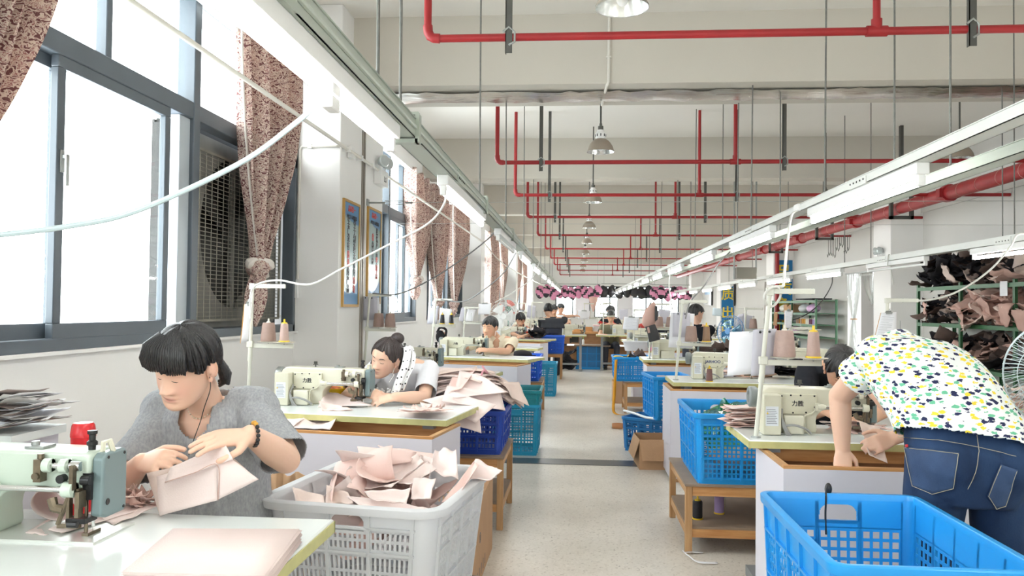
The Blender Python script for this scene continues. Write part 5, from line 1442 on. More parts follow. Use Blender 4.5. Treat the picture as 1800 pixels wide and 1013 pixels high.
patch('square pale piece at the top right of the heap', [A(764, 792, 3.14), A(802, 791, 3.1), A(806, 845, 2.92), A(752, 826, 2.98)], F_PINK, group=G, bulge=.02, seed=4, wav=.03)
patch('pale piece flopping over the right rim of the basket', [A(836, 808, 3.1), A(883, 828, 3.0), A(864, 844, 2.93), A(812, 842, 2.94)], F_PINK, group=G, bulge=.03, seed=5, wav=.02)
patch('blush piece folded on edge at the right of the heap', [A(832, 812, 3.05), A(842, 818, 3.0), A(800, 880, 2.72), A(776, 884, 2.74)], F_PINK2, group=G, bulge=.02, seed=6)
patch('short wide piece hanging inside the front rim of the basket', [A(640, 866, 2.72), A(722, 858, 2.74), A(714, 888, 2.64), A(652, 878, 2.66)], F_PINK, group=G, bulge=.02, seed=7, wav=.02)
patch('pointed piece leaning on the left rim of the basket', [A(514, 858, 2.78), A(568, 872, 2.76), A(572, 888, 2.66), A(520, 884, 2.68)], F_TAN, group=G, bulge=.02, seed=8)
patch('small curled piece at the left back of the heap', [A(592, 826, 3.0), A(636, 832, 2.94), A(628, 858, 2.84), A(592, 856, 2.86)], F_TAN, group=G, bulge=.05, seed=9)
patch('folded flap near the left front of the basket', [A(574, 854, 2.82), A(612, 866, 2.74), A(622, 886, 2.66), A(572, 886, 2.68)], F_TAN, group=G, bulge=.03, seed=10)
patch('flat pale piece at the front right of the basket', [A(726, 842, 2.84), A(766, 842, 2.82), A(756, 878, 2.68), A(722, 878, 2.7)], F_PINK, group=G, bulge=.02, seed=11, wav=.02)
patch('pale pink piece lying across the front of the heap', [A(608, 872, 2.7), A(690, 880, 2.66), A(760, 898, 2.6), A(640, 896, 2.62)], F_PINK, group=G, bulge=.02, seed=12, wav=.02)
patch('arched pale piece between wing and square at the back', [A(664, 784, 3.2), A(768, 800, 3.18), A(752, 822, 3.05), A(690, 800, 3.1)], F_PINK2, group=G, bulge=.03, seed=13, wav=.02)
patch('small knotted pale piece right of centre of the heap', [A(738, 800, 3.08), A(762, 806, 3.06), A(756, 838, 2.92), A(732, 836, 2.94)], F_PINK, group=G, bulge=.05, seed=14, wav=.04)

# big fanned pile over the dark blue crate
VD = [cloth_mesh(.44, .32, 40 + k, .15, .003, dome=.75, m=(F_PINK, F_PINK, F_TAN)[k % 3], cut=.08, nx=13, ny=11) for k in range(6)]
rg = random.Random(9)
for i in range(24):
    t = i / 23
    cloth_obj('fabric_piece', VD[rg.randrange(6)], 'flat pale pink cut piece in the fanned pile on the dark blue crate', (-.74 + .03 * rg.uniform(-1, 1) - .03 * t, 5.13 + .03 * rg.uniform(-1, 1), .81 + .135 * t), (rg.uniform(-.02, .02) + .10, .06 + rg.uniform(-.03, .03), rg.uniform(-.5, .5) + (math.pi if i % 2 else 0)), 'pink pieces fanned over the dark blue crate')
VT = [cloth_mesh(.38, .28, 60 + k, .4, .005, dome=1.2, m=F_TAN, cut=.12, nx=13, ny=11) for k in range(4)]
for i in range(9):
    t = i / 8
    cloth_obj('fabric_piece', VT[i % 4], 'beige cut piece drooping behind the fanned pink pile', (-.55 + .03 * t + .02 * rg.uniform(-1, 1), 5.34 - .03 * t, .80 + .08 * t), (rg.uniform(-.05, .05), .30 + .15 * t, rg.uniform(-.4, .4)), 'beige pieces behind the fanned pink pile')
patch('front pale piece hanging over the edge of the dark blue crate', [A(738, 708, 4.58), A(842, 722, 4.62), A(846, 762, 4.58), A(752, 734, 4.44)], F_PINK, bulge=.03, seed=21, group='pink pieces fanned over the dark blue crate')
patch('broad pale piece lying across the middle of the fanned pile', [A(742, 704, 4.62), A(800, 690, 4.72), A(872, 712, 4.70), A(836, 744, 4.56)], F_PINK, bulge=.03, seed=25, group='pink pieces fanned over the dark blue crate')
patch('pale piece with pointed corner at the front of the fanned pile', [A(786, 678, 4.76), A(880, 690, 4.84), A(888, 722, 4.76), A(776, 706, 4.62)], F_PINK, bulge=.03, seed=22, group='pink pieces fanned over the dark blue crate')
patch('large square piece on the face of the fanned pile', [A(808, 650, 4.98), A(852, 664, 4.92), A(893, 690, 4.80), A(796, 700, 4.68)], F_PINK, bulge=.05, seed=23, group='pink pieces fanned over the dark blue crate')
patch('left shoulder piece of the fanned pile', [A(796, 660, 4.98), A(838, 648, 5.04), A(812, 684, 4.76), A(784, 690, 4.72)], F_PINK2, bulge=.02, seed=26, group='pink pieces fanned over the dark blue crate')
patch('beige point hanging down at the right of the pile', [A(884, 672, 5.0), A(912, 672, 5.1), A(930, 714, 5.04), A(900, 700, 4.96)], F_TAN, bulge=.02, seed=24, group='beige pieces behind the fanned pink pile')
rb = MB().tube(bez([A(848, 644, 5.0), A(852, 650, 4.98), A(857, 656, 5.0), A(850, 652, 4.97), A(846, 660, 4.97)], 5), .007, 6)
tag(rb.build('ribbon', mat('rose_ribbon', (206, 146, 156), .6), None, True), 'rose ribbon tied on top of the fanned pile', 'ribbon')
VS = [cloth_mesh(.16, .07, 80 + k, .5, .006, m=(F_PINK2, F_PINK)[k % 2], nx=9, ny=5) for k in range(5)]
for i in range(16):
    p = at(750 + rg.uniform(-22, 20), 722, Z=.768 + .003 * i)
    cloth_obj('fabric_strip', VS[i % 5], 'narrow blush strip in the loose stack on the second left table', (p[0], p[1] + rg.uniform(-.03, .03), .772 + .0028 * i), (rg.uniform(-.06, .06), rg.uniform(-.05, .05), rg.uniform(-.35, .35)), 'blush strips stacked on the second left table', thick=.0015)

# draped pieces on the second left table
patch('pale pink piece hanging over the front of the second left table', [A(558, 716, 4.47), A(602, 717, 4.42), A(580, 756, 3.93), A(512, 752, 3.98)], F_PINK, bulge=.035, wav=.012, seed=31)
patch('left corner of the hanging pink piece', [A(498, 726, 4.33), A(560, 717, 4.46), A(514, 752, 3.97), A(489, 729, 4.27)], F_PINK, bulge=.01, seed=35)
patch('pale pink piece being fed under the needle of the second machine', [A(571, 690, 4.62), A(594, 692, 4.66), A(655, 713, 4.45), A(559, 716, 4.42)], F_PINK, bulge=.03, wav=.01, seed=32)
patch('small rumpled blush piece in front of the second machine', [A(560, 706, 4.44), A(600, 714, 4.4), A(622, 721, 4.32), A(566, 722, 4.3)], F_PINK2, bulge=.03, wav=.02, seed=33)
# nearest table: the stack of squares at the front, one object per sheet
qa = [at(305, 929, Z=.80), at(527, 930, Z=.80), at(466, 1012, Z=.80), at(214, 1006, Z=.80)]
cen = sum(qa) / 4
base = MB().grid([[qa[0] * (1 - s) + qa[1] * s - cen + np.array([0, 0, 0]) for s in np.linspace(0, 1, 7)], [qa[3] * (1 - s) + qa[2] * s - cen for s in np.linspace(0, 1, 7)]]).mesh('square_sheet', F_PINK)
for i in range(22):
    cloth_obj('fabric_square', base, 'pale pink square in the neat stack on the nearest table', (cen[0] + rg.uniform(-.005, .005), cen[1] + rg.uniform(-.004, .004), .7645 + .0016 * i), (0, 0, rg.uniform(-.012, .012)), 'pink squares stacked on the nearest table', thick=.0012)
# curled pieces by the nearest needle
pr = bez([(-1.25, .767), (-1.38, .767), (-1.455, .785), (-1.485, .825), (-1.468, .868), (-1.425, .876), (-1.38, .852), (-1.35, .815)], 6)
o = MB().grid([[(p[0] + .04 * (1 - s) - .02 * s, 1.99 + .17 * s + .03 * math.sin(3 * p[0]), .767 + (p[1] - .767) * (.72 + .4 * s)) for s in np.linspace(0, 1, 8)] for p in pr]).build('fabric_piece', F_PINK, None, True); o.modifiers.new('s', 'SOLIDIFY').thickness = .002
tag(o, 'pink piece curled into a roll behind the nearest needle', 'fabric')
patch('flat pink piece lying left of the nearest needle', [at(45, 938, Z=.768), at(100, 905, Z=.768), at(138, 912, Z=.768), at(80, 942, Z=.768)], F_PINK, bulge=.006, seed=41)
patch('long flat pink strip running to the nearest needle', [at(85, 932, Z=.772), at(180, 893, Z=.772), at(262, 893, Z=.772), at(108, 938, Z=.772)], F_PINK, bulge=.004, seed=42)
patch('pink strip with a dark edge behind the nearest needle', [at(170, 905, Z=.775), at(240, 884, Z=.775), at(272, 892, Z=.775), at(200, 924, Z=.768)], F_PINK, bulge=.004, seed=43)
VSm = [cloth_mesh(.09, .04, 90 + k, 2.5, .012, m=(F_PINK2, F_DUSTY)[k % 2], nx=8, ny=5) for k in range(5)]
for i in range(16):
    p = at(rg.uniform(192, 268), rg.uniform(876, 892), Z=.78)
    cloth_obj('fabric_strip', VSm[i % 5], 'small curled blush strip in the jumble beside the hands', (p[0], p[1], .772 + .0025 * i), (rg.uniform(-.4, .4), rg.uniform(-.4, .4), rg.uniform(0, 6)), 'curled strips beside the hands on the nearest table', thick=.0015)
# scraps on the right tables
VR = [cloth_mesh(.15, .09, 110 + k, .5, .01, m=(F_PINK2, F_DUSTY, F_PINK)[k % 3], nx=9, ny=6) for k in range(6)]
for i in range(24):
    cloth_obj('fabric_strip', VR[i % 6], 'pink strip in the stack on the left corner of the nearest right table', (.815 + rg.uniform(-.02, .03), 4.06 + rg.uniform(-.04, .04), .768 + .0042 * i), (rg.uniform(-.08, .1), rg.uniform(-.15, .05), rg.uniform(-.4, .4)), 'pink strips stacked on the nearest right table', thick=.002)
for i in range(14):
    p = at(rg.uniform(1250, 1340), rg.uniform(657, 663), Z=.77)
    cloth_obj('fabric_strip', VR[i % 6], 'loose pink strip spread on the second right table', (p[0], p[1], .77 + .002 * i), (rg.uniform(-.2, .2), rg.uniform(-.2, .2), rg.uniform(0, 6)), 'loose strips on the second right table')
for i in range(16):
    cloth_obj('fabric_strip', VR[i % 6], 'rumpled pink strip under the needle of the nearest right machine', (1.37 + rg.uniform(-.1, .1), 3.98 + rg.uniform(-.06, .06), .769 + .002 * i), (rg.uniform(-.2, .2), rg.uniform(-.2, .2), rg.uniform(0, 6)), 'rumpled strips by the nearest right machine')
patch('pale flap-shaped piece held up under the bending arm', [at(1510, 741, Y=3.68), at(1546, 752, Y=3.66), at(1560, 815, Y=3.42), at(1527, 800, Y=3.45)], F_TAN, bulge=.03, seed=51)
# ------------------------------------------------------------------ papers and red cap behind the nearest machine
cab = thing('side_cabinet', 'grey-white cabinet by the wall behind the nearest machine', 'cabinet', (-1.95, 2.32, 0))
MB().bb(-2.25, -1.66, 2.22, 2.44, .06, .93).build('carcass', M_PANEL, cab, True)
MB().bb(-2.27, -1.64, 2.20, 2.45, .93, .955).build('cabinet_top', M_LAM, cab, True)
MB().bb(-2.2, -1.7, 2.25, 2.42, 0, .06).build('plinth', M_DARK, cab, True)
for x0, x1 in ((-2.24, -1.96), (-1.94, -1.67)):
    d = MB().bb(x0, x1, 2.205, 2.22, .08, .91).build('door', M_PANEL, cab, True); MB().cyl((x1 - .05 if x0 < -2 else x0 + .05, 2.19, .5), (x1 - .05 if x0 < -2 else x0 + .05, 2.19, .6), .006, n=8).build('handle', M_STEEL, d, True)
M_NEWS = mat('printed_paper', (206, 204, 202), .7, var=.25, vscale=18)
VP = [cloth_mesh(.24, .17, 130 + k, .25, .012, m=(M_NEWS, M_PAPER, mat('card_brown_grey', (150, 136, 130), .7))[k % 3], nx=8, ny=6) for k in range(6)]
for i in range(18):
    cloth_obj('paper_sheet', VP[i % 6], 'loose printed paper in the untidy stack left of the red cap', (-1.75 + rg.uniform(-.05, .05), 2.33 + rg.uniform(-.03, .03), .965 + .0055 * i), (rg.uniform(-.12, .12), rg.uniform(-.15, .12), rg.uniform(-.4, .4)), 'papers stacked behind the nearest machine', 'paper', .001)
rc = thing('red_tumbler', 'red plastic tumbler standing behind the nearest machine', 'tumbler', (at(146, 776, Y=2.10)[0], 2.10, .762))
M_RCAP = mat('red_cap_plastic', (206, 36, 44), .3)
MB().lathe([(.001, 0), (.024, 0), (.031, .215), (.001, .215)], n=28).build('cup_body', M_RCAP, rc)
MB().lathe([(.031, .215), (.0325, .216), (.0325, .224), (.029, .248), (.024, .254), (.001, .255)], n=28).build('lid', M_RCAP, rc)
# paper ribbon on the floor and small floor litter
o = MB().grid([[p, p + np.array([.0, .018, .004])] for p in bez([at(1200, 970, Z=.003), at(1212, 980, Z=.02), at(1228, 990, Z=.01), at(1262, 992, Z=.004)], 6)]).build('paper_ribbon', M_PAPER, None, True); o.modifiers.new('s', 'SOLIDIFY').thickness = .0012
tag(o, 'white paper ribbon lying by the foot of the right wooden stand', 'paper')
o = MB().grid([[p, p + np.array([.004, .02, .0])] for p in bez([at(1202, 973, Z=.02), at(1215, 972, Z=.012), at(1236, 973, Z=.004)], 5)]).build('paper_ribbon', M_PAPER, None, True); o.modifiers.new('s', 'SOLIDIFY').thickness = .0012
tag(o, 'short straight scrap of paper beside the curled ribbon on the floor', 'paper')
lit = MB(); rl = random.Random(4)
for i in range(70):
    x, y = rl.uniform(-.42, .55), rl.uniform(3.8, 13); s = rl.uniform(.003, .008); t = rl.uniform(0, 3)
    lit.add([(x + s * math.cos(t), y + s * math.sin(t), .002), (x - s * math.sin(t), y + s * .6 * math.cos(t), .003), (x - s * math.cos(t), y - s * math.sin(t), .002)], [(0, 1, 2)])
o = stuff(lit.build('floor_lint', M_INK, None, True)); tag(o, 'tiny dark lint scattered over the aisle floor', 'lint')
# green bag in the right crate
gb = thing('plastic_bag', 'crumpled green translucent plastic bag in the crate on the right stand', 'bag', (.93, 4.9, .40))
mg = glass_mat('green_film', (.35, .80, .55, 1), .16, .18)
for k, (c, r_) in enumerate((((.90, 4.85, .64), (.17, .2, .14)), ((1.02, 5.0, .66), (.14, .14, .12)))):
    e = MB().ell(c, r_, 30, 20).build('bag_film', mg, gb, True)
    for v in e.data.vertices:
        d = noise.noise(v.co * 14) + .5 * noise.noise(v.co * 30); v.co += v.normal * d * .025
    e.data.polygons.foreach_set('use_smooth', [False] * len(e.data.polygons)); e.data.update()
MB().tube([(.86, 4.8, .74), (.87, 4.78, .78), (.85, 4.77, .8), (.9, 4.79, .765)], [.03, .02, .03, .012], 8).build('bag_knot', mg, gb, True)
o = MB().ell((.93, 4.86, .49), (.16, .24, .09), 20, 12).build('bag_contents', F_DUSTY, gb, True)
# black cap in the cobalt crate, dark bits
o = MB().ell((-.70, 10.05, .74), (.13, .13, .06), 20, 10).bb(-.72, -.52, 9.93, 10.0, .73, .74).build('black_beret', F_BLACK, None, True); tag(o, 'round black cap lying in the cobalt crate', 'hat')
# ------------------------------------------------------------------ people
def remesh(mb, voxel, smooth=3, fac=.5):
    me = mb.mesh('tmp', M_WHITE)
    o = bpy.data.objects.new('tmp', me); COL.objects.link(o)
    r = o.modifiers.new('r', 'REMESH'); r.mode = 'VOXEL'; r.voxel_size = voxel; r.use_smooth_shade = True
    if smooth:
        s = o.modifiers.new('s', 'SMOOTH'); s.factor = fac; s.iterations = smooth
    dg = bpy.context.evaluated_depsgraph_get()
    out = bpy.data.meshes.new_from_object(o.evaluated_get(dg))
    bpy.data.objects.remove(o); bpy.data.meshes.remove(me)
    n = len(out.vertices); V = np.empty(n * 3); out.vertices.foreach_get('co', V); V = V.reshape(-1, 3)
    F = [tuple(p.vertices) for p in out.polygons]
    bpy.data.meshes.remove(out)
    return V, F

def skin_mat(name, c):
    if name in MATS: return MATS[name]
    m = mat(name, c, .52, sss=.12, spec=.35)
    nt = m.node_tree; b = nt.nodes['Principled BSDF']
    a = nd(nt, 'ShaderNodeAttribute'); a.attribute_name = 'tint'
    mx = nd(nt, 'ShaderNodeMix', data_type='RGBA', blend_type='MULTIPLY'); mx.inputs[0].default_value = 1
    mx.inputs[6].default_value = lin(c); nt.links.new(a.outputs['Color'], mx.inputs[7])
    nt.links.new(mx.outputs[2], b.inputs['Base Color'])
    return m
SKIN_L = skin_mat('light_skin', (232, 192, 168))
SKIN_M = skin_mat('tan_skin', (214, 168, 140))
M_HAIR = mat('black_hair', (22, 20, 22), .34, bump=.5, bscale=70, stretch=(3.5, 3.5, .25), spec=.6)
M_HAIR_B = mat('dark_brown_hair', (46, 34, 32), .36, bump=.5, bscale=70, stretch=(3.5, 3.5, .25), spec=.6)
M_LASH = mat('lash_black', (34, 24, 22), .6)

def rot_head(yaw=0, pitch=0, roll=0, away=False):
    """local +y is the face; yaw 0 looks at -Y (towards the camera end)"""
    R = Matrix.Rotation(math.radians(yaw), 3, 'Z') @ Matrix.Rotation(math.radians(pitch), 3, 'X') @ Matrix.Rotation(math.radians(roll), 3, 'Y')
    if not away: R = R @ Matrix.Rotation(math.pi, 3, 'Z')
    else: R = Matrix.Rotation(math.radians(yaw), 3, 'Z') @ Matrix.Rotation(-math.radians(pitch), 3, 'X') @ Matrix.Rotation(math.radians(roll), 3, 'Y')
    return R
HZ = np.array([-.117, -.113, -.105, -.092, -.072, -.047, -.02, .0, .03, .06, .085, .104, .114, .118])
HW = np.array([.004, .022, .036, .048, .0575, .064, .0685, .0715, .0745, .0735, .064, .043, .02, .003])
HF = np.array([.068, .082, .090, .0935, .090, .089, .087, .088, .093, .090, .075, .045, .014, -.004])
HB = np.array([.058, .034, .016, -.006, -.032, -.055, -.078, -.09, -.098, -.098, -.085, -.058, -.030, -.010])
def gs(x, s): return np.exp(-(x / s) ** 2 / 2)
def head_front(x, z, soft=1.0):
    """extra relief of the face"""
    ax = np.abs(x)
    nose = .024 * gs(x, .0085 + .004 * np.clip((-z) / .04, 0, 1)) * np.clip((.016 - z) / .05, 0, 1) ** 1.3 * np.where(z < -.036, np.clip((z + .050) / .014, 0, 1), 1)
    wing = .0095 * gs(ax - .0135, .006) * gs(z + .0365, .0065)
    sock = -.0075 * gs(ax - .031, .014) * gs(z - .004, .011)
    lid = .0055 * gs(ax - .031, .0105) * gs(z - .002, .0075)
    brow = .003 * gs(ax - .03, .02) * gs(z - .022, .008)
    ul = .0062 * gs(x, .016) * gs(z + .0605, .0042)
    ll = .0068 * gs(x, .014) * gs(z + .0705, .0045)
    ml = -.004 * gs(x, .019) * gs(z + .0653, .0018)
    crease = -.003 * gs(x, .014) * gs(z + .081, .005)
    chin = .004 * gs(x, .016) * gs(z + .098, .010)
    cheek = .004 * gs(ax - .043, .018) * gs(z + .03, .02)
    phil = -.0015 * gs(x, .003) * gs(z + .052, .006)
    return nose + wing + sock + lid + brow + ul + ll + ml + crease + chin + cheek + phil
def head_mesh(nu=110, nz=96, wide=1.0):
    q = np.linspace(0, 1, nz)
    z = -.117 + .235 * (.5 - .5 * np.cos(math.pi * (.03 + .94 * q))) / 1.0
    z = np.clip(z, -.1168, .1178)
    def ip(T):
        # smooth interpolation (monotone enough) via cubic through numpy interp on dense blur
        zz = np.linspace(-.117, .118, 400); y = np.interp(zz, HZ, T)
        k = np.hanning(31); k /= k.sum(); y = np.convolve(np.pad(y, 15, 'edge'), k, 'valid')
        return np.interp(z, zz, y)
    w, f, b = ip(HW) * wide, ip(HF), ip(HB)
    th = np.linspace(0, 2 * math.pi, nu, endpoint=False)
    th = th - .28 * np.sin(2 * (th - math.pi / 2)) * .5      # denser in front
    e = 2 / 2.25
    X = np.empty((nz, nu)); Y = np.empty((nz, nu))
    for i in range(nz):
        c, s = np.cos(th), np.sin(th)
        X[i] = w[i] * np.sign(c) * np.abs(c) ** e
        mid = (f[i] + b[i]) / 2 - .012; fr = f[i] - mid; bk = mid - b[i]
        Y[i] = mid + np.where(s > 0, fr, bk) * np.sign(s) * np.abs(s) ** e
    Z = np.repeat(z[:, None], nu, 1)
    front = np.clip((Y - .02) / .03, 0, 1)
    Y2 = Y + head_front(X, Z) * front
    V = np.stack([X, Y2, Z], -1).reshape(-1, 3)
    F = []
    for i in range(nz - 1):
        for j in range(nu):
            a, b2 = i * nu + j, i * nu + (j + 1) % nu
            F.append((a, b2, b2 + nu, a + nu))
    F.append(tuple(range(nu))[::-1]); F.append(tuple(range((nz - 1) * nu, nz * nu)))
    # face paint: lips, blush, brows
    x, zf, fr = X.reshape(-1), Z.reshape(-1), front.reshape(-1)
    col = np.ones((len(V), 4))
    lip = np.clip(1.6 * (gs(zf + .0655, .0062) * (1 - (x / .0235) ** 2 > 0) * np.clip((1 - (np.abs(x) / .0235) ** 2), 0, 1) ** .5) - .45, 0, 1) * fr
    col[:, :3] *= 1 - lip[:, None] * np.array([.16, .36, .30])
    mlin = gs(x, .014) * gs(zf + .0653, .0013) * fr
    col[:, :3] *= 1 - .5 * np.clip(mlin, 0, 1)[:, None]
    bl = gs(np.abs(x) - .042, .018) * gs(zf + .032, .02) * fr
    col[:, :3] *= 1 - bl[:, None] * np.array([.0, .09, .08])
    nost = gs(np.abs(x) - .0075, .0028) * gs(zf + .0465, .0025) * fr
    col[:, :3] *= 1 - .55 * np.clip(nost, 0, 1)[:, None]
    return V, F, col
def face_pt(x, z, off=0.001):
    """point on the face surface for brows and lashes"""
    zz = np.linspace(-.117, .118, 400)
    k = np.hanning(31); k /= k.sum()
    def ip(T): return float(np.interp(z, zz, np.convolve(np.pad(np.interp(zz, HZ, T), 15, 'edge'), k, 'valid')))
    w, f, b = ip(HW), ip(HF), ip(HB); mid = (f + b) / 2 - .012
    c = min(.999, abs(x) / w) ** 2.25
    y = mid + (f - mid) * (1 - c) ** (1 / 2.25)
    return np.array([x, y + float(head_front(np.array(x), np.array(z))) + off, z])

def ring(c, ax, fw, hw, hd, n=28, sq=2.3):
    ax = np.array(ax, float); ax /= np.linalg.norm(ax); fw = np.array(fw, float); fw -= ax * fw.dot(ax); fw /= np.linalg.norm(fw)
    t = np.linspace(0, 2 * math.pi, n, endpoint=False); e = 2 / sq
    return [np.array(c) + ax * hw * np.sign(math.cos(a)) * abs(math.cos(a)) ** e + fw * hd * np.sign(math.sin(a)) * abs(math.sin(a)) ** e for a in t]

def hand_prims(mb, W, d, n, thumb=1, curl=(.35, .5, .4), spread=.09, s=1.0, tcurl=.3, fing=None):
    """W wrist, d towards the fingers, n out of the back of the hand; thumb=+1 on the d x n side"""
    W = np.array(W, float); d = np.array(d, float); d /= np.linalg.norm(d); n = np.array(n, float); n -= d * n.dot(d); n /= np.linalg.norm(n)
    sd = np.cross(d, n) * thumb
    # palm
    rings = []
    for t, hw, hd in ((-.012, .026, .019), (.02, .031, .0175), (.055, .038, .0155), (.082, .040, .0135), (.094, .037, .010)):
        rings.append(ring(W + d * t * s + n * (-.004 * s), sd, n, hw * s, hd * s, 20, 2.4))
    mb.loft(rings)
    L = (.070, .079, .073, .057)
    for i in range(4):
        o = (1.5 - i) * .0195 * s
        base = W + d * (.086 - (.004 if i in (0, 3) else 0) - (.006 if i == 3 else 0)) * s + sd * o
        dd = d + sd * (1.5 - i) * spread; dd /= np.linalg.norm(dd)
        p, ang = base - dd * .012 * s, 0
        r = (.0092 if i < 3 else .0080) * s
        mult = 1.0 if fing is None else fing[i]
        seg = [L[i] * q * s for q in (.46, .30, .24)]
        for k in range(3):
            ang += curl[k] * mult
            v = dd * math.cos(ang) - n * math.sin(ang)
            q = p + v * (seg[k] + (.012 * s if k == 0 else 0))
            mb.cone(p, q, r * (1 - .07 * k), r * (1 - .07 * (k + 1)), 12, 4)
            p = q
    b = W + d * .018 * s + sd * .024 * s - n * .006 * s
    t1 = d * .62 + sd * .72 - n * (.15 + .3 * tcurl); t1 /= np.linalg.norm(t1)
    m = b + t1 * .042 * s
    t2 = d * .88 + sd * .25 - n * (.2 + .6 * tcurl); t2 /= np.linalg.norm(t2)
    e = m + t2 * .034 * s
    t3 = d * .95 - n * (.2 + .7 * tcurl) + sd * .05; t3 /= np.linalg.norm(t3)
    mb.cone(b - t1 * .01 * s, m, .0145 * s, .0115 * s, 12, 4); mb.cone(m, e, .0112 * s, .0098 * s, 12, 4); mb.cone(e, e + t3 * .024 * s, .0098 * s, .0085 * s, 12, 4)

def limb(mb, pts, rs, n=18):
    for i in range(len(pts) - 1):
        mb.cone(pts[i], pts[i + 1], rs[i], rs[i + 1], n, 5)

def cut_mesh(V, F, cuts):
    """remove faces where any test says so"""
    keep = np.ones(len(V), bool)
    for test in cuts: keep &= ~test(V)
    F2 = [f for f in F if all(keep[i] for i in f)]
    used = sorted({i for f in F2 for i in f}); mp = {o: k for k, o in enumerate(used)}
    return V[used], [tuple(mp[i] for i in f) for f in F2]

def cloth_part(name, mb, voxel, m, root, cuts=(), wrinkle=.004, wscale=14, seed=0, smooth=4, thick=.003, dirs=(1, 1, .45)):
    V, F = remesh(mb, voxel, smooth)
    V, F = cut_mesh(V, F, cuts)
    me = bpy.data.meshes.new(name); me.from_pydata(V.tolist(), [], F); me.materials.append(m)
    me.update()
    if wrinkle:
        N = np.empty(len(V) * 3); me.vertices.foreach_get('normal', N); N = N.reshape(-1, 3)
        D = np.empty(len(V))
        for i, p in enumerate(V):
            q = Vector((p[0] * dirs[0] * wscale + seed, p[1] * dirs[1] * wscale, p[2] * dirs[2] * wscale))
            a = noise.noise(q); D[i] = (1 - abs(a) * 2.2) * .7 + .5 * noise.noise(q * 2.3)
        V = V + N * (D * wrinkle)[:, None]
        me.vertices.foreach_set('co', V.reshape(-1))
    me.polygons.foreach_set('use_smooth', [True] * len(me.polygons))
    me.transform(root_matrix(root).inverted()); me.update()
    o = bpy.data.objects.new(name, me); COL.objects.link(o); o.parent = root
    s = o.modifiers.new('s', 'SOLIDIFY'); s.thickness = thick; s.offset = -1
    return o

def body_part(mb, voxel, head, M, skin, root, wide=1.0, fine=True, ears=True):
    """one continuous figure: remeshed limbs, trunk, neck and hands joined with the modelled head"""
    V, F = remesh(mb, voxel, 3)
    Hv, Hf, Hc = head_mesh(110 if fine else 64, 96 if fine else 52, wide)
    Hw = Hv @ np.array(M.to_3x3()).T + np.array(M.translation)
    me = bpy.data.meshes.new('body')
    n = len(V)
    allV = np.concatenate([V, Hw]); allF = F + [tuple(i + n for i in f) for f in Hf]
    col = np.ones((len(allV), 4)); col[n:] = Hc
    if ears:
        e = MB()
        for sx in (-1, 1):
            e.ell((sx * .0735 * wide, -.008, -.008), (.010, .020, .031), 16, 12)
            e.tube([(sx * (.077) * wide, -.012 + .016 * math.cos(a), -.006 + .026 * math.sin(a)) for a in np.linspace(-.4, 4.6, 14)], .0055, 8)
            e.ell((sx * .075 * wide, .002, -.034), (.007, .009, .011), 12, 8)
        ev = np.concatenate(e.v); k = len(allV)
        ew = ev @ np.array(M.to_3x3()).T + np.array(M.translation)
        allV = np.concatenate([allV, ew]); allF += [tuple(i + k for i in f) for f in e.f]
        ec = np.ones((len(ev), 4)); ec[:, 1:3] *= .92; col = np.concatenate([col, ec])
    me.from_pydata(allV.tolist(), [], allF); me.materials.append(skin)
    at_ = me.color_attributes.new('tint', 'FLOAT_COLOR', 'POINT'); at_.data.foreach_set('color', col.reshape(-1))
    me.polygons.foreach_set('use_smooth', [True] * len(me.polygons))
    me.transform(root_matrix(root).inverted()); me.update()
    o = bpy.data.objects.new('body', me); COL.objects.link(o); o.parent = root
    return o

def hair_shell(root, M, line, m, rad=(.084, .112, .098), cen=(0, -.012, .028), nu=120, nv=70, strand=.0035, thick=.012, freq=38, flow=None, name='hair'):
    """hair as a strand-combed shell over the skull; line(theta) = lowest z for each direction, theta 0 = face"""
    P = np.zeros((nv, nu + 1, 3))
    for j in range(nu + 1):
        th = -math.pi + 2 * math.pi * j / nu
        zl = line(th)
        for i in range(nv):
            t = i / (nv - 1)
            # from crown to the hair line
            ph = math.pi / 2 * (1 - t) + t * math.asin(max(-.98, min(.98, (zl - cen[2]) / rad[2])))
            k = 1 + strand / .09 * math.sin(freq * th + 3 * math.sin(4 * th) + 2.2 * t) * (.3 + .7 * t) + .5 * strand / .09 * math.sin(2.7 * freq * th)
            cp = math.cos(ph)
            if ph < 0: cp = math.cos(ph * .75)
            x = cen[0] + rad[0] * cp * math.sin(th) * k; y = cen[1] + rad[1] * cp * math.cos(th) * k; z = cen[2] + rad[2] * math.sin(ph) * (1 + .02 * math.sin(5 * th)) + (.004 * math.sin(freq * .8 * th) if t > .97 else 0)
            P[i, j] = (x, y, z)
    if flow is not None: P = flow(P)
    V = P.reshape(-1, 3) @ np.array(M.to_3x3()).T + np.array(M.translation)
    o = MB().grid(V.reshape(nv, nu + 1, 3)).build(name, m, root, True)
    s = o.modifiers.new('s', 'SOLIDIFY'); s.thickness = thick; s.offset = -1
    return o
def head_part(name, mb, m, root, M):
    V = [v @ np.array(M.to_3x3()).T + np.array(M.translation) for v in mb.v]; mb.v = V
    return mb.build(name, m, root, True)
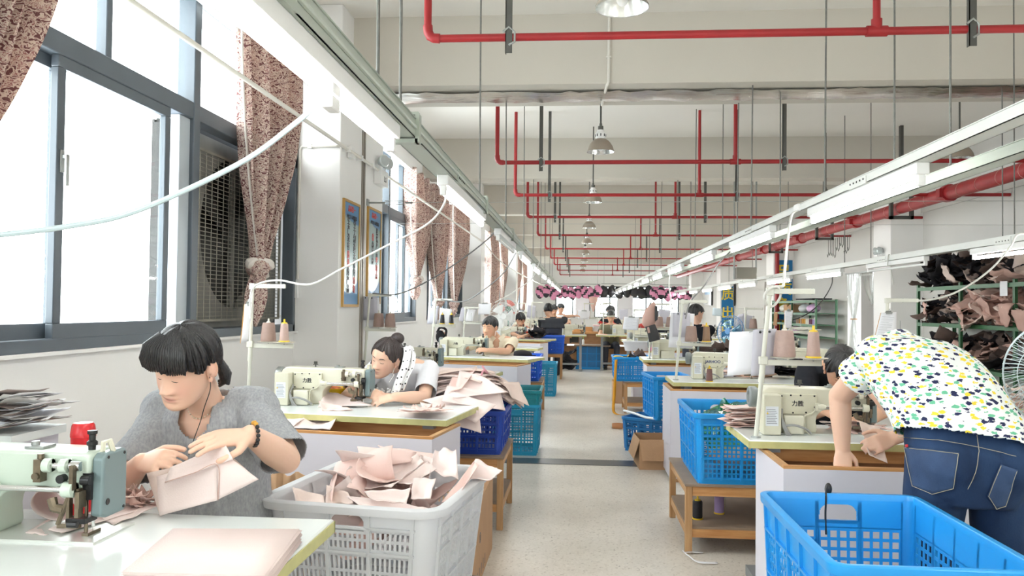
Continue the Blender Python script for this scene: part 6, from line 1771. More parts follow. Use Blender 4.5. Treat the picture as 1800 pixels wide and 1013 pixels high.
def brows_lashes(root, M, closed=True, brow=True, s=1.0):
    lash = MB()
    for sx in (-1, 1):
        lash.tube([face_pt(sx * x, z, .0006) for x, z in ((.0165, -.0015), (.022, -.0045), (.030, -.0062), (.038, -.0048), (.0455, -.0008))], [.0004, .0012, .0015, .0014, .0006], 6)
    stuff(head_part('eyelashes', lash, M_LASH, root, M))
    if brow:
        for sx in (-1, 1):
            head_part('eyebrow', MB().tube([face_pt(sx * x, z, .0004) for x, z in ((.014, .0205), (.022, .024), (.033, .0255), (.042, .0235), (.050, .019))], [.0015, .0026, .0026, .002, .0008], 6), M_HAIR, root, M)
def open_eyes(root, M):
    for sx in (-1, 1):
        c = face_pt(sx * .031, .001, -.0105)
        e = head_part('eye', MB().ell(c, (.0125, .0125, .0095), 16, 10), mat('eye_white', (226, 222, 216), .25), root, M)
        head_part('iris', MB().ell(c + np.array([0, .0085, -.001]), (.0052, .0045, .0052), 12, 8), mat('dark_iris', (36, 24, 20), .2), root, M)

def legs_sit(mb, hip, knee_dy, hw=.09, z_knee=.50, sgn=-1, r=(.082, .058, .05, .036)):
    pts = []
    for sx in (-1, 1):
        h = np.array(hip) + np.array([sx * hw, 0, 0]); k = np.array([hip[0] + sx * (hw + .03), hip[1] + sgn * knee_dy, z_knee]); a = np.array([k[0], k[1] - sgn * .05, .09])
        limb(mb, [h, k], [r[0], r[1]]); limb(mb, [k, k * .65 + a * .35, a], [r[1] * .95, r[2], r[3]])
        pts.append(a)
    return pts
def shoes(root, ankles, sgn=-1, m=M_DARK):
    for a in ankles:
        MB().loft([ring((a[0], a[1] + sgn * t, zc), (1, 0, 0), (0, 0, 1), w, h, 16) for t, w, h, zc in ((-.05, .03, .03, .04), (-.02, .04, .045, .05), (.06, .042, .035, .038), (.13, .043, .026, .028), (.17, .03, .018, .02))]).build('shoe', m, root, True)
def stool(x, y, h, label):
    r = thing('work_stool', label, 'stool', (x, y, 0))
    MB().bb(-.17, .17, -.13, .13, h - .03, h).build('seat', M_PINE, r, bevel=.006)
    for sx in (-1, 1):
        for sy in (-1, 1): MB().box((sx * .14, sy * .10, (h - .03) / 2), (.032, .032, h - .03)).build('leg', M_PINE_Z, r)
        MB().box((sx * .14, 0, .15), (.022, .2, .03)).build('stretcher', M_PINE_Y, r)

def below(p, nrm, rad=None):
    p = np.array(p, float); nrm = np.array(nrm, float); nrm /= np.linalg.norm(nrm)
    def f(V):
        d = (V - p) @ nrm
        t = d > 0
        if rad: t &= np.linalg.norm(V - p - np.outer(d, nrm), axis=1) < rad
        return t & (d < .12)
    return f
def inside(c, r):
    c = np.array(c, float); r = np.array(r, float)
    return lambda V: (((V - c) / r) ** 2).sum(1) < 1
# ---------- person in grey at the nearest table
def heather(name, a, b):
    return mat(name, a, .9, col2=b, vscale=150, bump=.1, bscale=200, spec=.2, stretch=(1, 1, .45))
def mk_head(c, s=1.0, **k):
    return Matrix.Translation(Vector([float(x) for x in c])) @ rot_head(**k).to_4x4() @ Matrix.Diagonal((s, s, s, 1))
def lp(M, p): return np.array(M @ Vector([float(x) for x in p]))

def woman_grey():
    root = thing('person', 'seated person in a heather grey T-shirt with black fringe, folding a pink piece', 'person', (-1.21, 2.66, 0))
    hc = at(326, 641, Y=2.36)
    M = mk_head(hc, 1.03, yaw=-14, pitch=27, roll=9)
    S1, S2 = np.array([-1.375, 2.56, .985]), np.array([-1.045, 2.55, .998])
    E1, W1 = at(206, 862, Y=2.36), at(250, 812, Y=2.225)
    E2, W2 = at(503, 808, Y=2.42), at(440, 764, Y=2.20)
    b = MB()
    ax, fw = (1, .02, .03), (0, -1, 0)
    tor = [((-1.21, 2.64, .50), .165, .125), ((-1.21, 2.64, .60), .165, .13), ((-1.21, 2.62, .70), .145, .115), ((-1.21, 2.60, .80), .148, .115), ((-1.21, 2.575, .90), .158, .112), ((-1.21, 2.555, .97), .15, .09), ((-1.208, 2.545, 1.015), .095, .065), ((-1.205, 2.53, 1.04), .055, .052)]
    b.loft([ring(c, ax, fw, hw, hd) for c, hw, hd in tor])
    nk = lp(M, (0, -.028, -.055))
    b.cone((-1.208, 2.545, .985), nk, .056, .053, 24, 5)
    b.cone(S1, S1 + np.array([.06, 0, .01]), .055, .06); b.cone(S2, S2 - np.array([.06, 0, -.01]), .055, .06)
    limb(b, [S1, (S1 + E1) / 2, E1], [.052, .048, .041]); limb(b, [E1, E1 * .65 + W1 * .35, W1], [.041, .042, .026])
    limb(b, [S2, (S2 + E2) / 2, E2], [.052, .050, .044]); limb(b, [E2, E2 * .65 + W2 * .35, W2], [.044, .045, .028])
    hand_prims(b, W1, at(296, 806, Y=2.15) - W1, np.array([-.1, -.75, .66]), thumb=-1, curl=(.45, .55, .4), s=1.0, tcurl=.5)
    hand_prims(b, W2, at(372, 770, Y=2.13) - W2, np.array([.05, -.45, .9]), thumb=-1, curl=(.22, .2, .15), spread=.07, s=1.02, tcurl=.2)
    ank = legs_sit(b, (-1.21, 2.62, .53), .42)
    body_part(b, .0042, None, M, SKIN_L, root, 1.10)
    brows_lashes(root, M, brow=False)
    # T-shirt
    t = MB()
    t.loft([ring(c, ax, fw, hw + (.028 if i < 5 else .022), hd + (.026 if i < 5 else .024)) for i, (c, hw, hd) in enumerate(tor[:7])])
    t.cone((-1.208, 2.55, .985), (-1.206, 2.54, 1.045), .108, .080)
    for S in (S1, S2): t.cone(S + np.array([0, 0, .012]), np.array([-1.208, 2.55, 1.005]), .066, .07)
    for S, E, q in ((S1, E1, .74), (S2, E2, .93)):
        e = S + (E - S) * q
        t.cone(S + np.array([.02 if S is S1 else -.02, 0, .0]), e, .070, .076); t.cone(S, S + np.array([0, 0, -.05]), .072, .07)
    d1 = (E1 - S1) / np.linalg.norm(E1 - S1); d2 = (E2 - S2) / np.linalg.norm(E2 - S2)
    cuts = [below(S1 + (E1 - S1) * .78, d1, .1), below(S2 + (E2 - S2) * .94, d2, .1), inside((-1.207, 2.52, 1.075), (.080, .10, .070)), inside((-1.213, 2.44, 1.0), (.052, .06, .075)), lambda V: V[:, 2] < .505]
    sh = cloth_part('t_shirt', t, .0065, heather('heather_grey_jersey', (168, 170, 173), (146, 148, 152)), root, cuts, .0058, 15, 1.3)
    # trousers
    p = MB(); legs_sit(p, (-1.21, 2.62, .53), .42, r=(.098, .073, .066, .052)); p.loft([ring((-1.21, 2.64, z), ax, fw, hw, hd) for z, hw, hd in ((.44, .17, .13), (.5, .182, .142), (.58, .178, .14))])
    cloth_part('trousers', p, .012, mat('dark_trousers', (52, 54, 62), .85), root, [], 0)
    shoes(root, ank)
    # hair: combed back crown, heavy fringe, tail
    def line(th):
        a = abs(th)
        f = .033 + .004 * math.sin(9 * th)
        if a < .86: return f
        if a < 1.15: return f + (.0 - f) * (a - .86) / .29
        if a < 1.75: return -.0 + .022 * math.sin((a - 1.15) / .6 * math.pi)
        return -.0 - .065 * min(1, (a - 1.75) / .7)
    def flow(P):
        # fringe puffs forward over the brow
        Y = P[..., 1]; Z = P[..., 2]
        f = np.clip((Y - .03) / .05, 0, 1) * np.clip((.095 - Z) / .05, 0, 1)
        P[..., 1] = Y + f * .002
        return P
    hair_shell(root, M, line, M_HAIR, rad=(.0925, .112, .103), cen=(0, -.012, .026), flow=flow, strand=.003, nv=60, nu=200, freq=46)
    tail = MB()
    for k in range(3): tail.tube([(-.05, -.07, -.005), (-.074 - .004 * k, -.07, -.045 - .01 * k), (-.074 - .004 * k, -.066, -.085), (-.056, -.06, -.105 + .01 * k)], [.016, .018, .014, .004], 10)
    head_part('hair_tail', tail, M_HAIR, root, M)
    lk = MB()
    lk.tube([(.074, .020, .0), (.080, .022, -.05), (.076, .03, -.09), (.066, .04, -.12)], [.010, .013, .010, .002], 8)
    lk.tube([(.07, -.03, -.03), (.075, -.02, -.08), (.07, 0, -.125)], [.016, .018, .003], 8)
    head_part('side_lock', lk, M_HAIR, root, M)
    bn = MB()
    for k in range(22):
        a = -1.1 + 2.2 * k / 21
        bn.tube([(.05 * math.sin(a) * .7, .03 + .02 * math.cos(a), .128), (.074 * math.sin(a), .062 + .02 * math.cos(a), .098), (.082 * math.sin(a), .078 + .020 * math.cos(a), .060), (.081 * math.sin(a), .080 + .020 * math.cos(a), .030 + .003 * math.sin(7 * k))], [.003, .0055, .0062, .002], 6)
    stuff(head_part('fringe', bn, M_HAIR, root, M))
    # necklace, bracelet, ring, earphone
    ck = [(-1.207 + .062 * math.cos(a), 2.545 - .072 * max(0, math.sin(a)) - .012, 1.035 - .055 * max(0, math.sin(a)) ** 2) for a in np.linspace(.1, math.pi - .1, 22)]
    nl = MB()
    for c in ck: nl.ell(c, (.003, .003, .003), 8, 6)
    stuff(nl.build('necklace', mat('pearl', (232, 218, 196), .3, .3), root, True))
    dW = (at(372, 770, Y=2.13) - W2); dW /= np.linalg.norm(dW); u, w, _ = frame_of(dW)
    for k in range(16):
        a = 2 * math.pi * k / 16
        MB().ell(W2 - dW * .012 + .0325 * (math.cos(a) * u + math.sin(a) * w), (.0062, .0062, .0062), 10, 8).build('bracelet_bead', mat('amber_bead', (214, 160, 62), .3) if k in (3, 4, 5) else M_BLACK, root, True)
    MB().tube(bez([lp(M, (-.084, .006, -.01)), lp(M, (-.084, .012, -.06)), lp(M, (-.072, .04, -.115)), at(352, 742, Y=2.43), at(340, 775, Y=2.44), at(332, 800, Y=2.43)], 6), .0014, 5).build('earphone_wire', M_DARK, root, True)
    return root
woman_grey()
stool(-1.21, 2.68, .40, 'wooden stool under the person in grey')
# the piece between the hands
G2 = 'pink piece held by the person in grey'
fp = thing('folded_pocket', 'pale pink folded pocket piece held up over the nearest table', 'fabric', at(335, 905, Y=2.13))
patch('', [at(258, 832, Y=2.16), at(405, 800, Y=2.14), at(452, 843, Y=2.14), at(282, 908, Y=2.12)], F_TAN, name='back_panel', bulge=.012, wav=.004, seed=61, parent=fp)
patch('', [at(276, 838, Y=2.135), at(382, 806, Y=2.115), at(382, 880, Y=2.10), at(281, 907, Y=2.10)], F_PINK, name='pocket_panel', bulge=.012, wav=.004, seed=62, parent=fp)
patch('', [at(300, 822, Y=2.13), at(396, 780, Y=2.13), at(410, 808, Y=2.10), at(290, 850, Y=2.105)], F_PINK, name='flap', bulge=.010, wav=.004, seed=63, parent=fp)
patch('', [at(382, 808, Y=2.11), at(405, 806, Y=2.12), at(455, 843, Y=2.12), at(384, 878, Y=2.10)], F_PINK, name='fold', bulge=-.012, wav=.004, seed=64, parent=fp)
MB().tube(bez([at(290, 848, Y=2.10), at(340, 832, Y=2.092), at(382, 818, Y=2.10), at(383, 880, Y=2.095)], 6), .0012, 5).build('seam', F_DUSTY, fp, True)

# ---------- generic worker, seated behind a table and facing the camera end
def worker(label, hx, hy, Y, shirt, skin=SKIN_M, hair=M_HAIR, yaw=0, pitch=25, roll=0, hs=1.0, tor=None, arms=(), voxel=.008, line=None, female=False, away=False, neckcut=True, lean=.10, hw=.17, sleeve=.6, wrinkle=.004, fine=False, seat=.46, stand=False, neck_r=.052, trousers=(58, 60, 70), shirt_name='t_shirt', sh_drop=.19, shift=0.0, extra=None, brow=True, hand_curl=(.4, .5, .4)):
    """hx, hy: head centre in the photograph, Y its distance"""
    hc = at(hx, hy, Y=Y); sg = 1 if away else -1
    M = mk_head(hc, hs, yaw=yaw, pitch=pitch, roll=roll, away=away)
    sc = np.array([hc[0] + shift, Y - sg * lean, hc[2] - sh_drop])       # between the shoulders
    hipz = .93 if stand else seat + .07
    hip = np.array([sc[0], Y - sg * (lean * 2.2 if not stand else lean * 1.6), hipz])
    root = thing('person', label, 'person', (hip[0], hip[1], 0))
    b = MB(); ax, fw = (1, 0, 0), (0, sg, 0)
    L = [(0.0, hw * .98, .125), (.2, hw * .95, .125), (.45, hw * .86, .112), (.7, hw * .93, .115), (.92, hw * .95, .10), (1.0, hw * .8, .08), (1.06, hw * .4, .055)]
    tr = [(hip + (sc - hip) * t, a, d) for t, a, d in L]
    b.loft([ring(c, ax, fw, a, d) for c, a, d in tr])
    b.cone(sc + np.array([0, 0, -.02]), lp(M, (0, -.028, -.055)), neck_r, neck_r * .95, 20, 4)
    Ss = []
    for sx, (E, W, hd) in zip((-1, 1), arms):
        S = sc + np.array([sx * hw * 1.02, 0, -.045]); Ss.append(S)
        b.cone(S, sc + np.array([sx * hw * .5, 0, -.03]), .05, .06)
        if E is None: continue
        E, W = np.array(E, float), np.array(W, float)
        limb(b, [S, (S + E) / 2, E], [.05, .046, .039]); limb(b, [E, E * .65 + W * .35, W], [.039, .040, .026])
        d = np.array(hd[:3], float); hand_prims(b, W, d, np.array(hd[3:6], float), thumb=(sx if sg < 0 else -sx), curl=hand_curl, s=.98, tcurl=.35)
    if stand:
        ank = []
        for sx in (-1, 1):
            h = hip + np.array([sx * .09, 0, -.02]); k = np.array([hip[0] + sx * .1, hip[1] + sg * .03, .48]); a = np.array([hip[0] + sx * .11, hip[1], .09])
            limb(b, [h, k, a], [.085, .058, .04]); ank.append(a)
    else:
        ank = legs_sit(b, hip, .40, sgn=sg)
    body_part(b, voxel, None, M, skin, root, 1.05, fine)
    if not away: brows_lashes(root, M, brow=brow)
    t = MB()
    t.loft([ring(c, ax, fw, a + (.026 if i < 5 else .014), d + (.024 if i < 5 else .014)) for i, (c, a, d) in enumerate(tr[:6])])
    t.cone(sc + np.array([0, 0, -.03]), sc + np.array([0, sg * .01, .03]), .095, .066)
    cuts = [lambda V: V[:, 2] < hip[2] - .06]
    for S, (E, W, hd) in zip(Ss, arms):
        if E is None:
            t.cone(S, S + np.array([0, 0, -.12]), .066, .066); continue
        E = np.array(E, float); q = sleeve
        t.cone(S, S + (E - S) * (q + .05), .066, .066); dv = (E - S) / np.linalg.norm(E - S)
        cuts.append(below(S + (E - S) * q, dv, .09))
    if neckcut: cuts.append(inside(sc + np.array([0, sg * .03, .075]), (.078, .11, .085)))
    if extra is not None: cuts += extra(sc, sg)
    cloth_part(shirt_name, t, voxel * 1.15, shirt, root, cuts, wrinkle, 13, hx * .1)
    p = MB()
    tm = mat('trousers_%d_%d_%d' % trousers, trousers, .85)
    if stand:
        for sx, a in zip((-1, 1), ank): limb(p, [hip + np.array([sx * .09, 0, -.02]), np.array([hip[0] + sx * .1, hip[1] + sg * .03, .48]), a], [.1, .075, .06])
        p.loft([ring((hip[0], hip[1], z), ax, fw, w_, d_) for z, w_, d_ in ((.82, .17, .13), (.9, .18, .14), (1.0, .172, .13))])
    else:
        legs_sit(p, hip, .40, sgn=sg, r=(.098, .072, .065, .052)); p.loft([ring((hip[0], hip[1], z), ax, fw, w_, d_) for z, w_, d_ in ((hip[2] - .09, .165, .13), (hip[2], .178, .14), (hip[2] + .06, .172, .135))])
    cloth_part('trousers', p, .014, tm, root, [], 0)
    shoes(root, ank, sg)
    if line is None:
        def line(th):
            a = abs(th)
            if a < .8: return .05 + .008 * math.sin(11 * th)
            if a < 1.2: return .05 - .05 * (a - .8) / .4
            if a < 1.75: return .0 + .022 * math.sin((a - 1.2) / .55 * math.pi)
            return -.055 * min(1, (a - 1.75) / .6)
    hair_shell(root, M, line, hair, rad=(.0865, .115, .1), cen=(0, -.012, .028), nu=90, nv=30, freq=30, strand=.004)
    if not stand: stool(hip[0], hip[1] + (-sg) * .02, seat - .005, ' '.join(('wooden stool under the ' + label.replace('seated ', '')).split()[:14]))
    return root, M, sc

# ---------- person with the bun and polka-dot scarf
M_WHITE_T = mat('white_jersey', (232, 233, 238), .85, bump=.08, bscale=160, spec=.2)
def bun_line(th):
    a = abs(th)
    if a < .5: return .078 - .01 * a
    if a < 1.25: return .073 - .081 * (a - .5) / .75
    if a < 1.75: return -.008 + .03 * math.sin((a - 1.25) / .5 * math.pi)
    return -.01 - .05 * min(1, (a - 1.75) / .6)
Yb = 4.78
r2, M2, sc2 = worker('seated person with hair in a bun, white T-shirt and black polka-dot scarf', 678, 629, Yb, M_WHITE_T, SKIN_L, M_HAIR_B, yaw=-22, pitch=13, roll=16, hs=1.0, voxel=.0055, line=bun_line, lean=.21, hw=.165, sleeve=.80, fine=True, sh_drop=.045, shift=.06, seat=.46,
    arms=[(at(607, 700, Y=4.72), at(640, 690, Y=4.60), (.9, -.25, -.1, -.1, -.5, .85)), (at(746, 700, Y=4.76), at(693, 698, Y=4.57), (-.9, -.28, -.12, .1, -.5, .85))])
bn = MB(); bn.ell((-.02, -.075, .112), (.042, .042, .036), 24, 16)
head_part('hair_bun', bn, M_HAIR_B, r2, M2)
tl = MB().tube([(-.05, -.095, .06), (-.075, -.10, .0), (-.078, -.08, -.05), (-.07, -.06, -.075)], [.02, .026, .022, .008], 10)
tl.tube([(.070, .02, .0), (.076, .03, -.05), (.07, .04, -.1)], [.006, .008, .002], 8)
head_part('loose_hair', tl, M_HAIR_B, r2, M2)
M_DOT = mat('white_scarf', (240, 240, 240), .8)
sf = thing('polka_dot_scarf', 'white scarf with black polka dots round the neck of the person with the bun', 'scarf', at(715, 690, Y=4.62))
sp = bez([at(689, 640, Y=4.84), at(704, 622, Y=4.83), at(716, 610, Y=4.78), at(713, 640, Y=4.70), at(702, 668, Y=4.66), at(694, 692, Y=4.63)], 6)
sp2 = bez([at(704, 618, Y=4.84), at(722, 612, Y=4.8), at(724, 640, Y=4.72), at(712, 668, Y=4.68), at(704, 688, Y=4.66)], 6)
for k, (path, wd) in enumerate(((sp, .035), (sp2, .03))):
    P = [[p + np.array([wd * (s - .5) * (1.4 if i > 8 else .9), -.006 * math.sin(3.1 * s * math.pi + i * .3), .012 * (s - .5)]) for s in np.linspace(0, 1, 7)] for i, p in enumerate(path)]
    o = MB().grid(P).build('scarf_tail', M_DOT, sf, True); o.modifiers.new('s', 'SOLIDIFY').thickness = .002
    dots = MB()
    for i in range(2, len(P) - 1, 3):
        for s in ((1, 4) if (i // 3) % 2 else (2, 5)):
            c = np.array(P[i][s]) + np.array([0, -.003, 0]); dots.cyl(c, c + np.array([0, -.0015, 0]), .0052, n=10)
    stuff(dots.build('polka_dots', M_BLACK, o, True))
lc = MB(); rl = random.Random(2)
for k in range(60):
    c = at(rl.uniform(652, 700), rl.uniform(682, 706), Y=4.61); lc.lathe([(.003, -.001), (.006, 0), (.003, .001)], c, 8, axis=(rl.uniform(-.3, .3), -1, rl.uniform(-.3, .3)))
stuff(lc.build('lace_trim', M_DOT, sf, True))
MB().tube(bez([lp(M2, (-.079, .004, -.02)), lp(M2, (-.076, .02, -.07)), at(692, 660, Y=4.68), at(684, 672, Y=4.66)], 6), .0018, 5).build('earphone_wire', M_WHITE, r2, True)
yb = thing('yellow_basin', 'yellow plastic basin with orange bits behind the second machine', 'basin', (at(585, 690, Y=4.80)[0], 4.80, .762))
MB().lathe([(.001, .002), (.06, .002), (.085, .07), (.09, .075), (.087, .077), (.058, .008), (.001, .008)], n=28).build('basin_body', mat('clear_yellow', (240, 200, 40), .25), yb)
MB().ell((0, 0, .055), (.07, .07, .03), 20, 10).build('basin_contents', mat('orange_bits', (222, 120, 70), .8, var=.5, vscale=60), yb)
# ---------- person in the beige shirt
M_BEIGE = mat('beige_shirt', (222, 208, 184), .85, bump=.06, bscale=120, spec=.2)
r3, M3, sc3 = worker('seated person in an open-collared beige shirt at the fourth left table', 861, 575, 9.55, M_BEIGE, SKIN_M, M_HAIR, yaw=-22, pitch=10, roll=4, hs=1.04, voxel=.008, lean=.10, hw=.185, sleeve=.72, shift=.09, sh_drop=.135, seat=.48,
    arms=[(at(812, 612, Y=9.60), at(786, 600, Y=9.45), (-.4, -.4, .6, -.4, -.6, .4)), (at(893, 618, Y=9.45), at(858, 616, Y=9.2), (-.8, -.3, .1, -.1, -.6, .7))],
    extra=lambda sc, sg: [inside(sc + np.array([-.01, -.11, -.02]), (.035, .07, .11))])
MB().tube(bez([lp(M3, (-.079, .004, -.02)), lp(M3, (-.079, .012, -.06)), lp(M3, (-.07, .01, -.1))], 4), .003, 5).build('earphone', M_WHITE, r3, True)
for sx in (-1, 1):
    MB().hexa([sc3 + np.array([sx * .012, -.098, .0]), sc3 + np.array([sx * .075, -.075, .055]), sc3 + np.array([sx * .085, -.05, .055]), sc3 + np.array([sx * .02, -.09, .0])], [sc3 + np.array([sx * .05, -.115, -.045]), sc3 + np.array([sx * .095, -.09, .02]), sc3 + np.array([sx * .1, -.07, .03]), sc3 + np.array([sx * .055, -.10, -.04])]).build('collar', M_BEIGE, r3, True)
o = MB().ell(at(774, 592, Y=9.4), (.055, .05, .075), 18, 12).tube(bez([at(768, 585, Y=9.4), at(774, 576, Y=9.4), at(784, 580, Y=9.4), at(783, 592, Y=9.4)], 5), .014, 8).build('black_pouch', F_BLACK, None, True)
tag(o, 'black pouch with a strap held up by the person in beige', 'pouch')
# ---------- person in white T-shirt
worker('seated person in a white T-shirt bent over the fifth left machine', 915, 562, 14.75, M_WHITE_T, SKIN_M, M_HAIR, yaw=8, pitch=32, hs=1.05, voxel=.010, lean=.12, hw=.18, sleeve=.62, sh_drop=.165, shift=.06, seat=.46,
    arms=[(at(898, 586, Y=14.6), at(910, 590, Y=14.4), (.7, -.5, -.1, 0, -.5, .8)), (at(941, 586, Y=14.6), at(920, 591, Y=14.35), (-.8, -.4, -.1, 0, -.5, .8))])
# ---------- person in dark T-shirt seen from behind
M_CHAR = mat('charcoal_jersey', (62, 64, 68), .85, bump=.08, bscale=120, spec=.2)
def nape(th):
    a = abs(th); return .045 if a < 1 else (.045 - .05 * (a - 1) / .5 if a < 1.5 else -.005 - .045 * min(1, (a - 1.5) / .6))
worker('standing person in a charcoal T-shirt seen from behind, one arm stretched out', 964, 545, 15.75, M_CHAR, SKIN_M, M_HAIR, yaw=0, pitch=18, hs=1.06, voxel=.010, lean=.05, hw=.22, sleeve=.62, away=True, stand=True, shift=.09, sh_drop=.16, line=nape,
    arms=[(at(952, 578, Y=16.0), at(960, 588, Y=16.3), (.3, .9, -.2, -.5, 0, .8)), (at(993, 557, Y=15.75), at(1008, 555, Y=15.85), (.9, .1, .05, 0, -.3, .9))])
# ---------- person in black behind the nearest right machine
M_NAVYBLACK = mat('black_jersey', (34, 36, 42), .85, bump=.06, bscale=120, spec=.2)
worker('seated person in a black T-shirt with bowed head behind the nearest right machine', 1478, 648, 4.52, M_NAVYBLACK, SKIN_M, M_HAIR, yaw=-5, pitch=48, hs=1.0, voxel=.007, lean=.24, hw=.19, sleeve=.78, sh_drop=.0, shift=.08, seat=.46, fine=True,
    arms=[(at(1416, 728, Y=4.5), at(1452, 722, Y=4.22), (.6, -.6, -.3, 0, -.4, .8)), (at(1560, 716, Y=4.4), at(1532, 738, Y=4.2), (-.8, -.4, -.1, 0, -.5, .8))])
# ---------- person at the second right table, mostly hidden by the sheets
worker('seated person behind the hanging white sheets, forearms on the second right table', 1335, 625, 7.55, mat('maroon_black_top', (70, 46, 44), .85), SKIN_L, M_HAIR, yaw=-5, pitch=40, hs=1.0, voxel=.010, lean=.18, hw=.17, sleeve=.5, sh_drop=.06, seat=.46,
    arms=[(at(1290, 652, Y=7.45), at(1300, 658, Y=7.1), (.7, -.6, -.1, 0, -.4, .9)), (at(1362, 652, Y=7.45), at(1330, 660, Y=7.1), (-.8, -.4, -.1, 0, -.4, .9))])
# ---------- person standing in black by the far thread cones, turned to the right
worker('standing person in a black T-shirt and dark apron, turned away by the far cones', 1224, 551, 10.6, M_NAVYBLACK, SKIN_L, M_HAIR, yaw=-58, pitch=15, hs=.98, voxel=.009, lean=.03, hw=.17, sleeve=.62, away=True, stand=True, sh_drop=.17, line=nape,
    arms=[(None, None, None), (at(1241, 590, Y=10.7), at(1238, 582, Y=10.9), (.3, .8, .3, 0, -.3, .9))])
# ---------- small figures at the far end
def far_person(label, u, v, Y, shirt, away=False, seat=.46, pitch=25, yaw=0, hair=M_HAIR, stand=False, hs=1.05):
    hc = at(u, v, Y=Y); sg = 1 if away else -1
    a = [(hc + np.array([sx * .25, sg * .12, -.42]), hc + np.array([sx * .12, sg * .38, -.40]), (-sx * .4, sg * .8, 0, 0, 0, 1)) for sx in (-1, 1)]
    worker(label, u, v, Y, shirt, SKIN_M, hair, yaw=yaw, pitch=pitch, hs=hs, voxel=.016, lean=.08, hw=.18, sleeve=.6, away=away, wrinkle=0, arms=a, seat=seat, stand=stand)
far_person('tiny seated person in white far down the left row', 986, 542, 22.0, M_WHITE_T, yaw=40)
far_person('tiny person in orange-brown peeking beside the charcoal T-shirt', 974, 545, 19.5, mat('rust_top', (160, 104, 80), .85), yaw=10)
far_person('tiny person in dark clothes with tied hair far down the right row', 1073, 547, 19.5, M_NAVYBLACK, yaw=-60)
far_person('tiny person in olive behind a machine in the far right row', 1074, 556, 17.6, mat('olive_top', (112, 108, 86), .85), pitch=35)
far_person('tiny person in black far off between the lamp rows', 1157, 560, 14.8, M_NAVYBLACK, yaw=20, pitch=35)

# ---------- bending person in the printed shirt
def print_mat():
    m = bpy.data.materials.new('animal_print_cotton'); m.use_nodes = True; nt = m.node_tree; L = nt.links.new
    b = nt.nodes['Principled BSDF']; b.inputs['Roughness'].default_value = .85; b.inputs['Specular IOR Level'].default_value = .2
    tc = nd(nt, 'ShaderNodeTexCoord'); mp = nd(nt, 'ShaderNodeMapping'); mp.inputs['Scale'].default_value = (36, 36, 72); mp.inputs['Rotation'].default_value = (0, .3, .2)
    L(tc.outputs['Object'], mp.inputs['Vector'])
    n = nd(nt, 'ShaderNodeTexNoise'); n.inputs['Scale'].default_value = 1.4; n.inputs['Detail'].default_value = 3
    L(mp.outputs[0], n.inputs['Vector'])
    ad = nd(nt, 'ShaderNodeMix', data_type='VECTOR'); ad.inputs[0].default_value = .22
    L(mp.outputs[0], ad.inputs[4]); L(n.outputs['Color'], ad.inputs[5])
    v = nd(nt, 'ShaderNodeTexVoronoi'); v.inputs['Scale'].default_value = 1.25; v.inputs['Randomness'].default_value = .75
    L(ad.outputs[1], v.inputs['Vector'])
    n3 = nd(nt, 'ShaderNodeTexNoise'); n3.inputs['Scale'].default_value = 2.6; L(mp.outputs[0], n3.inputs['Vector'])
    ma = nd(nt, 'ShaderNodeMath', operation='MULTIPLY_ADD'); ma.inputs[1].default_value = .75; L(n3.outputs['Fac'], ma.inputs[0]); L(v.outputs['Distance'], ma.inputs[2])
    mk = nd(nt, 'ShaderNodeMath', operation='LESS_THAN'); mk.inputs[1].default_value = .785; L(ma.outputs[0], mk.inputs[0])
    sp = nd(nt, 'ShaderNodeSeparateColor'); L(v.outputs['Color'], sp.inputs[0])
    r = nd(nt, 'ShaderNodeValToRGB'); r.color_ramp.interpolation = 'CONSTANT'; cr = r.color_ramp
    cr.elements[0].position = 0; cr.elements[0].color = lin((44, 48, 84)); cr.elements[1].position = .36; cr.elements[1].color = lin((110, 188, 152))
    cr.elements.new(.68).color = lin((236, 212, 70))
    L(sp.outputs[0], r.inputs['Fac'])
    mx = nd(nt, 'ShaderNodeMix', data_type='RGBA'); mx.inputs[6].default_value = lin((236, 240, 238)); L(mk.outputs[0], mx.inputs[0]); L(r.outputs[0], mx.inputs[7])
    L(mx.outputs[2], b.inputs['Base Color'])
    return m
def denim():
    m = mat('blue_denim', (44, 66, 100), .8, col2=(28, 44, 72), vscale=7, bump=.15, bscale=260, spec=.2, stretch=(1, 1, .5))
    return m
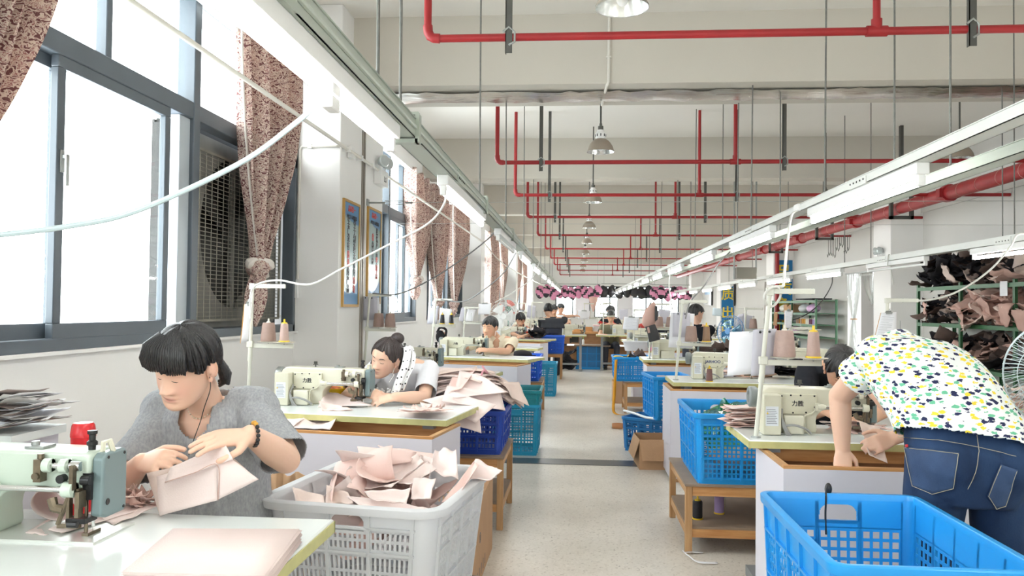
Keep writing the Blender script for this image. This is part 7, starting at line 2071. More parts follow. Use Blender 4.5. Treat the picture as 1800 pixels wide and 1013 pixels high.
def bending():
    root = thing('person', 'bending person in a white shirt printed with small animals and blue jeans', 'person', (1.36, 2.86, 0))
    hip = np.array([1.335, 2.86, .90]); ch = np.array([1.262, 3.20, 1.165])
    SL, SR = at(1542, 627, Y=3.12), np.array([1.47, 3.27, 1.13])
    EL, WL = at(1476, 696, Y=3.36), at(1481, 788, Y=3.37)
    ER, WR = np.array([1.56, 3.46, .93]), at(1572, 770, Y=3.52)
    axh, axs = np.array([1, .0, -.03]), (SR - SL) / np.linalg.norm(SR - SL)
    dt = (ch - hip) / np.linalg.norm(ch - hip)
    b = MB()
    def rg_(t, hw, hd):
        c = hip + (ch - hip) * t; ax = axh * (1 - t) + axs * t; up = np.array([0, -.62, .78]) if t > .2 else np.array([0, -1, .2])
        return ring(c + up * 0.03 * math.sin(math.pi * min(1, t)), ax, up, hw, hd, 32)
    b.loft([rg_(t, hw, hd) for t, hw, hd in ((-.18, .15, .09), (0, .165, .105), (.3, .158, .105), (.6, .175, .12), (.9, .18, .105), (1.05, .12, .08), (1.12, .06, .05))])
    M = mk_head(np.array([1.30, 3.47, 1.03]), 1.0, yaw=8, pitch=62, away=True)
    b.cone(ch + dt * .02, lp(M, (0, -.028, -.05)), .06, .056)
    limb(b, [SL, (SL + EL) / 2, EL], [.055, .05, .043]); limb(b, [EL, EL * .65 + WL * .35, WL], [.043, .043, .03])
    limb(b, [SR, (SR + ER) / 2, ER], [.055, .05, .043]); limb(b, [ER, ER * .65 + WR * .35, WR], [.043, .043, .03])
    hand_prims(b, WL, np.array([-.15, -.55, -.8]), np.array([-.1, -.8, .55]), thumb=-1, curl=(1.0, 1.0, .6), s=.95, tcurl=.5)
    hand_prims(b, WR, np.array([-.85, -.35, -.2]), np.array([.1, -.8, .5]), thumb=1, curl=(.5, .6, .5), s=1.0)
    ank = []
    for sx, kx in ((-1, -.01), (1, .02)):
        h = hip + np.array([sx * .095, .0, -.03]); k = np.array([h[0] + kx, 2.90, .48]); a = np.array([h[0] + kx * 2, 2.83, .09])
        limb(b, [h, k, k * .6 + a * .4, a], [.082, .062, .055, .04]); ank.append(a)
    body_part(b, .007, None, M, SKIN_L, root, 1.05, False)
    t = MB()
    t.loft([rg_(q, hw, hd) for q, hw, hd in ((-.20, .226, .165), (-.06, .224, .165), (.1, .218, .16), (.35, .198, .148), (.6, .205, .15), (.85, .208, .135), (1.0, .165, .105), (1.07, .085, .07))])
    t.cone(ch + dt * -.02, ch + dt * .09, .10, .07)
    ds = (EL - SL) / np.linalg.norm(EL - SL); e = SL + (EL - SL) * .52
    t.cone(SL + np.array([.04, .03, -.01]), e, .078, .080); t.cone(SL, ch, .08, .1); t.cone(SR, SR + (ER - SR) * .5, .078, .08); t.cone(SR, ch, .08, .1)
    dr = (ER - SR) / np.linalg.norm(ER - SR)
    cuts = [below(SL + (EL - SL) * .5, ds, .11), below(SR + (ER - SR) * .52, dr, .11), lambda V: (V - (hip + np.array([0, -.10, .03]))) @ np.array([.16, .25, .95]) < 0, inside(ch + dt * .13, (.075, .075, .075))]
    cloth_part('printed_shirt', t, .0075, print_mat(), root, cuts, .006, 11, 2.0)
    j = MB()
    j.loft([ring((hip[0], hip[1] + yy, z), axh, (0, -1, 0), hw, hd, 32) for z, yy, hw, hd in ((.70, .0, .16, .12), (.78, .0, .192, .15), (.87, .0, .196, .155), (.95, .03, .186, .14), (1.005, .065, .176, .125))])
    for sx, a in zip((-1, 1), ank):
        h = hip + np.array([sx * .098, -.01, -.06]); k = np.array([a[0], 2.90, .48])
        limb(j, [h, k, k * .6 + a * .4, a], [.108, .086, .08, .072])
        j.cone(hip + np.array([sx * .085, -.065, -.06]), hip + np.array([sx * .085, -.05, -.12]), .10, .085)
    J = denim()
    jo = cloth_part('jeans', j, .0085, J, root, [lambda V: (V[:, 2] > .985)], .0045, 11, 5)
    D2 = mat('faded_denim_pocket', (56, 80, 116), .8, col2=(36, 56, 88), vscale=9, bump=.15, bscale=260)
    TH = mat('denim_stitch', (168, 160, 140), .7)
    inv = root_matrix(root).inverted()
    from mathutils.bvhtree import BVHTree
    W0 = root_matrix(root)
    tree = BVHTree.FromPolygons([W0 @ v.co for v in jo.data.vertices], [tuple(p.vertices) for p in jo.data.polygons])
    def proj(u, v, off):
        d = Vector((at(u, v, Y=2.0) - np.array([0, 0, EYE])).tolist()).normalized()
        h, n, _, _ = tree.ray_cast(Vector((0, 0, EYE)), d)
        if h is None: return at(u, v, Y=2.74)
        if n.dot(d) > 0: n = -n
        return np.array(h + n * off)
    def lay(q, s, t_):
        c = [np.array(p, float) for p in q]; return (c[0] * (1 - s) + c[1] * s) * (1 - t_) + (c[3] * (1 - s) + c[2] * s) * t_
    def pk(q, name, mm, off=.004, n=13):
        P = []
        for t_ in np.linspace(0, 1, n):
            row = []
            for s in np.linspace(0, 1, n):
                u, v = lay(q, s, t_) + np.array([0, 12 * (1 - abs(2 * s - 1)) * t_ if name == 'back_pocket' else 0]); row.append(proj(u, v, off))
            P.append(row)
        o = MB().grid(P).build(name, mm, root, True); o.modifiers.new('s', 'SOLIDIFY').thickness = .003
    def st(pts, name='stitch_line'):
        c = [np.array(p, float) for p in pts]
        pp = [c[i] * (1 - s) + c[i + 1] * s for i in range(len(c) - 1) for s in np.linspace(0, 1, 9)]
        MB().tube([proj(u, v, .0075) for u, v in pp], .0011, 4).build(name, TH, root, True)
    pk([(1592, 786), (1686, 797), (1676, 858), (1606, 855)], 'back_pocket', D2)
    pk([(1757, 816), (1788, 826), (1766, 890), (1734, 872)], 'back_pocket', D2)
    st([(1593, 788), (1606, 854), (1640, 868), (1675, 857), (1684, 799), (1593, 788)])
    st([(1758, 818), (1736, 871), (1750, 893), (1765, 888), (1786, 828)])
    st([(1578, 768), (1650, 776), (1720, 788), (1784, 803)], 'yoke_seam')
    st([(1716, 766), (1720, 795), (1712, 830), (1700, 858)], 'centre_seam')
    for u in (1688, 1719, 1742): pk([(u - 4, 748), (u + 4, 748), (u + 4, 764), (u - 4, 764)], 'belt_loop', J, .006, 3)
    pk([(1597, 783), (1601, 783), (1601, 788), (1597, 788)], 'red_tab', mat('red_tab', (200, 40, 48), .6), .009, 3)
    bl = MB().loft([ring((hip[0], hip[1] + .06, z), axh, (0, -1, 0), .180, .13, 32) for z in (.955, .99)], True, False)
    o = bl.build('belt', M_BLACK, root, True)
    shoes(root, ank, 1)
    hair_shell(root, M, nape, M_HAIR, rad=(.0865, .115, .1), cen=(0, -.012, .028), nu=90, nv=30, freq=30, strand=.004)
bending()
# ------------------------------------------------------------------ scrap shelves along the right wall
M_GREEN = mat('green_shelf_paint', (52, 104, 66), .45, var=.1, vscale=8)
def shelf_frame(label, x0, x1, ys, levels, top, name='storage_shelf'):
    r = thing(name, label, 'shelf', ((x0 + x1) / 2, ys[0], 0))
    for y in ys:
        for x in (x0, x1):
            MB().bb(x - .02, x + .02, y - .003, y + .003, 0, top).bb(x - .003 if x == x1 else x - .02, x + .02 if x == x1 else x - .014, y - .022, y + .022, 0, top).build('post', M_GREEN, r, True)
    for z in levels:
        b = MB().bb(x0 - .015, x1 + .015, ys[0], ys[-1], z - .012, z).build('shelf_board', M_GREEN, r, True)
        MB().bb(x0 - .022, x0 - .015, ys[0], ys[-1], z - .045, z + .002).build('front_lip', M_GREEN, b, True)
    return r
SY = [6.45, 7.65, 8.85, 10.06, 11.26]
shelf_frame('long green steel shelf of fabric scraps along the right wall', 4.62, 5.08, SY, (.16, .68, 1.19, 1.66), 1.70)
VK = {k: [cloth_mesh(.30, .2, 200 + 10 * q + k2, .9, .04, m=m, nx=9, ny=7) for k2 in range(5)] for q, (k, m) in enumerate((('p', F_DUSTY), ('t', F_TAN), ('k', F_BLACK), ('b', F_BROWN)))}
LV = {'p': 'dusty pink', 't': 'beige-pink', 'k': 'black', 'b': 'brown-grey'}
def scraps(y0, y1, z, n, mix, word, seed, h=.28, front=.2):
    rg = random.Random(seed)
    # the rest of the pile, past what can be picked apart
    ks = sorted(set(mix)); mb = MB()
    for i in range(46):
        k = mix[rg.randrange(len(mix))]; me = VK[k][rg.randrange(5)]
        mb.mi = ks.index(k)
        mb.add([v.co for v in me.vertices], [tuple(p.vertices) for p in me.polygons], TR((4.70 + rg.random() * .2, rg.uniform(y0 + .1, y1 - .1), z + .03 + h * .92 * rg.random()), (rg.uniform(-.5, .5), rg.uniform(-.5, .5) - .25, rg.uniform(0, 6.3)), (rg.uniform(.7, 1.1),) * 3))
    o = stuff(mb.build('packed_offcuts', [VK[k][0].materials[0] for k in ks], None, True))
    tag(o, 'packed mass of offcuts at the back of the ' + word, 'offcuts')
    for i in range(n):
        k = mix[rg.randrange(len(mix))]; t = i / n
        x = 4.66 + rg.random() * .25 - (.09 if rg.random() < front else 0)
        cloth_obj('fabric_scrap', VK[k][rg.randrange(5)], '%s offcut crumpled on the %s of the scrap shelves' % (LV[k], word), (x, rg.uniform(y0 + .1, y1 - .1), z + .03 + h * t * (1.0 - .5 * abs(x - 4.8))), (rg.uniform(-.6, .6), rg.uniform(-.5, .5) - .3, rg.uniform(0, 6.3)), '%s offcuts on the %s' % (LV[k], word), thick=.003, s=rg.uniform(.75, 1.2))
scraps(9.9, 11.35, 1.66, 34, 'kkkb', 'far top shelf', 1, .36, .5)
scraps(8.6, 10.0, 1.66, 30, 'kbptk', 'middle top shelf', 2, .30, .3)
scraps(6.5, 8.5, 1.66, 24, 'kkbp', 'near top shelf', 3, .42)
scraps(10.1, 11.2, 1.19, 14, 'bbtk', 'far second shelf', 4, .32)
scraps(8.9, 10.1, 1.19, 46, 'pppt', 'middle second shelf', 5, .36, .4)
scraps(7.5, 8.9, 1.19, 46, 'pppt', 'near-middle second shelf', 6, .36, .4)
scraps(6.5, 7.6, 1.19, 24, 'ppt', 'near second shelf', 7, .36, .4)
scraps(8.9, 11.2, .68, 34, 'bbkp', 'far third shelf', 8, .34, .4)
scraps(6.5, 8.9, .68, 34, 'kbbk', 'near third shelf', 9, .36, .5)
rg = random.Random(31)
for i, (u, v, y) in enumerate(((1648, 480, 10.3), (1655, 560, 9.95), (1690, 545, 9.4), (1725, 555, 9.0), (1765, 565, 8.6), (1610, 545, 10.9), (1790, 520, 8.3))):
    p = at(u, v, Y=y); cloth_obj('fabric_scrap', VK['p' if i else 't'][i % 5], '%s long pink offcut hanging over the front edge of the scrap shelves' % ORD[i], (4.56, p[1], p[2]), (1.3 + rg.uniform(-.2, .2), rg.uniform(-.3, .3), 1.5 + rg.uniform(-.3, .3)), 'pink offcuts hanging over the shelf edge', thick=.003, s=1.25)
tag(MB().bb(4.585, 4.59, 8.95, 9.1, 1.52, 1.68).build('shelf_tag', M_PAPER, None, True), 'small white tag on the top rail of the scrap shelves', 'tag')
# heap of black waste on the floor in front of the shelves
for i in range(40):
    t = i / 40
    cloth_obj('fabric_scrap', VK['kbkp'[i % 4]][i % 5], '%s offcut in the floor heap before the near end of the scrap shelves' % LV['kbkp'[i % 4]], (4.25 + rg.uniform(-.25, .3), 7.0 + rg.uniform(-.7, .8), .05 + .85 * t * (1 - .3 * rg.random())), (rg.uniform(-.9, .9), rg.uniform(-.9, .9), rg.uniform(0, 6)), 'floor heap of offcuts by the shelves', thick=.003)
# green spool shelf farther on
shelf_frame('lower green steel shelf with spools beyond the doorway', 4.62, 5.0, [15.95, 17.7, 19.4], (.3, .8, 1.05, 1.28, 1.53), 1.55)
YC = [Y_BROWN, mat('ochre_yarn', (176, 120, 44), .6), mat('amber_yarn', (206, 150, 60), .6), M_CORE_W, mat('wine_yarn', (96, 40, 70), .6), Y_LILAC]
YN = ['brown', 'ochre', 'amber', 'white', 'wine-red', 'lilac']
for i in range(12):
    k = i // 2
    spool('king', YC[k], M_CORE_W, (4.68, 17.5 - .12 * i, 1.051), '%s small %s spool on the green spool shelf' % ('far' if i % 2 == 0 else 'near', YN[k]), 'spools on the green shelf', 1.1)
for i, (y, z, m, w) in enumerate(((16.6, 1.281, mat('lilac_film', (206, 170, 206), .3), 'lilac'), (17.2, 1.281, M_MILK, 'whitish'), (18.1, 1.281, M_CARD, 'brown'), (18.8, 1.281, M_PVC, 'cream'), (17.9, .801, mat('magenta_film', (196, 140, 190), .3), 'magenta'))):
    e = MB().ell((4.76, y, z + .09), (.13, .2, .09), 20, 12).build('bundle_bag', m, None, True)
    for v in e.data.vertices: v.co += v.normal * .02 * noise.noise(v.co * 12)
    tag(e, '%s wrapped bundle lying on the green spool shelf' % w, 'bundle')
for i, y in enumerate((18.0, 18.5)):
    r = thing('carton', '%s brown carton on the upper board of the green spool shelf' % ('near' if i == 0 else 'far'), 'box', (4.8, y, 1.285)); 
    MB().bb(-.12, .12, -.16, .16, 0, .17).build('carton_body', M_CARD, r); MB().bb(-.121, .121, -.012, .012, .0, .1715).build('tape_strip', M_CLIPB, r)
tag(MB().bb(4.62, 5.0, 16.2, 17.4, 1.552, 1.575).build('folded_cloth', F_BLACK, None, True), 'flat dark folded cloth on top of the green spool shelf', 'cloth')

# doorway with a tied plastic curtain
M_FILM = glass_mat('clear_curtain_film', (.93, .95, .95, 1), .22, .12)
dc = thing('plastic_curtain', 'clear plastic curtain tied with a brown cord in the right wall doorway', 'curtain', (XR - .02, 15.0, 0))
def film(pr, nm):
    rows = []
    for z, a, b in pr:
        rows.append([(XR - .03 + .02 * math.sin(j * 1.35 + z), a + (b - a) * j / 40, z) for j in range(41)])
    MB().grid(rows).build(nm, M_FILM, dc, True)
film([(2.02, 14.9, 15.75), (1.75, 14.95, 15.7), (1.45, 15.1, 15.55), (1.22, 15.24, 15.4), (1.15, 15.26, 15.38), (.95, 15.15, 15.5), (.5, 15.08, 15.58), (.05, 15.05, 15.6)], 'tied_film')
film([(2.02, 14.25, 14.95), (1.7, 14.28, 14.7), (1.45, 14.3, 14.4)], 'torn_film')
MB().tube([(XR - .03 + .05 * math.cos(a), 15.32 + .075 * math.sin(a), 1.18) for a in np.linspace(0, 6.2, 16)], .012, 6).build('cord', M_CARD, dc, True)
MB().bb(XR - .03, XR - .01, 14.2, 15.8, 2.02, 2.05).build('hanging_rail', M_STEEL, dc, True)
# banners on the columns
M_BANNER = mat('banner_blue', (16, 112, 170), .5)
M_BYEL = mat('banner_yellow', (232, 206, 60), .5)
def banner(label, x0, x1, y, z0, z1, chars, size, tops):
    r = thing('slogan_banner', label, 'banner', ((x0 + x1) / 2, y, z0))
    MB().bb(x0, x1, y - .006, y, z0, z1).build('banner_sheet', M_BANNER, r, True)
    I = root_matrix(r).inverted()
    for ch, z in zip(chars, tops):
        o = text_part(ch, size, basis(((x0 + x1) / 2, y - .0075, z), (1, 0, 0), (0, 0, 1), (0, -1, 0)), M_BYEL, None); o.data.transform(I); o.parent = r
banner('tall blue banner with yellow characters on the right column', 4.72, 5.12, 19.59, .35, 2.53, '品质象征', .38, (2.22, 1.84, 1.42, .9))
banner('distant blue banner with yellow characters on a far column', 4.72, 5.12, 26.79, .4, 2.1, '质出品', .42, (1.8, 1.2, .75))
for i, (u0, u1, v0, v1, Y) in enumerate(((1239, 1252, 508, 537, 31), (1272, 1292, 502, 538, 27.5))):
    a, b = at(u0, v0, X=XR - .01), at(u1, v1, X=XR - .01)
    r = thing('notice_board', '%s glossy white notice board on the right wall' % ('far' if i == 0 else 'near'), 'notice board', (XR - .01, (a[1] + b[1]) / 2, b[2]))
    MB().bb(XR - .052, XR - .031, b[1], a[1], b[2], a[2]).build('board', mat('gloss_white', (232, 234, 236), .12), r, True)
    MB().bb(XR - .06, XR - .031, b[1] - .12, b[1], b[2], a[2]).build('dark_edge', M_DARK, r, True)
    MB().bb(XR - .054, XR - .052, b[1] + .3, a[1] - .3, a[2] - .25, a[2] - .1).build('header_strip', M_BLUE_P, r, True)
hb = thing('hung_cabinet', 'grey-brown cabinet hung from two perforated posts under the ceiling', 'cabinet', (2.85, 14, 1.85))
MB().bb(2.70, 3.04, 13.9, 14.2, 1.87, 2.06).build('cabinet_body', mat('taupe_panel', (124, 120, 110), .5), hb, True, bevel=.01)
for x in (2.68, 3.05): MB().bb(x - .012, x + .012, 14.0, 14.03, 1.86, ZC).build('post', M_STEEL, hb, True)
wh = MB(); rg = random.Random(12)
for k in range(12):
    y = 14.9 + .11 * k; zb = 2.55 - .25 * rg.random(); wh.tube([(4.9, y, 2.72), (4.9, y, zb + .05), (4.9, y + .05, zb), (4.9, y + .08, zb + .06)], .005, 5)
o = stuff(wh.build('wire_hooks', M_IRON, None, True)); tag(o, 'row of thin wire hooks hanging below the main pipe by the right wall', 'hooks')
e2 = dup(el, (4.66, 12.75, 2.05), math.pi, 'small twin-spot emergency light on the right column')

# ------------------------------------------------------------------ fans
M_CAGE = mat('pale_fan_wire', (206, 220, 224), .35, .2)
def fan(label, c, R, facing, cage, blade, foot=None, nsp=40, hubm=None, motor=None, pole=M_POLE, ring_m=None, group=None):
    r = thing('electric_fan', label, 'fan', (c[0], c[1], foot if foot is not None else 0))
    f = np.array(facing, float); f /= np.linalg.norm(f); u, w, f = frame_of(f); c = np.array(c, float)
    def pt(rr, a, d): return c + rr * (math.cos(a) * u + math.sin(a) * w) + f * d
    g = MB()
    for k in range(nsp):
        a = 2 * math.pi * k / nsp
        for s in (1, -1): g.tube([pt(R * .2, a, s * R * .30), pt(R * .55, a + .1, s * R * .30), pt(R * .88, a + .2, s * R * .20), pt(R, a + .24, s * .01)], max(.0012, R * .006), 4, False)
    stuff(g.build('cage_spokes', cage, r, True))
    for rr, d in ((R, 0), (R * .93, R * .16), (R * .6, R * .295), (R * .32, R * .3)):
        MB().tube([pt(rr, a, d) for a in np.linspace(0, 2 * math.pi, 49)], max(.0018, R * (.018 if rr == R else .008)), 6, False).build('cage_ring', (ring_m or cage) if rr == R else cage, r, True)
    MB().lathe([(.001, R * .33), (R * .2, R * .32), (R * .21, R * .29), (.001, R * .28)], c, 20, axis=f).build('cage_badge', hubm or cage, r, True)
    for k in range(3):
        a0 = k * 2 * math.pi / 3; e = []
        for rr in np.linspace(R * .15, R * .85, 6):
            sp_ = .5 + .15 * rr / R
            e.append([pt(rr, a0 + sp_ * s, .06 * R * math.sin(s * 2)) for s in np.linspace(-1, 1, 7)])
        MB().grid(e).build('fan_blade', blade, r, True).modifiers.new('s', 'SOLIDIFY').thickness = .003
    MB().lathe([(.001, -R * .8), (R * .22, -R * .75), (R * .28, -R * .35), (R * .18, -R * .2), (R * .1, R * .1), (.001, R * .1)], c, 20, axis=f).build('motor', motor or M_WHITE, r, True)
    z0 = foot if foot is not None else 0
    b = c - f * R * .5
    MB().cyl((b[0], b[1], z0 + .02), (b[0], b[1], b[2]), .013, n=10).build('pole', pole, r, True)
    MB().lathe([(.001, 0), (R * .7, 0), (R * .7, .015), (.03, .035), (.001, .036)], (b[0], b[1], z0), 24).build('base', pole, r, True)
    return r
fan('pale blue pedestal fan cut off by the right edge', (1.90, 3.32, 1.10), .215, (-.80, -.60, .05), M_CAGE, glass_mat('blade_haze', (.9, .93, .95, 1), .12, .3), None, 64)
M_AQUA_B = glass_mat('aqua_blade', (.45, .75, .86, 1), .14, .2)
fan('blue table fan between the white boards and the black apron', (1.80, 9.6, 1.08), .19, (-.75, -.65, .1), mat('blue_cage', (70, 128, 180), .4), M_AQUA_B, .762, 30, ring_m=mat('blue_cage', (70, 128, 180), .4))
fan('white fan with pale blades behind the head of the person in beige', (-1.10, 11.6, 1.2), .2, (.35, -.93, 0), M_WHITE, M_WHITE, .762, 36)
fan('fan with green motor and red blades left of the person in the white T-shirt', (-1.35, 15.2, 1.3), .2, (-.3, .95, 0), M_CAGE, mat('salmon_blade', (226, 130, 120), .5), 0, 26, motor=mat('green_motor', (96, 136, 118), .45), pole=mat('green_pole', (120, 158, 146), .45))

# ------------------------------------------------------------------ hanging bag, tubs and odds
hbag = thing('tote_bag', 'dusty pink and charcoal bag hanging from the third right thread stand', 'bag', at(1148, 600, Y=9.2))
def bagloft(q, Y, dep):
    rows = []
    for (u0, v0), (u1, v1), d in q:
        a, b = at(u0, v0, Y=Y), at(u1, v1, Y=Y); c = (a + b) / 2; h = (b - a) / 2
        rows.append([c + h * math.cos(t) * (1 + .06 * math.sin(3 * t + u0)) + np.array([0, d * math.sin(t), 0]) for t in np.linspace(0, 2 * math.pi, 24, endpoint=False)])
    return MB().loft(rows)
bagloft([((1140, 538), (1150, 530), .012), ((1134, 545), (1154, 540), .025), ((1130, 556), (1156, 556), .04), ((1129, 570), (1153, 566), .035), ((1132, 575), (1150, 571), .02)], 9.18, 1).build('upper_panel', F_DUSTY, hbag, True)
M_CHARC = mat('charcoal_oilcloth', (62, 62, 64), .5)
bagloft([((1134, 575), (1151, 570), .02), ((1138, 588), (1157, 584), .028), ((1142, 602), (1161, 597), .012)], 9.175, 1).build('lower_panel', M_CHARC, hbag, True)
MB().hexa([at(1151, 538, Y=9.13), at(1156, 538, Y=9.13), at(1156, 538, Y=9.22), at(1151, 538, Y=9.22)], [at(1151, 566, Y=9.13), at(1156, 562, Y=9.13), at(1156, 562, Y=9.22), at(1151, 566, Y=9.22)]).build('dark_gusset', M_CHARC, hbag, True)
MB().hexa([at(1137, 576, Y=9.135), at(1141, 575, Y=9.135), at(1141, 575, Y=9.15), at(1137, 576, Y=9.15)], [at(1139, 586, Y=9.135), at(1143, 585, Y=9.135), at(1143, 585, Y=9.15), at(1139, 586, Y=9.15)]).build('pink_tab', F_DUSTY, hbag, True)
MB().tube([at(1140, 540, Y=9.18), at(1146, 528, Y=9.25), at(1152, 538, Y=9.18)], .008, 6).build('strap', M_CHARC, hbag, True)
wt = thing('plastic_tub', 'white plastic tub with pink ball beside the fourth right bin', 'tub', (.86, 11.75, .722))
MB().loft([ring((0, 0, z), (1, 0, 0), (0, 1, 0), w_, d_, 24, 5) for z, w_, d_ in ((0, .17, .12), (.13, .2, .15), (.135, .215, .165), (.125, .215, .165), (.13, .195, .145), (.01, .165, .115))], True, True).build('tub_body', M_MILK, wt)
MB().ell((.2, -.12, .05), (.035, .03, .045), 14, 10).build('pink_ball', mat('hot_pink', (230, 90, 170), .5), wt)
cl = MB().ell((.58, 10.45, .73), (.12, .08, .03), 16, 8).ell((.72, 10.5, .725), (.1, .07, .025), 16, 8)
for k, (x, y, m, w) in enumerate(((.56, 10.42, M_YEL, 'yellow'), (.68, 10.45, F_BLACK, 'black'), (.80, 10.5, F_BROWN, 'grey-brown'))):
    cloth_obj('cloth_bit', cloth_mesh(.2, .1, 300 + k, 2, .02, m=m, nx=9, ny=6), '%s bit of cloth on the rim of the third right crate' % w, (x, y, .715), (.1, -.1, k), 'bits on the third right crate')
# outer table: beige straps and a white tray
VB2 = []
for k in range(5):
    rgk = random.Random(400 + k); pth = bez([(rgk.uniform(-.16, .16), rgk.uniform(-.1, .1), rgk.uniform(0, .05)) for _ in range(5)], 5)
    P = [[p + np.array([0, 0, 0]), p + np.array([.004, .012, .012])] for p in pth]; VB2.append(MB().grid(P).mesh('strap', (F_TAN, F_DUSTY)[k % 2]))
for i in range(46):
    p = (2.55 + rg.uniform(-.32, .3), 4.38 + rg.uniform(-.14, .16), .768 + .004 * i * (1 - .3 * rg.random()))
    cloth_obj('fabric_strap', VB2[i % 5], 'narrow beige strap in the tangled heap at the right edge', p, (rg.uniform(-.2, .2), rg.uniform(-.2, .2), rg.uniform(0, 6)), 'beige straps heaped on the right-edge table', 'strap', .002)
tr_ = thing('plastic_tray', 'white plastic tray at the right edge beside the patterned shirt', 'tray', (2.32, 4.02, .763))
MB().loft([ring((0, 0, z), (1, 0, 0), (0, 1, 0), w_, d_, 24, 6) for z, w_, d_ in ((0, .2, .08), (.08, .23, .1), (.084, .24, .11), (.074, .24, .11), (.08, .222, .094), (.008, .19, .075))], True, True).build('tray_body', M_MILK, tr_)
gbk = thing('grey_bucket', 'grey plastic bucket rim at the lower right corner with striped cloth', 'bucket', (1.255, 2.0, 0))
MB().lathe([(.001, 0), (.13, 0), (.165, .66), (.175, .662), (.178, .69), (.172, .692), (.158, .66), (.125, .01), (.001, .01)], (0, 0, 0), 32).build('bucket_body', mat('grey_bucket_plastic', (128, 134, 136), .4), gbk)
MB().ell((.02, 0, .66), (.12, .12, .10), 20, 12).build('bucket_filling', M_MILK, gbk)
for k in range(3): MB().tube([(-.11 + .02 * k, -.05 * math.cos(a) - .03, .70 + .05 * math.sin(a)) for a in np.linspace(.2, 2.9, 10)], .006, 6).build('black_stripe', M_BLACK, gbk)

# ------------------------------------------------------------------ far end of the hall
wbn = thing('work_bench', 'long brown wooden work bench closing the end of the aisle', 'bench', (.5, 18.5, 0))
MB().bb(-.45, 1.4, 18.3, 19.3, .74, .79).build('bench_top', M_PINE, wbn, True)
MB().bb(-.40, 1.36, 18.33, 18.36, .5, .74).build('apron', M_BROWN, wbn, True)
MB().bb(-.35, 1.33, 18.5, 18.54, .0, .45).build('lower_panel', M_BROWN, wbn, True)
for x in (-.4, .5, 1.32): MB().bb(x - .04, x + .04, 18.36, 18.44, 0, .74).build('leg', M_GREEN, wbn, True)
bx = thing('pink_box', 'pale pink box with a red cloth on the brown work bench', 'box', (.62, 18.6, .79))
MB().bb(-.26, .26, -.12, .12, 0, .13).build('box_body', M_MILK, bx); MB().bb(-.27, .27, -.13, .13, .12, .15).build('box_rim', mat('pink_rim', (236, 200, 200), .5), bx)
cloth_obj('red_cloth', cloth_mesh(.4, .2, 320, 1.6, .03, m=mat('red_cloth', (206, 70, 62), .8)), 'red cloth lying on the pale pink box', (.66, 18.58, .98), (0, 0, .2), None)
r = thing('wooden_box', 'shallow wooden box on the left of the brown work bench', 'box', (.12, 18.55, .79))
for q in ((-.22, .22, -.1, -.085), (-.22, .22, .085, .1), (-.22, -.205, -.1, .1), (.205, .22, -.1, .1)): MB().bb(*q, 0, .1).build('box_wall', M_PINE, r)
MB().bb(-.2, .2, -.09, .09, 0, .01).build('box_floor', M_BROWN, r)
gl = thing('glue_bottle', 'small glue bottle with green tip on the board over the upturned crate', 'bottle', (.12, 17.6, .525))
MB().lathe([(.001, 0), (.025, 0), (.025, .1), (.01, .12), (.001, .12)], n=14).build('bottle_body', M_WHITE, gl); MB().lathe([(.009, .12), (.004, .17), (.001, .17)], n=10).build('tip', mat('green_tip', (90, 170, 90), .5), gl)
for i in range(7):
    cloth_obj('cloth_bundle', VK['k'][i % 5], 'dark cloth dropped on the floor by the upturned crate', (-.24 + rg.uniform(-.14, .12), 17.3 + rg.uniform(-.2, .2), .05 + .05 * i), (rg.uniform(-.5, .5), rg.uniform(-.5, .5), i), 'dark cloths on the floor at the aisle end', thick=.003)
# padded pink and black bundles hanging from a rail
M_BUN = mat('pink_padded', (214, 140, 172), .6, var=.1, vscale=9)
M_BUNK = mat('black_padded', (40, 40, 46), .6, var=.2, vscale=9)
def bundle_mesh(seed, m1, m2):
    mb = MB(); mb.ell((0, 0, 0), (.17, .15, .24), 16, 12); me = mb.mesh('bundle', [m1, m2])
    for v in me.vertices: v.co += v.normal * .05 * noise.noise(v.co * 7 + Vector((seed, 0, 0)))
    for p in me.polygons:
        if math.sin(p.center.z * 22 + p.center.x * 16 + seed) > .35: p.material_index = 1
    return me
BM = [bundle_mesh(k, M_BUN, M_BUNK) for k in range(4)]; BK = [bundle_mesh(9 + k, M_BUNK, M_DARK) for k in range(3)]
def hangrow(x0, x1, n, Y, z, ms, word, group):
    rl = tag(MB().cyl((x0 - .1, Y, z + .30), (x1 + .1, Y, z + .30), .012, n=8).cyl((x0, Y, z + .3), (x0, Y, ZC), .006, n=6).cyl((x1, Y, z + .3), (x1, Y, ZC), .006, n=6).build('hanging_rail', M_STEEL, None, True), 'thin rail for the ' + word, 'rail')
    for i in range(n):
        o = bpy.data.objects.new('padded_bundle', ms[i % len(ms)]); COL.objects.link(o)
        o.location = (x0 + (x1 - x0) * i / max(1, n - 1), Y, z + .04 * math.sin(i * 2.2)); o.rotation_euler = (0, .3 * math.sin(i), i * 1.3)
        tag(o, '%s of the %s, counted from the left' % (ORD[i] if i < len(ORD) else 'last', word), 'bundle', group)
hangrow(-1.38, .70, 10, 29.0, 1.88, BM, 'pink and black padded bundles on the left rail', 'bundles on the left far rail')
hangrow(.95, 2.6, 7, 29.6, 1.92, BK, 'black padded bundles on the middle rail', 'bundles on the middle far rail')
hangrow(2.65, 3.75, 6, 28.0, 1.85, BM, 'pink and black padded bundles on the right rail', 'bundles on the right far rail')
o = MB().loft([[(.55 + w_ * math.cos(a), 28.9 + .08 * math.sin(a), z) for a in np.linspace(0, 2 * math.pi, 16, endpoint=False)] for z, w_ in ((1.72, .16), (1.6, .15), (1.3, .06), (1.18, .01))]).build('cloth_cone', F_DUSTY, None, True)
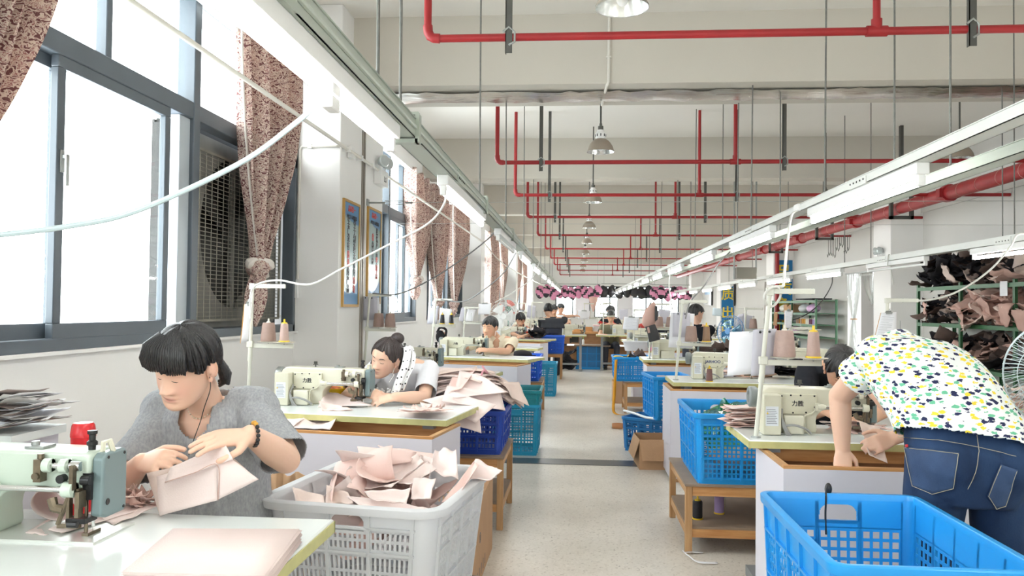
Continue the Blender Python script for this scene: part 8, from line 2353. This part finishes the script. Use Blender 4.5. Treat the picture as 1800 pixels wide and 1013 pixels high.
tag(o, 'pointed pink-brown cloth hanging at the end of the pink bundles', 'cloth')
tag(MB().bb(-.1, .42, 30.0, 30.03, .95, 1.75).bb(.14, .18, 30.03, 30.06, 0, 1.7).bb(-.1, .42, 29.9, 30.2, 0, .03).build('white_board', M_PAPER, None, True), 'white notice sheet standing before the far windows', 'board')
tag(MB().bb(1.5, 2.1, 31, 31.03, .9, 1.8).bb(1.78, 1.82, 31.03, 31.06, 0, 1.75).bb(1.5, 2.1, 30.9, 31.2, 0, .03).build('white_board', M_PAPER, None, True), 'second white sheet before the far windows, right of the first', 'board')
dr = []
for i in range(12): dr.append([(2.2 + .38 * j / 16 , 37.93 + .04 * math.sin(j * 1.7 + .1 * i), 2.4 - 1.5 * i / 11) for j in range(17)])
o = MB().grid(dr).build('drape', M_CURT, None, True); o.modifiers.new('s', 'SOLIDIFY').thickness = .004
o.name = 'far_curtain'; tag(o, 'brown curtain hanging between the far windows', 'curtain')
# shelf of finished goods at the far left and pale machines down both rows
for i, (x, y, rz, w) in enumerate(((-1.35, 20.5, 0, 'left'), (-1.3, 23.5, 0, 'left'), (-1.3, 26.5, 0, 'left'), (1.0, 17.3, 0, 'right'), (1.1, 20.4, 0, 'right'), (1.1, 23.4, 0, 'right'), (1.1, 26.4, 0, 'right'), (2.5, 16.2, 0, 'outer'), (2.6, 19.5, 0, 'outer'), (2.6, 22.6, 0, 'outer'))):
    sewing_table(x - .6, y - .3, 1.2, .6, 0, '%s of the small distant tables in the %s row' % (ORD[i], w), False)
    place_machine(x, y, 0, '%s of the tiny distant machines, standing in the %s row' % (ORD[i], w), name_txt='', detail=False)
    thread_stand('%s of the tiny distant thread stands, in the %s row' % (ORD[i], w), (x - .45, y + .12, .762), .68)
# coloured piles on far tables
for i, (x, y, m, w) in enumerate(((-.85, 14.7, mat('orange_red_cloth', (214, 84, 52), .7), 'orange-red'), (-.9, 18.0, F_PINK2, 'pink'), (-.72, 14.4, F_BLACK, 'black'), (1.6, 9.5, F_BROWN, 'grey'), (1.75, 7.0, F_BLACK, 'dark'), (1.6, 12.2, F_PINK2, 'blush'), (2.9, 7.8, F_PINK, 'pale pink'), (1.45, 17.4, mat('red_cloth', (206, 70, 62), .8), 'red'), (-1.25, 17.7, mat('red_cloth', (206, 70, 62), .8), 'red and white'))):
    for k in range(5):
        cloth_obj('cloth_piece', cloth_mesh(.34, .2, 340 + i, 1.4, .03, m=m, nx=9, ny=7) if k == 0 else bpy.data.objects[lastn].data, '%s cloth in a small pile on a table, %s of these piles' % (w, ORD[i]), (x + rg.uniform(-.05, .05), y + rg.uniform(-.04, .04), .80 + .022 * k), (rg.uniform(-.2, .2), rg.uniform(-.2, .2), rg.uniform(0, 6)), '%s pile on table %d' % (w, i + 1))
        if k == 0: lastn = bpy.context.scene.collection.objects[-1].name
